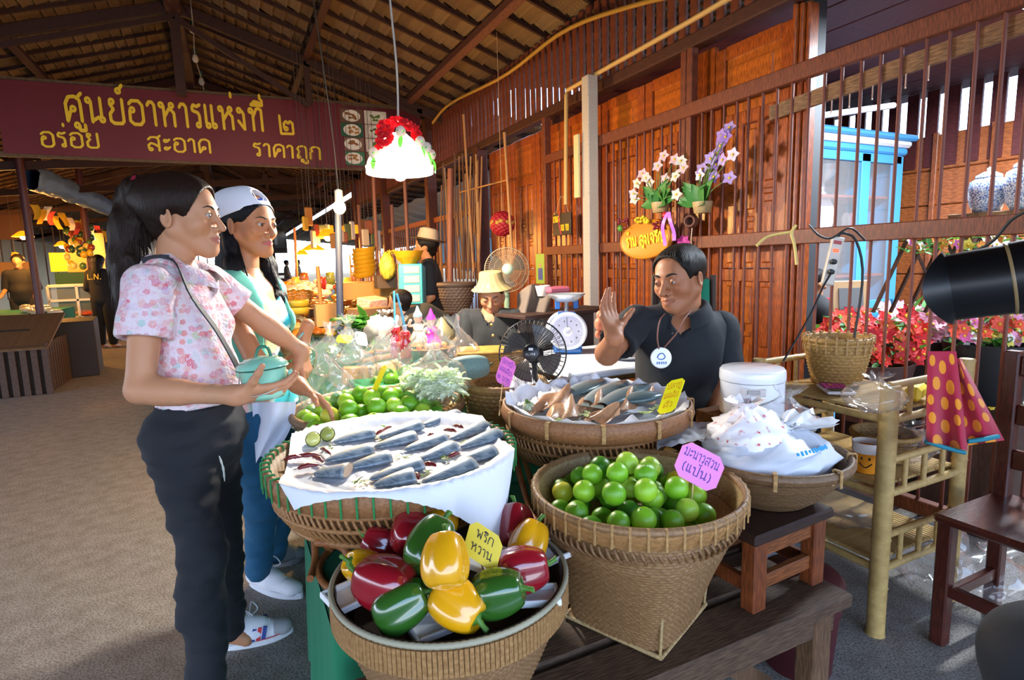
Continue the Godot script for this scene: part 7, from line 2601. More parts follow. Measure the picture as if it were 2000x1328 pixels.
	o=thing("paper_cup",cu,"orange paper cup with a smiling face on the middle tier","cup")
	turned("cup",[Vector2(0,0),Vector2(0.036,0),Vector2(0.048,0.09),Vector2(0.046,0.09),Vector2(0.034,0.004),Vector2(0,0.004)],cu,plain("e8901c",0.5),o)
	turned("collar",[Vector2(0.0485,0.075),Vector2(0.05,0.112),Vector2(0.048,0.112)],cu,plain("e8e4e0",0.5),o)
	var fz:=flat_dir(-CF-CR*0.75);var fx:=Vector3.UP.cross(fz)
	var mb:=MB.new()
	for s in[-1.0,1.0]:mb.ell(cu+fz*0.0425+fx*0.012*s+Vector3(0,0.058,0),Vector3(0.004,0.006,0.004),8)
	mb.tube(curve([cu+fz*0.038-fx*0.02+Vector3(0,0.04,0),cu+fz*0.04+Vector3(0,0.024,0),cu+fz*0.038+fx*0.02+Vector3(0,0.04,0)],8),0.0022,5)
	put("smiley_face",mb,plain("2a1a10",0.6),o)
	var tw:=itex("towel",128,128,func(x,y):
		var v:=Color("a8203a")
		for q in[[20,20,13],[62,34,15],[104,16,12],[36,70,15],[88,76,16],[14,108,12],[64,112,14],[112,110,12]]:
			if Vector2(x-q[0],y-q[1]).length()<q[2]:v=Color("e08a1e")
		return v)
	o=thing("towel",at(1862,690,1.75),"magenta towel with orange spots and teal hem draped over the shelf end","towel")
	mb=MB.new()
	mb.surf(24,24,func(u,v):
		var p:=at(lerpf(1812-4*v,1868+22*v,u),lerpf(686,862,v)+18.0*u*v,1.76-0.03*sin(u*9.0)*v)
		return p)
	mb.surf(16,16,func(u,v):return at(lerpf(1862,lerpf(1878,1948,v),u)+14*v,lerpf(700,872-12*u,v),1.79+0.02*sin(u*7.0)))
	put("cloth",mb,mat("towel_cloth","ffffff",0.95,{"tex":tw,"uv":true,"scale":Vector3(1.0,1.6,1),"rim":0.4}),o)
	for e in[[1808,862,1884,884],[1890,862,1950,852]]:
		bead(0.007,[at(e[0],e[1],1.755),at((e[0]+e[2])*0.5,(e[1]+e[3])*0.5+1,1.75),at(e[2],e[3],1.76)],plain("1f7a8a",0.8),"hem",o)
	o=thing("wooden_chair",Vector3(2.24,0,-0.8),"reddish-brown wooden chair at the right edge beside the bamboo shelf","chair")
	var wd:=wood("chair_red","5e2416",0.32,0,{"coat":0.5});var wu:=wood("chair_red_up","5e2416",0.4,1,{"coat":0.3})
	solid("seat",Vector3(2.23,0.45,-0.82),Vector3(0.4,0.03,0.42),wd,o,Basis.IDENTITY,0.01)
	for q in[[2.07,-1.0,0.44],[2.07,-0.64,0.44],[2.4,-1.0,0.98],[2.4,-0.64,0.98]]:solid("leg",Vector3(q[0],q[2]*0.5,q[1]),Vector3(0.045,q[2],0.045),wu,o,Basis.IDENTITY,0.005)
	for z in[-1.0,-0.64]:solid("stretcher",Vector3(2.235,0.17,z),Vector3(0.3,0.04,0.025),wd,o)
	solid("stretcher",Vector3(2.07,0.2,-0.82),Vector3(0.025,0.04,0.32),wd,o)
	for y in[0.6,0.76,0.93]:solid("back_rail",Vector3(2.4,y,-0.82),Vector3(0.022,0.07,0.32),wd,o,Basis.IDENTITY,0.006)
	c=Vector3(1.57,0,-1.16)
	o=thing("lidded_bin",c,"dull maroon plastic bin with a lid beside the bench end","bin")
	var rm:=mat("maroon_plastic","45141a",0.5)
	turned("drum",[Vector2(0,0),Vector2(0.1,0),Vector2(0.115,0.2),Vector2(0.12,0.21),Vector2(0.115,0.22),Vector2(0.118,0.28)],c,rm,o)
	turned("lid",[Vector2(0.126,0.27),Vector2(0.127,0.3),Vector2(0.11,0.32),Vector2(0.06,0.33),Vector2(0,0.332)],c,rm,o)
	c=Vector3(1.72,0.14,-1.36)
	turned("steel_bowl",[Vector2(0,0),Vector2(0.06,0.0),Vector2(0.12,0.05),Vector2(0.135,0.1),Vector2(0.14,0.1),Vector2(0.125,0.05),Vector2(0.06,-0.004),Vector2(0,-0.004)],c,mat("steel_pan","c9ccd0",0.22),null,36)
	tag(get_node("steel_bowl"),"steel bowl on a block behind the small wooden stool","bowl")
	solid("block",c-Vector3(0,0.075,0),Vector3(0.16,0.13,0.16),plain("3a2a20",0.8));tag(get_node("block"),"dark block carrying the steel bowl","block")
	for e in[[1790,1105,"clear bag on the ground right of the bamboo shelf"],[1900,1190,"clear bag on the ground under the wooden chair"],[1790,1160,"clear rubbish bag before the shelf's right foot"]]:
		var p:=on_y(e[0],e[1],0.0)
		clear_bag(p+Vector3(0.1,0.09,0),Vector3(0.14,0.09,0.12),Vector3(0.05,0.03,0),e[2],"",film("clear_film",0.2),int(e[0]))
	lens()
	flowers("red_flowers","mass of red and orange cloth flowers behind the bars",85,[1592,612,1805,705,2.85,3.1],0.045,["d8281c","e8402c","e05a30","c81c20"],0.25,"4a2a20")
	flowers("pink_flowers","pale pink cloth flowers right of the red ones behind the bars",60,[1705,600,1880,660,3.1,3.4],0.05,["f0a8c0","e8b8cc","f4c4d0","e090b0"],0.2,"3a2a2a")
	flowers("mixed_flowers","mixed pink, white and orange flowers in black pots at far right",75,[1860,605,2010,668,2.75,3.0],0.034,["e86aa8","f0e8e0","e85030","f0a0c0","e8d860"],0.6,"15171a")
	flowers("small_flowers","small mixed flowers low behind the bars near the towel",110,[1895,700,2010,800,2.85,3.1],0.022,["e070a0","f4ece0","e8c030","d84870","f0b8c8"],0.6)
	for e in[[1740,665,3.05],[1790,665,3.3],[1930,690,2.75]]:
		var p:=at(e[0],e[1],e[2])
		solid("flower_stand",Vector3(p.x,p.y*0.5-0.16,p.z),Vector3(0.42,p.y-0.28,0.3),wood("stand_dark","4a2a1c",0.6,1))
		tag(get_child(get_child_count()-1),"dark wooden stand under the %s" %{1740:"red flowers",1790:"pale pink flowers",1930:"mixed flowers"}[e[0]],"stand")
	cupboard()
	c=at(1626,510,2.24)
	var pb:=facing(-CF-CR*0.3)*Basis(Vector3.BACK,-0.2)
	o=thing("power_strip",c,"white power strip with a glowing red switch hung on the rail","power strip")
	solid("body",c,Vector3(0.045,0.19,0.025),plain("cfc4b4",0.4),o,pb,0.005)
	solid("switch",c+pb*Vector3(0,0.04,0.014),Vector3(0.02,0.012,0.006),mat("switch_glow","ff5020",0.4,{"emit":"ff4a18","ee":1.5}),o,pb,0.002)
	solid("label",c+pb*Vector3(0,0.072,0.013),Vector3(0.028,0.014,0.002),plain("b04040",0.5),o,pb,0.001)
	for y in[-0.005,-0.045]:solid("plug",c+pb*Vector3(0,y,0.022),Vector3(0.022,0.018,0.022),plain("141414",0.5),o,pb,0.004)
	var bk:=plain("18181a",0.5)
	bead(0.005,[c+pb*Vector3(0,0.095,0),at(1645,455,2.22),at(1672,470,2.22),at(1685,540,2.22),at(1668,660,2.24)],bk,"lead",o)
	bead(0.004,[c+pb*Vector3(0,-0.05,0.03),at(1608,560,2.2),at(1580,620,2.2),at(1530,705,2.2)],bk,"lead",o)
	bead(0.004,[at(1580,440,2.25),at(1600,460,2.22),at(1625,465,2.22),at(1660,445,2.22),at(1690,470,2.22)],bk,"lead",o)
	bead(0.005,[at(2010,410,1.8),at(1975,430,1.85),at(1940,470,1.9),at(1905,490,1.95)],bk,"lead",o)
	o=thing("plastic_ribbon",at(1545,455,2.36),"yellow plastic ribbon tied round the lower rail","ribbon")
	bead(0.006,[at(1555,440,2.36),at(1546,455,2.36),at(1552,480,2.36),at(1556,517,2.36)],plain("d8c070",0.5),"tail",o)
	bead(0.006,[at(1546,453,2.36),at(1500,462,2.4),at(1478,480,2.4)],plain("d8c070",0.5),"tail",o)
	mb=MB.new();mb.bar(on_x(1505,222,2.52),on_x(2050,28,2.52),0.02,0.07)
	tag(put("plank",mb,wood("pale_plank","a07a54",0.7,2)),"pale brown plank fixed across the bars with hooks under it","plank")
	mb=MB.new()
	for px in[1625,1660,1705,1770,1815]:
		var p:=on_x(px,205-(px-1600)*0.36,2.5)
		mb.tube(curve([p,p-Vector3(0,0.05,0),p+Vector3(-0.02,-0.06,0.01)],6),0.003,5)
	tag(put("wire_hooks",mb,plain("c0a090",0.5)),"row of small wire hooks under the pale plank","hooks")
func lens():
	var c:=at(1856,562,0.62)
	var ax:=(CR*0.79-CF*0.6+CU*0.13).normalized()
	var b:=facing(ax)
	var o:=thing("camera_lens",c,"black telephoto lens with petal hood poking in from the right","camera")
	var blk:=mat("lens_black","0b0b0d",0.35)
	var db:=b*Basis(Vector3.RIGHT,PI/2)
	turned("barrel",[Vector2(0.0,-0.005),Vector2(0.034,-0.005),Vector2(0.0355,0.0),Vector2(0.036,0.05),Vector2(0.037,0.052),Vector2(0.038,0.07),Vector2(0.038,0.2),Vector2(0.0,0.2)],c,blk,o,48,db)
	turned("gold_ring",[Vector2(0.0365,0.048),Vector2(0.0372,0.049),Vector2(0.0365,0.051)],c,plain("8a7048",0.4),o,48,db)
	turned("focus_ring",[Vector2(0.0382,0.075),Vector2(0.04,0.076),Vector2(0.04,0.12),Vector2(0.0382,0.121)],c,mat("ring_grey","3a3e44",0.6),o,48,db)
	var mb:=MB.new()
	for rr in[0.036,0.0345]:
		mb.surf(64,4,func(u,v):
			var a:float=TAU*u
			var l:float=0.013+0.011*sin(2.0*a+1.57)
			return c+b*Vector3(cos(a)*(rr+0.004*v),sin(a)*(rr+0.004*v),-l*v),true)
	put("hood",mb,blk,o)
	turned("glass",[Vector2(0,0.004),Vector2(0.02,0.003),Vector2(0.033,0.0)],c-ax*0.007,mat("lens_glass","1a3040",0.05,{"coat":1.0}),o,32,db)
	solid("camera_body",c+ax*0.25,Vector3(0.14,0.1,0.1),blk,o,b,0.012)
	o=thing("person",Vector3(1.3,0,-0.45),"dark blue trouser leg of the crouching photographer at the lower right corner","person")
	var k:=at(2040,1290,0.95)
	var s:=SDF.new(k-Vector3(0.2,0.6,0.35),k+Vector3(0.55,0.25,0.35),0.012)
	s.cap(k,k+CR*0.42+Vector3(0,0.08,0),0.085,0.11,0.03)
	s.cap(k,Vector3(k.x+0.06,0.08,k.z),0.08,0.055,0.03)
	mb=MB.new();s.mesh(mb)
	put("trousers",mb,denim("navy","14181f"),o)
func cupboard():
	var blue:=mat("cupboard_blue","4a9ed8",0.5)
	var white:=plain("e2e2e6",0.5)
	var Z:=-3.2
	var cx:=4.28
	var zf:=Z+0.24
	var o:=thing("cupboard",Vector3(cx,0,Z),"pale blue glazed cupboard with white and red moulding behind the bars","cupboard")
	solid("carcass",Vector3(cx,0.42,Z),Vector3(1.05,0.84,0.5),blue,o)
	solid("counter",Vector3(cx,0.87,Z+0.04),Vector3(1.14,0.05,0.56),mat("sky_blue","2f8ccc",0.4),o,Basis.IDENTITY,0.015)
	solid("red_edge",Vector3(cx,0.91,Z+0.02),Vector3(1.12,0.025,0.54),plain("b02838",0.4),o)
	solid("white_moulding",Vector3(cx,0.78,Z+0.05),Vector3(1.12,0.06,0.56),white,o,Basis.IDENTITY,0.02)
	solid("back",Vector3(cx,1.55,Z-0.2),Vector3(1.0,1.3,0.02),plain("3c4a54",0.7),o)
	for x in[-0.48,0.18,0.48]:solid("stile",Vector3(cx+x,1.55,zf),Vector3(0.075,1.3,0.04),blue,o)
	for s in[-0.49,0.49]:solid("side",Vector3(cx+s,1.55,Z),Vector3(0.02,1.3,0.42),blue,o)
	for y in[0.95,2.17]:solid("rail",Vector3(cx,y,zf),Vector3(1.0,0.07,0.04),blue,o)
	for y in[1.2,1.56,1.86]:solid("shelf",Vector3(cx,y,Z),Vector3(0.96,0.02,0.4),plain("8a4a40",0.5),o)
	solid("cornice",Vector3(cx,2.24,Z),Vector3(1.1,0.06,0.54),blue,o,Basis.IDENTITY,0.015)
	solid("white_band",Vector3(cx,2.3,Z),Vector3(1.14,0.06,0.58),white,o,Basis.IDENTITY,0.02)
	solid("cornice_top",Vector3(cx,2.35,Z),Vector3(1.2,0.05,0.62),blue,o,Basis.IDENTITY,0.015)
	for q in[[-0.15,0.6],[0.33,0.24]]:solid("pane",Vector3(cx+q[0],1.55,zf),Vector3(q[1],1.2,0.004),mat("pane_glass","e8f0f4",0.05,{"a":0.08}),o,Basis.IDENTITY,0.0)
	var steel:=mat("dull_silver","b8bcc2",0.3,{"m":0.8})
	o.scale=Vector3(1.4,0.95,1.0)
	var k:=0
	for e in[[-0.34,1.26],[-0.04,1.26]]:
		turned("platter",[Vector2(0,0.01),Vector2(0.1,0.0),Vector2(0.16,0.02),Vector2(0.165,0.025),Vector2(0.1,0.012),Vector2(0,0.014)],Vector3(cx+e[0]*1.25,1.66,Z+0.08),plain("dfe2e8",0.25,{"coat":0.5}),null,36,Basis(Vector3.RIGHT,PI/2-0.2))
		tag(get_child(get_child_count()-1),"%s of two round white platters standing in the blue cupboard" %["left","right"][k],"plate","platters in the cupboard")
		k+=1
	k=0
	for x in[-0.36,-0.16,0.04]:
		turned("footed_bowl",[Vector2(0,0.0),Vector2(0.06,0.0),Vector2(0.025,0.04),Vector2(0.025,0.1),Vector2(0.09,0.16),Vector2(0.11,0.24),Vector2(0.1,0.24),Vector2(0.02,0.12),Vector2(0,0.12)],Vector3(cx+x*1.25,1.785,Z+0.03),steel,null,28)
		tag(get_child(get_child_count()-1),"%s silver footed bowl on the cupboard's upper shelf" %["left","middle","right"][k],"bowl","silver bowls in the cupboard")
		k+=1
	for i in 3:
		turned("tableware",[Vector2(0,0),Vector2(0.03,0),Vector2(0.035,0.12),Vector2(0.02,0.16),Vector2(0,0.16)],Vector3(cx+0.34+i*0.07,1.495,Z+0.05),plain(["d8d0c8","c87a8a","e0dcd4"][i],0.3))
		tag(get_child(get_child_count()-1),"%s small vase behind the narrow cupboard pane" %["cream","rose","white"][i],"vase","vases in the cupboard")
	k=0
	for e in[[-0.45,"b02030"],[-0.05,"a02030"],[0.25,"c0a0a8"]]:
		var p:=Vector3(cx+e[0],0.88,Z+0.28)
		var mb:=MB.new();mb.surf(12,6,func(u,v):return p+Vector3(0.09*sin(PI*v)*cos(PI*u),0.09*v+0.02*cos(PI*u),-0.09*sin(PI*v)*sin(PI*u)))
		solid("box",p+Vector3(0,0.05,-0.05),Vector3(0.16,0.1,0.06),plain(e[1],0.4),null,Basis(Vector3.RIGHT,-0.3),0.01)
		tag(get_child(get_child_count()-1),"%s gift box on the blue cupboard's counter" %["left red","middle red","pale pink"][k],"box","boxes on the cupboard counter")
		k+=1
	var sh:=Vector3(3.55,1.5,-1.12)
	solid("wall_shelf",sh,Vector3(0.25,0.025,1.3),wood("pale_plank","a07a54",0.7,2));tag(get_node("wall_shelf"),"plank shelf behind the bars carrying the blue and white jars","shelf")
	for q in[-0.6,0.6]:solid("bracket",sh+Vector3(0,-0.76,q),Vector3(0.04,1.48,0.04),wood("pale_plank","a07a54",0.7,2),get_node("wall_shelf"))
	var jt:=ntex("jar_print",0.045,Color("e6ebf4"),Color("1c4aa0"),3,256,FastNoiseLite.TYPE_SIMPLEX_SMOOTH,false,0.55)
	k=0
	for e in[[1930,366,"left",0.085],[2010,362,"right",0.1]]:
		var p:=on_x(e[0],e[1],3.5);p.y=1.515
		o=thing("lidded_jar",p,"%s blue and white porcelain jar on the plank shelf behind the bars" % e[2],"jar","porcelain jars on the shelf")
		var jm:=mat("porcelain","ffffff",0.15,{"tex":jt,"scale":7.0,"coat":0.6})
		var s:float=e[3]/0.1
		turned("jar",[Vector2(0,0),Vector2(0.065,0),Vector2(0.085,0.04),Vector2(0.1,0.12),Vector2(0.09,0.18),Vector2(0.06,0.2)].map(func(q):return q*s),p,jm,o,36)
		turned("lid",[Vector2(0.066,0.2),Vector2(0.064,0.215),Vector2(0.03,0.235),Vector2(0.01,0.24),Vector2(0.014,0.255),Vector2(0,0.265)].map(func(q):return q*s),p,jm,o,28)
		k+=1
	o=thing("lattice",at(1760,520,2.9),"brown bamboo lattice with flower sprays behind the lens","lattice")
	for i in 8:
		for s in[-1.0,1.0]:
			var mb:=MB.new();mb.bar(at(1775+i*34,460,2.75),at(1775+i*34+s*70,610,2.75),0.015,0.01)
			put("lath",mb,wood("lath","6a4630",0.7,1),o)
	flowers("flower_spray","yellow and white flower sprays on the lattice above the lens",26,[1770,445,2000,490,2.6,2.75],0.03,["e8d040","f0ece0","d86aa8","e8903a"],1.0)
	solid("picture_frame",at(1660,595,3.1),Vector3(0.2,0.26,0.02),plain("d0a878",0.5),null,facing(-CF),0.005);tag(get_node("picture_frame"),"pale framed grey picture standing before the blue counter","picture")
	solid("print",at(1660,597,3.1)-CF*0.012,Vector3(0.13,0.19,0.006),plain("7a7c7c",0.5),get_node("picture_frame"),facing(-CF),0.0)
	walker(at(1578,690,3.55),1.24,flat_dir(CR+CF*0.1),"17181c","1a1a20","0e0c0c","seated woman with tied black hair behind the bars, seen in profile",0.011)
	var tb:=MB.new();tb.rod(at(1590,228,3.2),at(1745,206,3.5),0.018,10)
	tag(put("fluorescent_tube",tb,plain("b8bcc4",0.3)),"unlit fluorescent tube behind the bars under the maroon ceiling","lamp")
	var l:=AreaLight3D.new()
	l.name="yard_window_light"
	add_child(l)
	l.position=Vector3(3.9,2.5,-1.6);l.rotation.x=-PI/2
	l.area_size=Vector2(1.2,0.1);l.light_energy=15.0;l.light_color=Color(0.9,0.95,1.0);l.shadow_enabled=true
	l.area_range=20.0
	tb=MB.new();tb.box(Vector3(3.9,2.545,-1.6),Vector3(1.2,0.05,0.1),Basis.IDENTITY,0.01)
	tag(put("ceiling_lamp",tb,mat("tube_glow","ffffff",0.5,{"emit":"eef4ff","ee":2.0})),"lit strip lamp on the maroon ceiling of the room behind the bars","lamp")
func walker(p:Vector3,h:float,f:Vector3,top:String,legs:String,hair:String,label:String,cell:=0.02,opt:={}):
	p.y=opt.get("y",0.0)
	var k:=h/1.65
	var sd:=Vector3.UP.cross(f)
	var o:=thing("person",p,label,"person",opt.get("group",""))
	var P:=func(x,y,z):return p+(sd*x+Vector3.UP*y+f*z)*k
	var lean:float=opt.get("lean",0.0)
	var hc:Vector3=P.call(0,1.52-lean*0.3,0.02+lean)
	var tone:String=opt.get("tone","b07a56")
	var mb:=MB.new()
	var lo:=p-Vector3(0.75,0.02,0.75);var hi:=p+Vector3(0.75,h+0.1,0.75)
	var neck:Vector3=P.call(0,1.38-lean*0.25,lean*0.8)
	var chest:Vector3=P.call(0,1.2-lean*0.1,lean*0.5);var waist:Vector3=P.call(0,1.03,0.0);var hip:Vector3=P.call(0,0.88,0)
	var shl:Vector3=neck+sd*0.17*k-Vector3(0,0.05,0);var shr:Vector3=neck-sd*0.17*k-Vector3(0,0.05,0)
	var arm:float=opt.get("arm",0.1)
	var s:=SDF.new(lo,hi,cell)
	var wr:=[]
	for e in[[shl,1.0],[shr,-1.0]]:
		var el:Vector3=e[0]+sd*0.05*e[1]*k-Vector3(0,0.26,0)*k-f*0.02
		var w:Vector3=el+f*(0.06+arm)*k-Vector3(0,0.22-arm*0.6,0)*k
		s.cap(e[0],el,0.045*k,0.036*k,0.02);s.cap(el,w,0.036*k,0.026*k,0.02);s.cap(w,w+(w-el).normalized()*0.1,0.03*k,0.018*k,0.02)
		wr.append([e[0],el])
	s.cap(neck,hc-Vector3(0,0.06,0),0.05*k,0.05*k,0.02)
	s.ell(hc+Vector3(0,0.03,0),Vector3(0.078,0.1,0.095)*k,facing(f),0.02)
	s.cap(hc,hc+f*0.045*k-Vector3(0,0.075*k,0),0.06*k,0.035*k,0.03)
	s.cap(hc+f*0.09*k-Vector3(0,0.0,0),hc+f*0.105*k-Vector3(0,0.03*k,0),0.01*k,0.014*k,0.015)
	for e in[-1.0,1.0]:
		var foot:Vector3=P.call(0.1*e,0.05,opt.get("stride",0.0)*e)
		s.cap(hip+sd*0.09*e*k,foot,0.08*k,0.035*k,0.03);s.cap(foot,foot+f*0.14*k-Vector3(0,0.02,0),0.038*k,0.03*k,0.02)
		s.cap(hc+sd*0.08*e*k,hc+sd*0.082*e*k,0.018*k,0.018*k,0.01)
	s.cap(hip,chest,0.11*k,0.11*k,0.05,f,0.75)
	s.mesh(mb)
	for i in mb.V.size():mb.C[i]=lin(tone)
	put("body",mb,skin_mat("woman"),o)
	s=SDF.new(lo,hi,cell);mb=MB.new()
	torso(s,hip,waist,chest,neck,shl,shr,f,0.008,false)
	for e in wr:s.cap(e[0],(e[0]as Vector3).lerp(e[1],opt.get("sleeve",0.8)),0.068*k,0.06*k,0.03)
	s.mesh(mb);put("shirt",mb,plain(top,0.85,{"rim":0.2}),o)
	if opt.get("trousers",true):
		s=SDF.new(lo,hi,cell);mb=MB.new()
		for e in[-1.0,1.0]:
			s.cap(hip+sd*0.085*e*k,P.call(0.1*e,0.12,opt.get("stride",0.0)*e),0.105*k,0.07*k,0.03)
		s.mesh(mb);put("trousers",mb,plain(legs,0.85,{"rim":0.2}),o)
	s=SDF.new(hc-Vector3(0.25,0.5,0.25),hc+Vector3.ONE*0.25,minf(cell,0.012));mb=MB.new()
	scalp(s,hc,facing(f),k*1.05,0.012,0.075,opt.get("hairlow",-0.03))
	if opt.has("long"):s.cap(hc-f*0.06,hc-f*0.1-Vector3(0,opt.long,0),0.075,0.07,0.04)
	s.mesh(mb);put("hair",mb,hair_mat("far"+hair,hair),o)
	return o
func wall_things():
	var X:=2.38
	var c:=on_x(1262,468,X)
	var o:=thing("carved_sign",c,"oval carved wooden sign with gilt lettering and grapes on the rail","sign")
	var b:=Basis(Vector3(0,0,1),Vector3.UP,Vector3(-1,0,0))*Basis(Vector3.BACK,0.06)
	var sb:=b*Basis(Vector3.RIGHT,PI/2)
	turned("board",[Vector2(0,-0.01),Vector2(0.115,-0.01),Vector2(0.13,0.0),Vector2(0.128,0.014),Vector2(0.115,0.018),Vector2(0.1,0.006),Vector2(0,0.004)],c,mat("gilt_wood","c07818",0.35,{"coat":0.4}),o,44,sb.scaled_local(Vector3(2.0,1,0.95)))
	thai_line("ร้าน ลุงเจริญ",c+b*Vector3(-0.185,-0.035,0.01),c+b*Vector3(0.185,-0.025,0.01),0.06,plain("f0c828",0.4,{"m":0.3}),o,0.9,0.6,b.z)
	for e in[[1220,436,"6a1020",14],[1253,428,"d8b820",20],[1288,437,"7a1424",14]]:
		for i in e[3]:
			var mb:=MB.new()
			mb.ell(on_x(e[0]+rng.randf_range(-13,13),e[1]+rng.randf_range(-11,11),X-rng.randf_range(0.02,0.05)),Vector3.ONE*0.0105,10)
			put("grape",mb,plain(e[2],0.25,{"coat":0.5}),o)
	for e in[[1212,446],[1300,420]]:
		var mb:=MB.new();mb.ell(on_x(e[0],e[1],X-0.03),Vector3(0.022,0.022,0.022),12)
		put("fruit",mb,plain("4c8a2c" if e[0]<1250 else "b81c28",0.3,{"coat":0.4}),o)
	var rb:=MB.new()
	for q in[[1305,414,1296,480],[1306,414,1313,470]]:
		var a:=on_x(q[0],q[1],X-0.07);var e:=on_x(q[2],q[3],X-0.06)
		rb.surf(2,12,func(u,v):return a.lerp(e,v)+Vector3(0,0,(u-0.5)*0.03)+Vector3(-0.012*sin(v*5.0),0,0.02*sin(v*3.1)*signf(q[2]-1305.0)))
	put("ribbon",rb,plain("b070d8",0.35),o)
	var pot:=cane("bamboo_pale","cbb07e")
	var petal:=mat("petals","ffffff",0.6,{"vc":true,"back":"605050"})
	for e in[[1372,405,"purple orchid spray in a small bamboo basket hung on the bars",[[1425,250],[1410,265],[1418,268],[1408,285],[1395,305],[1402,300],[1388,310],[1432,302],[1372,330],[1368,342],[1395,345],[1425,348],[1400,322],[1412,312]],["b89ad0","9a78c0","d8c8d8"]],[1290,405,"white and pink blossom spray hanging above the oval sign",[[1297,305],[1318,312],[1330,315],[1336,328],[1328,338],[1320,345],[1285,325],[1262,348],[1245,358],[1238,378],[1270,355],[1300,350],[1310,383],[1322,380],[1336,385],[1255,340],[1240,390]],["d4c6bc","d8b4b8","dcd4c8"]]]:
		var p:=on_x(e[0],e[1],X-0.02)
		o=thing("hanging_plant",p,e[2],"plant","flower sprays on the teak wall")
		turned("basket",[Vector2(0,-0.03),Vector2(0.045,-0.03),Vector2(0.055,0.03),Vector2(0.05,0.03),Vector2(0.04,-0.024)],p,pot,o,20)
		for q in e[3]:
			var f:=on_x(q[0],q[1],X-rng.randf_range(0.0,0.06))
			bead(0.0022,[p+Vector3(0,0.02,0),p.lerp(f,0.5)+Vector3(-0.02,0.02,0),f],plain("5a7a34",0.6),"stem",o,5,5)
			var mb:=MB.new();mb.col=lin(e[4][rng.randi()% 3])
			blossom(mb,f,0.037,Vector3(-1,rng.randf_range(-0.3,0.5),rng.randf_range(0,0.6)),5)
			put("blossom",mb,petal,o)
		for i in 16:
			var mb:=MB.new()
			leafy(mb,p+Vector3(0,0.03,0),Vector3(-0.04+rng.randf_range(-0.03,0.03),rng.randf_range(-0.02,0.12),rng.randf_range(-0.16,0.16)),0.075,0.3,Vector3(-1,0.3,0.2))
			put("leaf",mb,mat("leaf_green","3f7a34",0.55,{"back":"3a6a20"}),o)
	o=thing("clay_bell",on_x(1350,432,X),"small brown clay pot hung sideways beside the oval sign","ornament")
	turned("pot",[Vector2(0.0,-0.03),Vector2(0.03,-0.025),Vector2(0.042,0),Vector2(0.03,0.025),Vector2(0.033,0.032),Vector2(0.022,0.03),Vector2(0.02,0)],on_x(1350,432,X),plain("6a4030",0.7),o,24,facing(Vector3(-1,0,0.5))*Basis(Vector3.RIGHT,PI/2))
	bead(0.003,[on_x(1352,445,X),on_x(1350,470,X),on_x(1352,495,X)],plain("c8a890",0.7),"string",o)
	var mb2:=MB.new();mb2.col=lin("b02080");blossom(mb2,on_x(1335,474,X),0.045,Vector3(-1,0.2,0.4),7,false)
	put("tassel",mb2,petal,o)
	o=thing("name_board",on_x(1098,440,X),"dark board with yellow writing hung left of the white post","sign")
	var bb:=Basis(Vector3(0,0,1),Vector3.UP,Vector3(-1,0,0))
	c=on_x(1098,438,X)
	solid("board",c,Vector3(0.27,0.17,0.015),plain("3a2c1c",0.6),o,bb)
	thai_line("ย้าแดง",c+bb*Vector3(-0.12,0.02,0.008),c+bb*Vector3(-0.01,0.02,0.008),0.045,plain("e8c020",0.5),o,0.9,0.5,bb.z)
	thai_line("ขนมไทย",c+bb*Vector3(-0.02,-0.05,0.008),c+bb*Vector3(0.12,-0.05,0.008),0.045,plain("e8c020",0.5),o,0.9,0.5,bb.z)
	bead(0.004,[c+Vector3(-0.02,0.1,0),c+Vector3(-0.03,0.02,0),c+Vector3(-0.02,-0.08,0.02)],plain("c82838",0.5),"red_cord",o)
	bead(0.002,[c+Vector3(0,0.08,0.1),c+Vector3(0,0.22,0.0),c+Vector3(0,0.08,-0.1)],plain("b0a080",0.5),"hanger",o)
	solid("cream_plaque",on_x(1127,325,2.3),Vector3(0.02,0.44,0.06),plain("c8b884",0.6),null);tag(get_node("cream_plaque"),"cream painted board tied to the white concrete post","board")
	c=on_x(981,437,2.25)
	o=thing("flower_ball",c,"red and gold ball of cloth petals hanging left of the dark board","ornament")
	for i in 120:
		var y:=1.0-2.0*(i+0.5)/120
		var a:=i*2.39996
		var d:=Vector3(cos(a)*sqrt(1-y*y),y,sin(a)*sqrt(1-y*y))
		var mb:=MB.new();mb.ell(c+d*0.105,Vector3(0.024,0.02,0.012),8,facing(d))
		put("petal",mb,plain("9a1424" if absf(y-0.1)>0.12 else "a8802c",0.6),o)
	bead(0.002,[c+Vector3(0,0.11,0),Vector3(c.x,roof_y(c.x),c.z)],plain("c8b090",0.6),"string",o,5,2)
	var k:=0
	for e in[[985,260,1000,490,2.2,0.012],[905,225,925,530,2.2,0.012],[900,375,988,352,2.25,0.008]]:
		o=thing("bamboo_rod",on_x(e[0],e[1],e[4]),"thin bamboo rod %s" %["hanging in front of the red flower ball","leaning left of the red flower ball","tied level between two upright rods"][k],"rod")
		bamboo(on_x(e[0],e[1],e[4]),on_x(e[2],e[3],e[4]),e[5],o,mat("bamboo_rod","a87848",0.5),"rod")
		k+=1
	c=at(990,527,3.75)
	o=thing("standing_fan",Vector3(c.x,0,c.z),"large old standing fan with beige cage behind the woman in the hat","fan")
	b=facing(-CF+CR*0.1)
	cage(o,c,b,0.145,0.05,60,0.0011,mat("fan_beige","a08a68",0.5))
	blades(o,c,b,0.14,3,plain("4a3a30",0.5))
	turned("hub",[Vector2(0,0.056),Vector2(0.035,0.05),Vector2(0.035,0.02)],c,plain("b8c8a8",0.5),o,20,b*Basis(Vector3.RIGHT,PI/2))
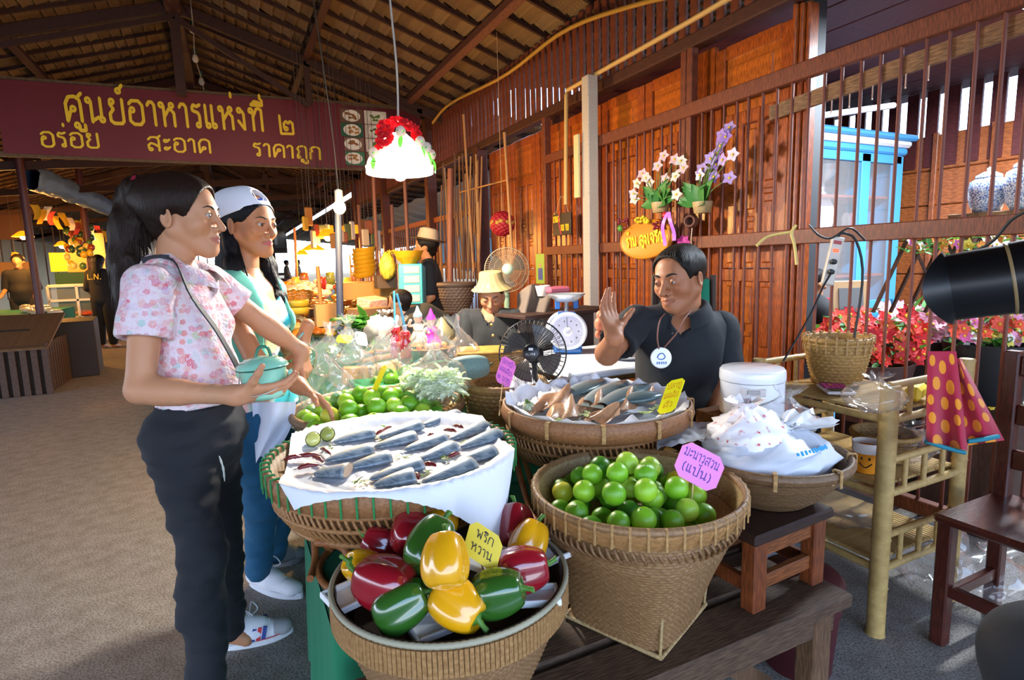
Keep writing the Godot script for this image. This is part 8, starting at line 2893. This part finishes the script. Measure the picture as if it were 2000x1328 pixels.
	bead(0.02,[c-b.z*0.06,Vector3(c.x,c.y-0.2,c.z)-b.z*0.06,Vector3(c.x,0.02,c.z)-b.z*0.06],plain("8a9a78",0.5),"column",o)
	turned("foot",[Vector2(0,0.04),Vector2(0.15,0.02),Vector2(0.16,0)],Vector3(c.x,0,c.z)-b.z*0.06,plain("8a9a78",0.5),o)
	c=on_x(1056,525,2.435)
	o=thing("poster",c,"small poster of a figure in blue against green behind the scale","poster")
	solid("sheet",c,Vector3(0.005,0.26,0.17),plain("86b04a",0.5),o)
	var pm:=MB.new();pm.box(c+Vector3(-0.004,-0.045,0.0),Vector3(0.003,0.1,0.075));put("blue_coat",pm,plain("2a4a9a",0.5),o)
	pm=MB.new();pm.ell(c+Vector3(-0.004,0.03,0),Vector3(0.003,0.022,0.016),10);put("face",pm,plain("c09070",0.5),o)
	solid("vendor_shelf",at(1085,592,3.35)-Vector3(0,0.05,0),Vector3(0.7,0.02,0.3),wood("shelf_dark","4a2a18",0.6,2),null,Basis(Vector3.UP,0.2));tag(get_node("vendor_shelf"),"dark shelf behind the weighing scale carrying bowl and basin","shelf")
	solid("support",at(1085,592,3.35)-Vector3(0,0.5,0),Vector3(0.5,0.9,0.05),wood("shelf_dark","4a2a18",0.6,2),get_node("vendor_shelf"))
	turned("white_bowl",[Vector2(0,0),Vector2(0.03,0),Vector2(0.045,0.06),Vector2(0.043,0.06),Vector2(0.028,0.004),Vector2(0,0.004)],at(1060,578,3.3),plain("d8ccc0",0.4));tag(get_node("white_bowl"),"small white bowl left of the pink basin","bowl")
	solid("pink_basin",at(1086,566,3.3),Vector3(0.14,0.04,0.1),plain("b85a6a",0.5),null,Basis.IDENTITY,0.012);tag(get_node("pink_basin"),"flat pink plastic basin above the weighing scale","basin")
	pm=MB.new();pm.surf(20,14,func(u,v):return at(lerpf(1010,1075,u),lerpf(575,650,v)-20*sin(u*PI)*(1-v),3.3-0.08*v+0.03*sin(u*11+v*4)))
	tag(put("grey_cloth",pm,plain("6a5a4c",0.9)),"grey-brown cloth draped behind the fan and scale","cloth")
	for e in[[1172,632,"c87050","pale"],[1235,620,"b86040","dark"]]:
		var p:=at(e[0],e[1],2.75)
		o=thing("doll",p,"%s terracotta doll ornament behind the vendor's raised hand" % e[3],"ornament","dolls behind the vendor")
		for q in[[0,0,0.028],[0,0.042,0.018],[0.012,-0.05,0.016],[-0.012,-0.05,0.016]]:
			pm=MB.new();pm.ell(p+Vector3(q[0],q[1],0),Vector3(q[2],q[2]*1.25,q[2]),12);put("body",pm,plain(e[2],0.5),o)
func glow_lamp(p:Vector3,label:String,e:=1.6,r:=0.12):
	var o:=thing("stall_lamp",p,label,"lamp","warm stall lamps")
	turned("shade",[Vector2(0.02,0.09),Vector2(0.05,0.08),Vector2(r,0.0),Vector2(r*0.98,-0.004),Vector2(0.045,0.07)],p,mat("shade_amber","d88a1c",0.5,{"back":"e0a030","emit":"ff9a20","ee":0.6}),o,24)
	var mb:=MB.new();mb.ell(p-Vector3(0,0.01,0),Vector3.ONE*0.042,12)
	put("bulb",mb,mat("bulb_warm_glow","fff2d0"),o)
	bead(0.005,[p+Vector3(0,0.09,0),Vector3(p.x,roof_y(p.x),p.z)],plain("4a4238",0.6),"cord",o,5,2)
	bulb(p-Vector3(0,0.1,0),Color(1.0,0.7,0.34),e,0.06)
func heap_of(called:String,label:String,cat:String,group:String,n:int,box:Array,r:float,cols:Array,squash:=0.7):
	var rough:=0.25
	for i in n:
		var mb:=MB.new()
		var p:=at(rng.randf_range(box[0],box[2]),rng.randf_range(box[1],box[3]),0)
		var u:=rng.randf();var v:=rng.randf()
		p=at(lerpf(box[0],box[2],u),lerpf(box[1],box[3],v),lerpf(box[5],box[4],v))
		mb.ell(p,Vector3(r*rng.randf_range(0.8,1.4),r*squash,r),10,Basis(Vector3.UP,rng.randf()*3.0))
		var side:String=["left","middle","right"][mini(int(u*3.0),2)]+[" back"," centre"," front"][mini(int(v*3.0),2)]
		tag(put(called,mb,plain(cols[i % cols.size()],rough,{"coat":0.6})),"%s %s, %s" %[hue(cols[i % cols.size()]),label,side],cat,group)
func hue(hex:String)->String:
	var c:=Color(hex)
	if c.s<0.16:return "white" if c.v>0.75 else "grey"
	var w:="red" if c.h<0.045 else("orange" if c.h<0.09 else("golden" if c.h<0.15 else("yellow" if c.h<0.2 else "green")))
	if c.v<0.6 and c.h<0.12:w="brown"
	return("pale " if c.s<0.4 else("dark " if c.v<0.5 else ""))+w
func far_right_stalls():
	var green:=mat("green_cloth","0e6b46")
	table_with_cloth(Rect2(0.15,-7.8,1.0,3.1),0.68,green,"long stall table behind the clear bags, heaped with packets")
	table_with_cloth(Rect2(0.2,-12.5,1.4,4.6),0.75,green,"farther stall table under the yellow lamps")
	solid("display_step",Vector3(0.6,0.8,-6.95),Vector3(0.8,0.22,1.7),wood("hidden_top","7a5a38",0.7,0));tag(get_node("display_step"),"raised brown display step under the snack packets at the back","step")
	heap_of("packet","snack packet on the stall behind the clear bags","packet","golden snack packets",90,[560,575,740,655,4.9,6.6],0.06,["c8902c","b87828","d8b060","a05a20","e0c890"],0.6)
	heap_of("packet","plastic packet at far left of snack stall","packet","white packets",34,[540,552,640,580,6.6,8.0],0.08,["d8d4d0","e8e4e4","c8bcb0"],0.7)
	heap_of("packet","packet on the stall around the blue post","packet","amber packets",50,[655,560,735,620,5.4,7.0],0.055,["d89a20","e0b040","b86a1c","8a3018"],0.7)
	for e in[[585,598,0.09],[585,612,0.09]]:
		turned("cake_tin",[Vector2(0,0),Vector2(e[2],0),Vector2(e[2],0.05),Vector2(e[2]*0.9,0.06),Vector2(0,0.062)],at(e[0],e[1],5.4),plain("d8b838",0.35));tag(get_child(get_child_count()-1),"%s yellow round tin left of the cardboard box" %("upper" if e[1]<600 else "lower"),"tin")
	var mb:=MB.new()
	for i in 40:
		mb.ell(at(rng.randf_range(560,605),rng.randf_range(570,592),5.8),Vector3(0.06,0.03,0.04),8,Basis(Vector3.UP,i))
	tag(put("golden_snacks",mb,plain("c07a1c",0.3,{"coat":0.6}),null,"stuff"),"glossy heap of golden crisps at the left of the snack stall","snacks")
	solid("carton",at(638,615,5.2),Vector3(0.2,0.2,0.14),plain("c89a60",0.8));tag(get_node("carton"),"open cardboard carton left of the blue post","box")
	solid("carton_large",at(720,625,4.6),Vector3(0.26,0.2,0.2),plain("8a6440",0.8),null,Basis(Vector3.UP,0.4));tag(get_node("carton_large"),"brown cardboard carton behind the leafy greens","box")
	solid("patterned_tin",at(727,598,4.7),Vector3(0.2,0.14,0.16),mat("patterned","e8d4b0",0.5,{"tex":TEX["floral"],"scale":4.0}),null,Basis(Vector3(0.3,1,0).normalized(),0.5),0.01);tag(get_node("patterned_tin"),"tilted cream box with floral pattern on the brown carton","box")
	var gm:=mat("gilt_basket","d0a020",0.35,{"m":0.4})
	for i in 7:
		turned("gilt_basket",[Vector2(0.08,0),Vector2(0.1,0.01),Vector2(0.115,0.05),Vector2(0.108,0.05),Vector2(0.09,0.015)],at(713,542-i*8,5.6)+CR*(0.01*sin(i)),gm,null,28,Basis(Vector3.BACK,0.12));tag(get_child(get_child_count()-1),"gilt woven basket in the leaning stack, %s from the bottom" %["first","second","third","fourth","fifth","sixth","seventh"][i],"basket","stack of gilt baskets")
	solid("basket_base",at(713,556,5.6)-Vector3(0,0.05,0),Vector3(0.5,0.16,0.4),plain("b88a40",0.6));tag(get_node("basket_base"),"tan crate under the stack of gilt baskets","crate")
	solid("speaker_box",at(752,550,5.2),Vector3(0.17,0.12,0.14),plain("54402c",0.6));tag(get_node("speaker_box"),"small brown box with pale studs left of the teal drawers","box")
	var dc:=at(806,557,4.9)
	var o:=thing("drawer_unit",dc-Vector3(0,0.16,0),"teal plastic unit of four pale drawers under the gilt bowl","drawers")
	var db:=facing(-CF)
	solid("frame",dc,Vector3(0.2,0.34,0.2),plain("2a9aa8",0.4),o,db,0.006)
	for i in 4:solid("drawer",dc+db*Vector3(0.012,0.12-0.08*i,0.1),Vector3(0.13,0.06,0.012),plain("c0b4a8",0.4),o,db,0.004)
	solid("drawer_stand",dc-Vector3(0,0.16+0.35,0),Vector3(0.26,0.7,0.24),plain("6a4a2c",0.7));tag(get_node("drawer_stand"),"brown crate under the teal drawers","crate")
	turned("gilt_bowl",[Vector2(0,0),Vector2(0.07,0),Vector2(0.06,0.02),Vector2(0.11,0.07),Vector2(0.105,0.08),Vector2(0.13,0.13),Vector2(0.122,0.13),Vector2(0.09,0.06),Vector2(0,0.03)],at(799,520,4.9),gm,null,36);tag(get_node("gilt_bowl"),"wide gilt bowl on top of the teal drawers","bowl")
	clear_bag(at(757,520,5.0),Vector3(0.07,0.11,0.06),Vector3(0.04,0.03,0),"yellow paper bag leaning by the gilt bowl","",plain("c8a83a",0.5),40)
	var k:=0
	for e in[[660,400,655,640,4.6,"303c5c","blue-grey steel post in the middle of the snack stall"],[620,520,632,600,5.2,"b88040","short bamboo stake left of the blue post"],[575,445,578,560,8.0,"b07848","tall bamboo stake behind the shoppers' heads"],[727,300,733,500,5.6,"7a4a34","thin brown pole right of the hanging bulb"],[790,345,797,500,5.2,"5a3426","dark thin pole under the pendant lamp"],[765,400,771,560,6.2,"7a4a3c","reddish pole behind the gilt bowl"],[700,400,704,500,6.6,"8a5a40","slim pole behind the gilt baskets"],[880,330,868,560,4.9,"6a3a24","rough wooden pole beside the woman in the trilby"]]:
		var a:=at(e[0],e[1],e[4]);var q:=at(e[2],e[3],e[4])
		mb=MB.new();mb.rod(Vector3(q.x,0.0,q.z),Vector3(a.x,a.y,a.z),0.028 if k in[0,7]else 0.018,8)
		tag(put("stall_pole",mb,plain(e[5],0.6)),e[6],"pole")
		k+=1
	glow_lamp(at(640,462,6.6),"amber shaded lamp nearest the hanging bulb",1.1)
	glow_lamp(at(612,488,8.2),"bright amber lamp lower left of the hanging bulb",1.3,0.17)
	glow_lamp(at(672,455,7.4),"amber shaded lamp right of the blue post",0.9)
	glow_lamp(at(590,497,11.0),"far amber lamp close to the bright hall end",1.6)
	o=thing("picket_fence",at(780,540,7.0),"low fence of thin upright sticks behind the gilt baskets and bowl","fence")
	for i in 34:
		mb=MB.new();var q0:=at(688+i*5.4,560,7.2);mb.rod(Vector3(q0.x,0.0,q0.z),Vector3(q0.x+rng.randf_range(-0.02,0.02),at(700,488+rng.randf_range(-8,10),7.2).y,q0.z),0.011,5)
		put("picket",mb,plain(["a87a4c","8a5e3a","c09a68"][i % 3],0.7),o)
	mb=MB.new();mb.bar(at(685,520,7.2),at(872,516,7.2),0.02,0.03);put("rail",mb,plain("8a5e3a",0.7),o)
	for i in 18:
		var p:=at(595+i*8.5+rng.randf_range(-3,3),425+rng.randf_range(-6,46),6.0+0.2*(i % 7))
		mb=MB.new();mb.box(p,Vector3(0.09,rng.randf_range(0.1,0.24),0.03),Basis(Vector3.UP,rng.randf()),0.01)
		tag(put("hung_ware",mb,plain(["d8a828","b87830","c8b090","8a4a2c","5a6a3a","d8d0c0"][i % 6],0.6)),"%s ware hung among the yellow lamps" %["yellow","amber","cream","red-brown","olive","white"][i % 6],"ware","wares hung among the lamps")
		bead(0.003,[p+Vector3(0,0.04,0),Vector3(p.x,roof_y(p.x),p.z)],plain("4a4238",0.6),"cord",get_child(get_child_count()-1),4,2)
	for i in 12:
		var p:=at(560+i*17.0,562-(i % 3)*9.0,7.4+0.3*(i % 4))
		turned("jar",[Vector2(0,0),Vector2(0.06,0),Vector2(0.065,0.1),Vector2(0.05,0.13),Vector2(0.055,0.16),Vector2(0,0.165)],p-Vector3(0,0.08,0),plain(["c8801c","e0b848","9a5a20","d8d0c8","a02c28","6a7a34"][i % 6],0.25,{"coat":0.6}))
		tag(get_child(get_child_count()-1),"%s jar in the row at the back of the snack stall" %["amber","yellow","brown","white","red","olive"][i % 6],"jar","jars on the snack stall")
	for i in 26:
		mb=MB.new()
		var a:=on_x(862+i*3.2+rng.randf_range(-4,4),330+rng.randf_range(-30,60),2.3);var q:=on_x(872+i*2.8+rng.randf_range(-8,8),545,2.25)
		mb.tube([a,a.lerp(q,0.5)+Vector3(0,0,rng.randf_range(-0.06,0.06)),q],0.01,5)
		tag(put("stick",mb,plain(["9a7048","7a5236","b08a5c"][i % 3],0.7)),"rough thin stick in the bundle leaning against the far bars","stick","bundle of sticks")
	basket("hanging_basket",at(893,610,4.2),[Vector2(0.08,at(893,610,4.2).y),Vector2(0.12,at(893,580,4.2).y),Vector2(0.13,at(893,555,4.2).y)],"dark open-weave basket hung beside the woman in the trilby",{"n":22,"rows":10,"amp":0.008,"mat":plain("4a3424",0.7)})
	var w:Node3D=walker(at(843,640,5.4),1.6,flat_dir(-CR-CF*0.1),"15161a","17181c","0e0c0c","woman in a pale trilby and black shirt in profile by the teal drawers",0.014)
	var hp:=w.position+Vector3(0,1.545,0)
	turned("trilby",[Vector2(0,0.11),Vector2(0.05,0.115),Vector2(0.085,0.1),Vector2(0.1,0.02),Vector2(0.15,0.0),Vector2(0.17,0.015),Vector2(0.168,0.008),Vector2(0.1,0.005)],hp,plain("b8a890",0.7),w,36,Basis(CF,0.2))
	walker(at(880,690,4.3),1.25,flat_dir(-CR-CF*0.2),"26241f","17181c","1a1210","bending vendor in dark grey shirt, head down over the far goods",0.014,{"lean":0.45,"arm":0.3,"hairlow":-0.05})
	k=0
	for e in[[533,565,24.0,"2a2c2c","dark-shirted"],[563,566,25.5,"8a7a68","beige-shirted"],[585,566,25.0,"7a7f80","grey-shirted"]]:
		var p:=at(e[0],e[1],e[2])
		walker(p,1.66,flat_dir(CR*(1.0 if k else-1.0)+CF*0.6),e[3],"3a3a3c","14100e","%s shopper walking at the bright far end of the hall" % e[4],0.035,{"stride":0.12})
		k+=1
func left_stalls():
	var dw:=wood("slat_brown","5a4030",0.7,1)
	var o:=thing("slatted_crate",Vector3(-2.45,0,-8.2),"large slatted wooden crate with a sloping brown lid at the left edge","crate")
	var x0:=-3.0;var x1:=-1.93
	for i in 12:solid("slat",Vector3(x0+i*0.097,0.26,-7.95),Vector3(0.06,0.52,0.02),dw,o)
	for i in 9:solid("slat",Vector3(x1+0.01,0.3,-8.0-i*0.1),Vector3(0.02,0.56,0.065),dw,o)
	solid("inner_box",Vector3(-2.46,0.28,-8.4),Vector3(0.98,0.54,0.84),plain("241a14",0.9),o)
	solid("lid",Vector3(-2.46,0.68,-8.4),Vector3(1.12,0.025,0.98),wood("lid_brown","8a6a48",0.6,0),o,Basis(Vector3.RIGHT,0.34))
	solid("lid_slot",Vector3(-2.3,0.695,-8.4),Vector3(0.3,0.02,0.02),plain("1a120c",0.8),o,Basis(Vector3.RIGHT,0.34),0.001)
	for i in 3:solid("lid_slip",Vector3(-2.85+i*0.17,0.735,-8.52),Vector3(0.07,0.012,0.03),plain("c8c0b8",0.6),o,Basis(Vector3.RIGHT,0.34),0.001)
	solid("dark_board_box",Vector3(-1.98,0.36,-9.45),Vector3(0.55,0.72,0.9),mat("dark_board","2a2220",0.7,{"tex":TEX["speck"],"scale":3.0}),null,Basis(Vector3.UP,0.12),0.01);tag(get_node("dark_board_box"),"dark painted board counter end behind the slatted crate","counter")
	table_with_cloth(Rect2(-3.6,-12.8,1.0,2.3),0.74,mat("green_cloth","0e6b46"),"green-clothed stall table at the far left beside the woman in black")
	table_with_cloth(Rect2(-4.4,-9.95,2.1,0.9),0.76,mat("green_cloth","0e6b46"),"green-clothed table before the man at the left")
	clear_bag(Vector3(-3.3,0.86,-9.6),Vector3(0.4,0.12,0.2),Vector3(0.1,0.05,0),"wide clear bag of goods on the left green table","",film("clear_film",0.3),50)
	heap_of("packet","packet on the green table before the man","packet","pale packets at the left",18,[45,598,110,612,8.6,9.2],0.08,["c8c0a0","b8b098","d8d0b8"],0.5)
	heap_of("food_pack","food pack on the far left green table","packet","orange packets at the left",14,[150,606,185,614,10.5,11.5],0.1,["c8602c","b84a20","d8843c"],0.5)
	o=thing("glass_case",Vector3(-3.2,0.7,-13.0),"glass display case with white frame on the left stall","display case")
	var wf:=plain("d8d4c8",0.5)
	var A:=on_z(92,560,-13.0);var B:=on_z(182,552,-13.0)
	var bw:=B.x-A.x;var cy:=A.y
	for y in[cy,cy-0.26,cy-0.58]:solid("frame_bar",Vector3((A.x+B.x)*0.5,y,-13.0),Vector3(bw,0.04,0.04),wf,o)
	for x in[A.x,A.x+bw*0.62,B.x]:solid("frame_bar",Vector3(x,cy-0.3,-13.0),Vector3(0.04,0.6,0.04),wf,o)
	solid("top",Vector3((A.x+B.x)*0.5,cy+0.02,-13.3),Vector3(bw,0.02,0.6),wf,o)
	solid("pane",Vector3((A.x+B.x)*0.5,cy-0.3,-13.02),Vector3(bw,0.56,0.006),mat("pane_glass","e8f0f4"),o)
	solid("back_board",Vector3((A.x+B.x)*0.5,cy-0.35,-13.6),Vector3(bw,1.2,0.03),plain("2f5a38",0.7),o)
	var k:=0
	for e in[[95,730,52,310,7.6,"dark red steel post standing behind the slatted crate"],[192,640,172,420,11.5,"thin dark red post beside the woman in black"]]:
		var q:=at(e[0],e[1],e[4])
		var mb:=MB.new();mb.rod(Vector3(q.x,0,q.z),Vector3(q.x,roof_y(q.x)-0.1,q.z),0.045 if k==0 else 0.06,10)
		tag(put("steel_post",mb,plain("4a1c20",0.45)),e[5],"post");k+=1
	var nz:=noise(1.0,3)
	var tp:=MB.new()
	tp.surf(24,40,func(u,v):
		var c:=at(lerpf(58,262,v),lerpf(345,432,v)-6*sin(v*3.1),lerpf(7.5,12.5,v))
		var a:float=TAU*u
		var r:float=0.17*(1.0+0.35*nz.get_noise_3d(cos(a)*2,sin(a)*2,v*14)+0.2*sin(v*40.0)*0.3)
		return c+Vector3(cos(a)*r*0.6,sin(a)*r,0),true)
	tag(put("rolled_tarpaulin",tp,mat("tarp_blue","6a86b8",0.5,{"tex":TEX["blotch"],"scale":3.0})),"rolled striped blue tarpaulin slung under the left roof","tarpaulin")
	glow_lamp(at(45,462,9.4),"amber shaded lamp at the far left edge",2.4,0.15)
	glow_lamp(at(120,480,11.5),"amber lamp in the middle of the left stall",2.6)
	glow_lamp(at(30,502,11.0),"small bare-looking lamp beside the man's head",1.0,0.06)
	for i in 15:
		var p:=at(66+i*11.5,400+i*4.2+6*sin(i*2.1),9.5+i*0.25)
		var mb:=MB.new()
		mb.surf(3,5,func(u,v):return p+Vector3((u-0.5)*(0.11-0.03*v)+0.04*sin(v*3+i),-v*0.24,0.02*sin(u*5+v*4)))
		tag(put("pennant",mb,plain(["d8b020","d8b020","c8ccd8","b02838"][i % 4],0.7,{"back":"806010"})),"small %s flag on the line over the left stall" %["yellow","yellow","white","red"][i % 4],"flag","flags over the left stall")
	bead(0.004,[at(40,392,9.3),at(66,400,9.5),at(150,430,11.4),at(240,464,13.0)],plain("6a6050",0.7),"flag_line",null);tag(get_node("flag_line"),"thin line carrying the small flags over the left stall","line")
	for e in[[118,512,0.36,0.4,"c8b020","yellow cloth bag hung on the left stall"],[187,490,0.34,0.75,"c8a878","tall cream picture hung left of the woman in black"],[160,520,0.5,0.7,"a8642c","orange-brown picture behind the glass case"],[30,530,0.5,0.4,"7a5a34","brown framed picture behind the man at the left"],[10,440,0.7,0.6,"4a2c20","dark picture board high at the left edge"]]:
		var p:=at(e[0],e[1],12.2)
		solid("cloth_bag" if e[4]=="c8b020" else "wall_picture",p,Vector3(e[2],e[3],0.03),plain(e[4],0.7));tag(get_child(get_child_count()-1),e[5],"picture" if e[4]!="c8b020" else "bag")
	heap_of("trinket","trinket hanging in the cluster over the left stall","trinket","trinkets over the left stall",40,[128,435,180,520,10.8,11.6],0.06,["c8a020","4a6a2c","8a3a1c","d8c060","2a4a30"],1.2)
	var rail:=MB.new()
	for i in 22:rail.rod(at(0,470,12.6)+Vector3(i*0.19,-1.3,0),at(0,470,12.6)+Vector3(i*0.19,0.3,0),0.015,5)
	tag(put("railing",rail,plain("2a1c18",0.6)),"dark upright railing behind the left stall's pictures","railing")
	walker(Vector3(at(48,600,9.9).x,0,at(48,600,9.9).z),1.68,flat_dir(-CF+CR*0.5),"1a1816","2a221a","14100e","man in black shirt behind the left table, looking down",0.018,{"arm":0.2,"sleeve":0.95})
	walker(on_y(212,680,0.0),1.64,flat_dir(CF-CR*0.1),"121114","141418","15100e","woman in black seen from behind at the left stalls",0.018,{"long":0.24,"sleeve":1.0})
	walker(on_y(240,683,0.0)+Vector3(0.22,0,-0.3),1.62,flat_dir(CF+CR*0.2),"34465a","1c2430","15100e","shopper in blue-grey shirt half hidden by the long ponytail",0.02,{"sleeve":1.0})
	var wb:Node3D=get_node("person_012")if has_node("person_012")else null
	var tm:=TextMesh.new();tm.text="L.N.";tm.font_size=16;tm.pixel_size=0.008;tm.depth=0.004
	if wb:
		var mi:=piece("lettering",tm,plain("d8b840",0.6),wb,Transform3D(facing(-CF+CR*0.1),Vector3(0,1.27,0)-flat_dir(CF-CR*0.1)*0.155))
	solid("loudspeaker",at(178,152,7.6),Vector3(0.34,0.2,0.2),plain("1c2524",0.6));tag(get_node("loudspeaker"),"dark green-grey box fixed to the left truss above the banner","loudspeaker")
func far_end():
	var w:=thing("wall_far",Vector3(0,0,-33),"");tag(w,"","","","structure")
	var m:=plain("6a5a48",0.8)
	solid("panel",Vector3(-1.8,3.2,-33),Vector3(9.2,2.2,0.08),m,w)
	for x in[-5.5,-3.6,-1.7,0.2,2.1]:solid("post",Vector3(x,1.6,-32.9),Vector3(0.16,3.2,0.16),plain("4a3424",0.7),w)
	for y in[2.3,1.0]:solid("rail",Vector3(-1.8,y,-32.9),Vector3(9.0,0.14,0.1),plain("4a3424",0.7),w)
	for i in 9:solid("sign_panel",Vector3(-1.2+(i % 5)*0.8,2.75+(i/5)*0.6,-32.85),Vector3(0.66,0.42,0.04),plain(["b8a890","8a94a8","c8c0b0","a86a48"][i % 4],0.7),w)
	for e in[[-2.6,"0e5a3c"],[0.9,"123f30"],[2.0,"5a2c20"]]:
		solid("far_counter",Vector3(e[0],0.45,-27.5+e[0]),Vector3(0.9,0.9,0.6),plain(e[1],0.8));tag(get_child(get_child_count()-1),"%s counter at the bright end of the hall" %{-2.6:"left green",0.9:"middle dark green",2.0:"right brown"}[e[0]],"counter")
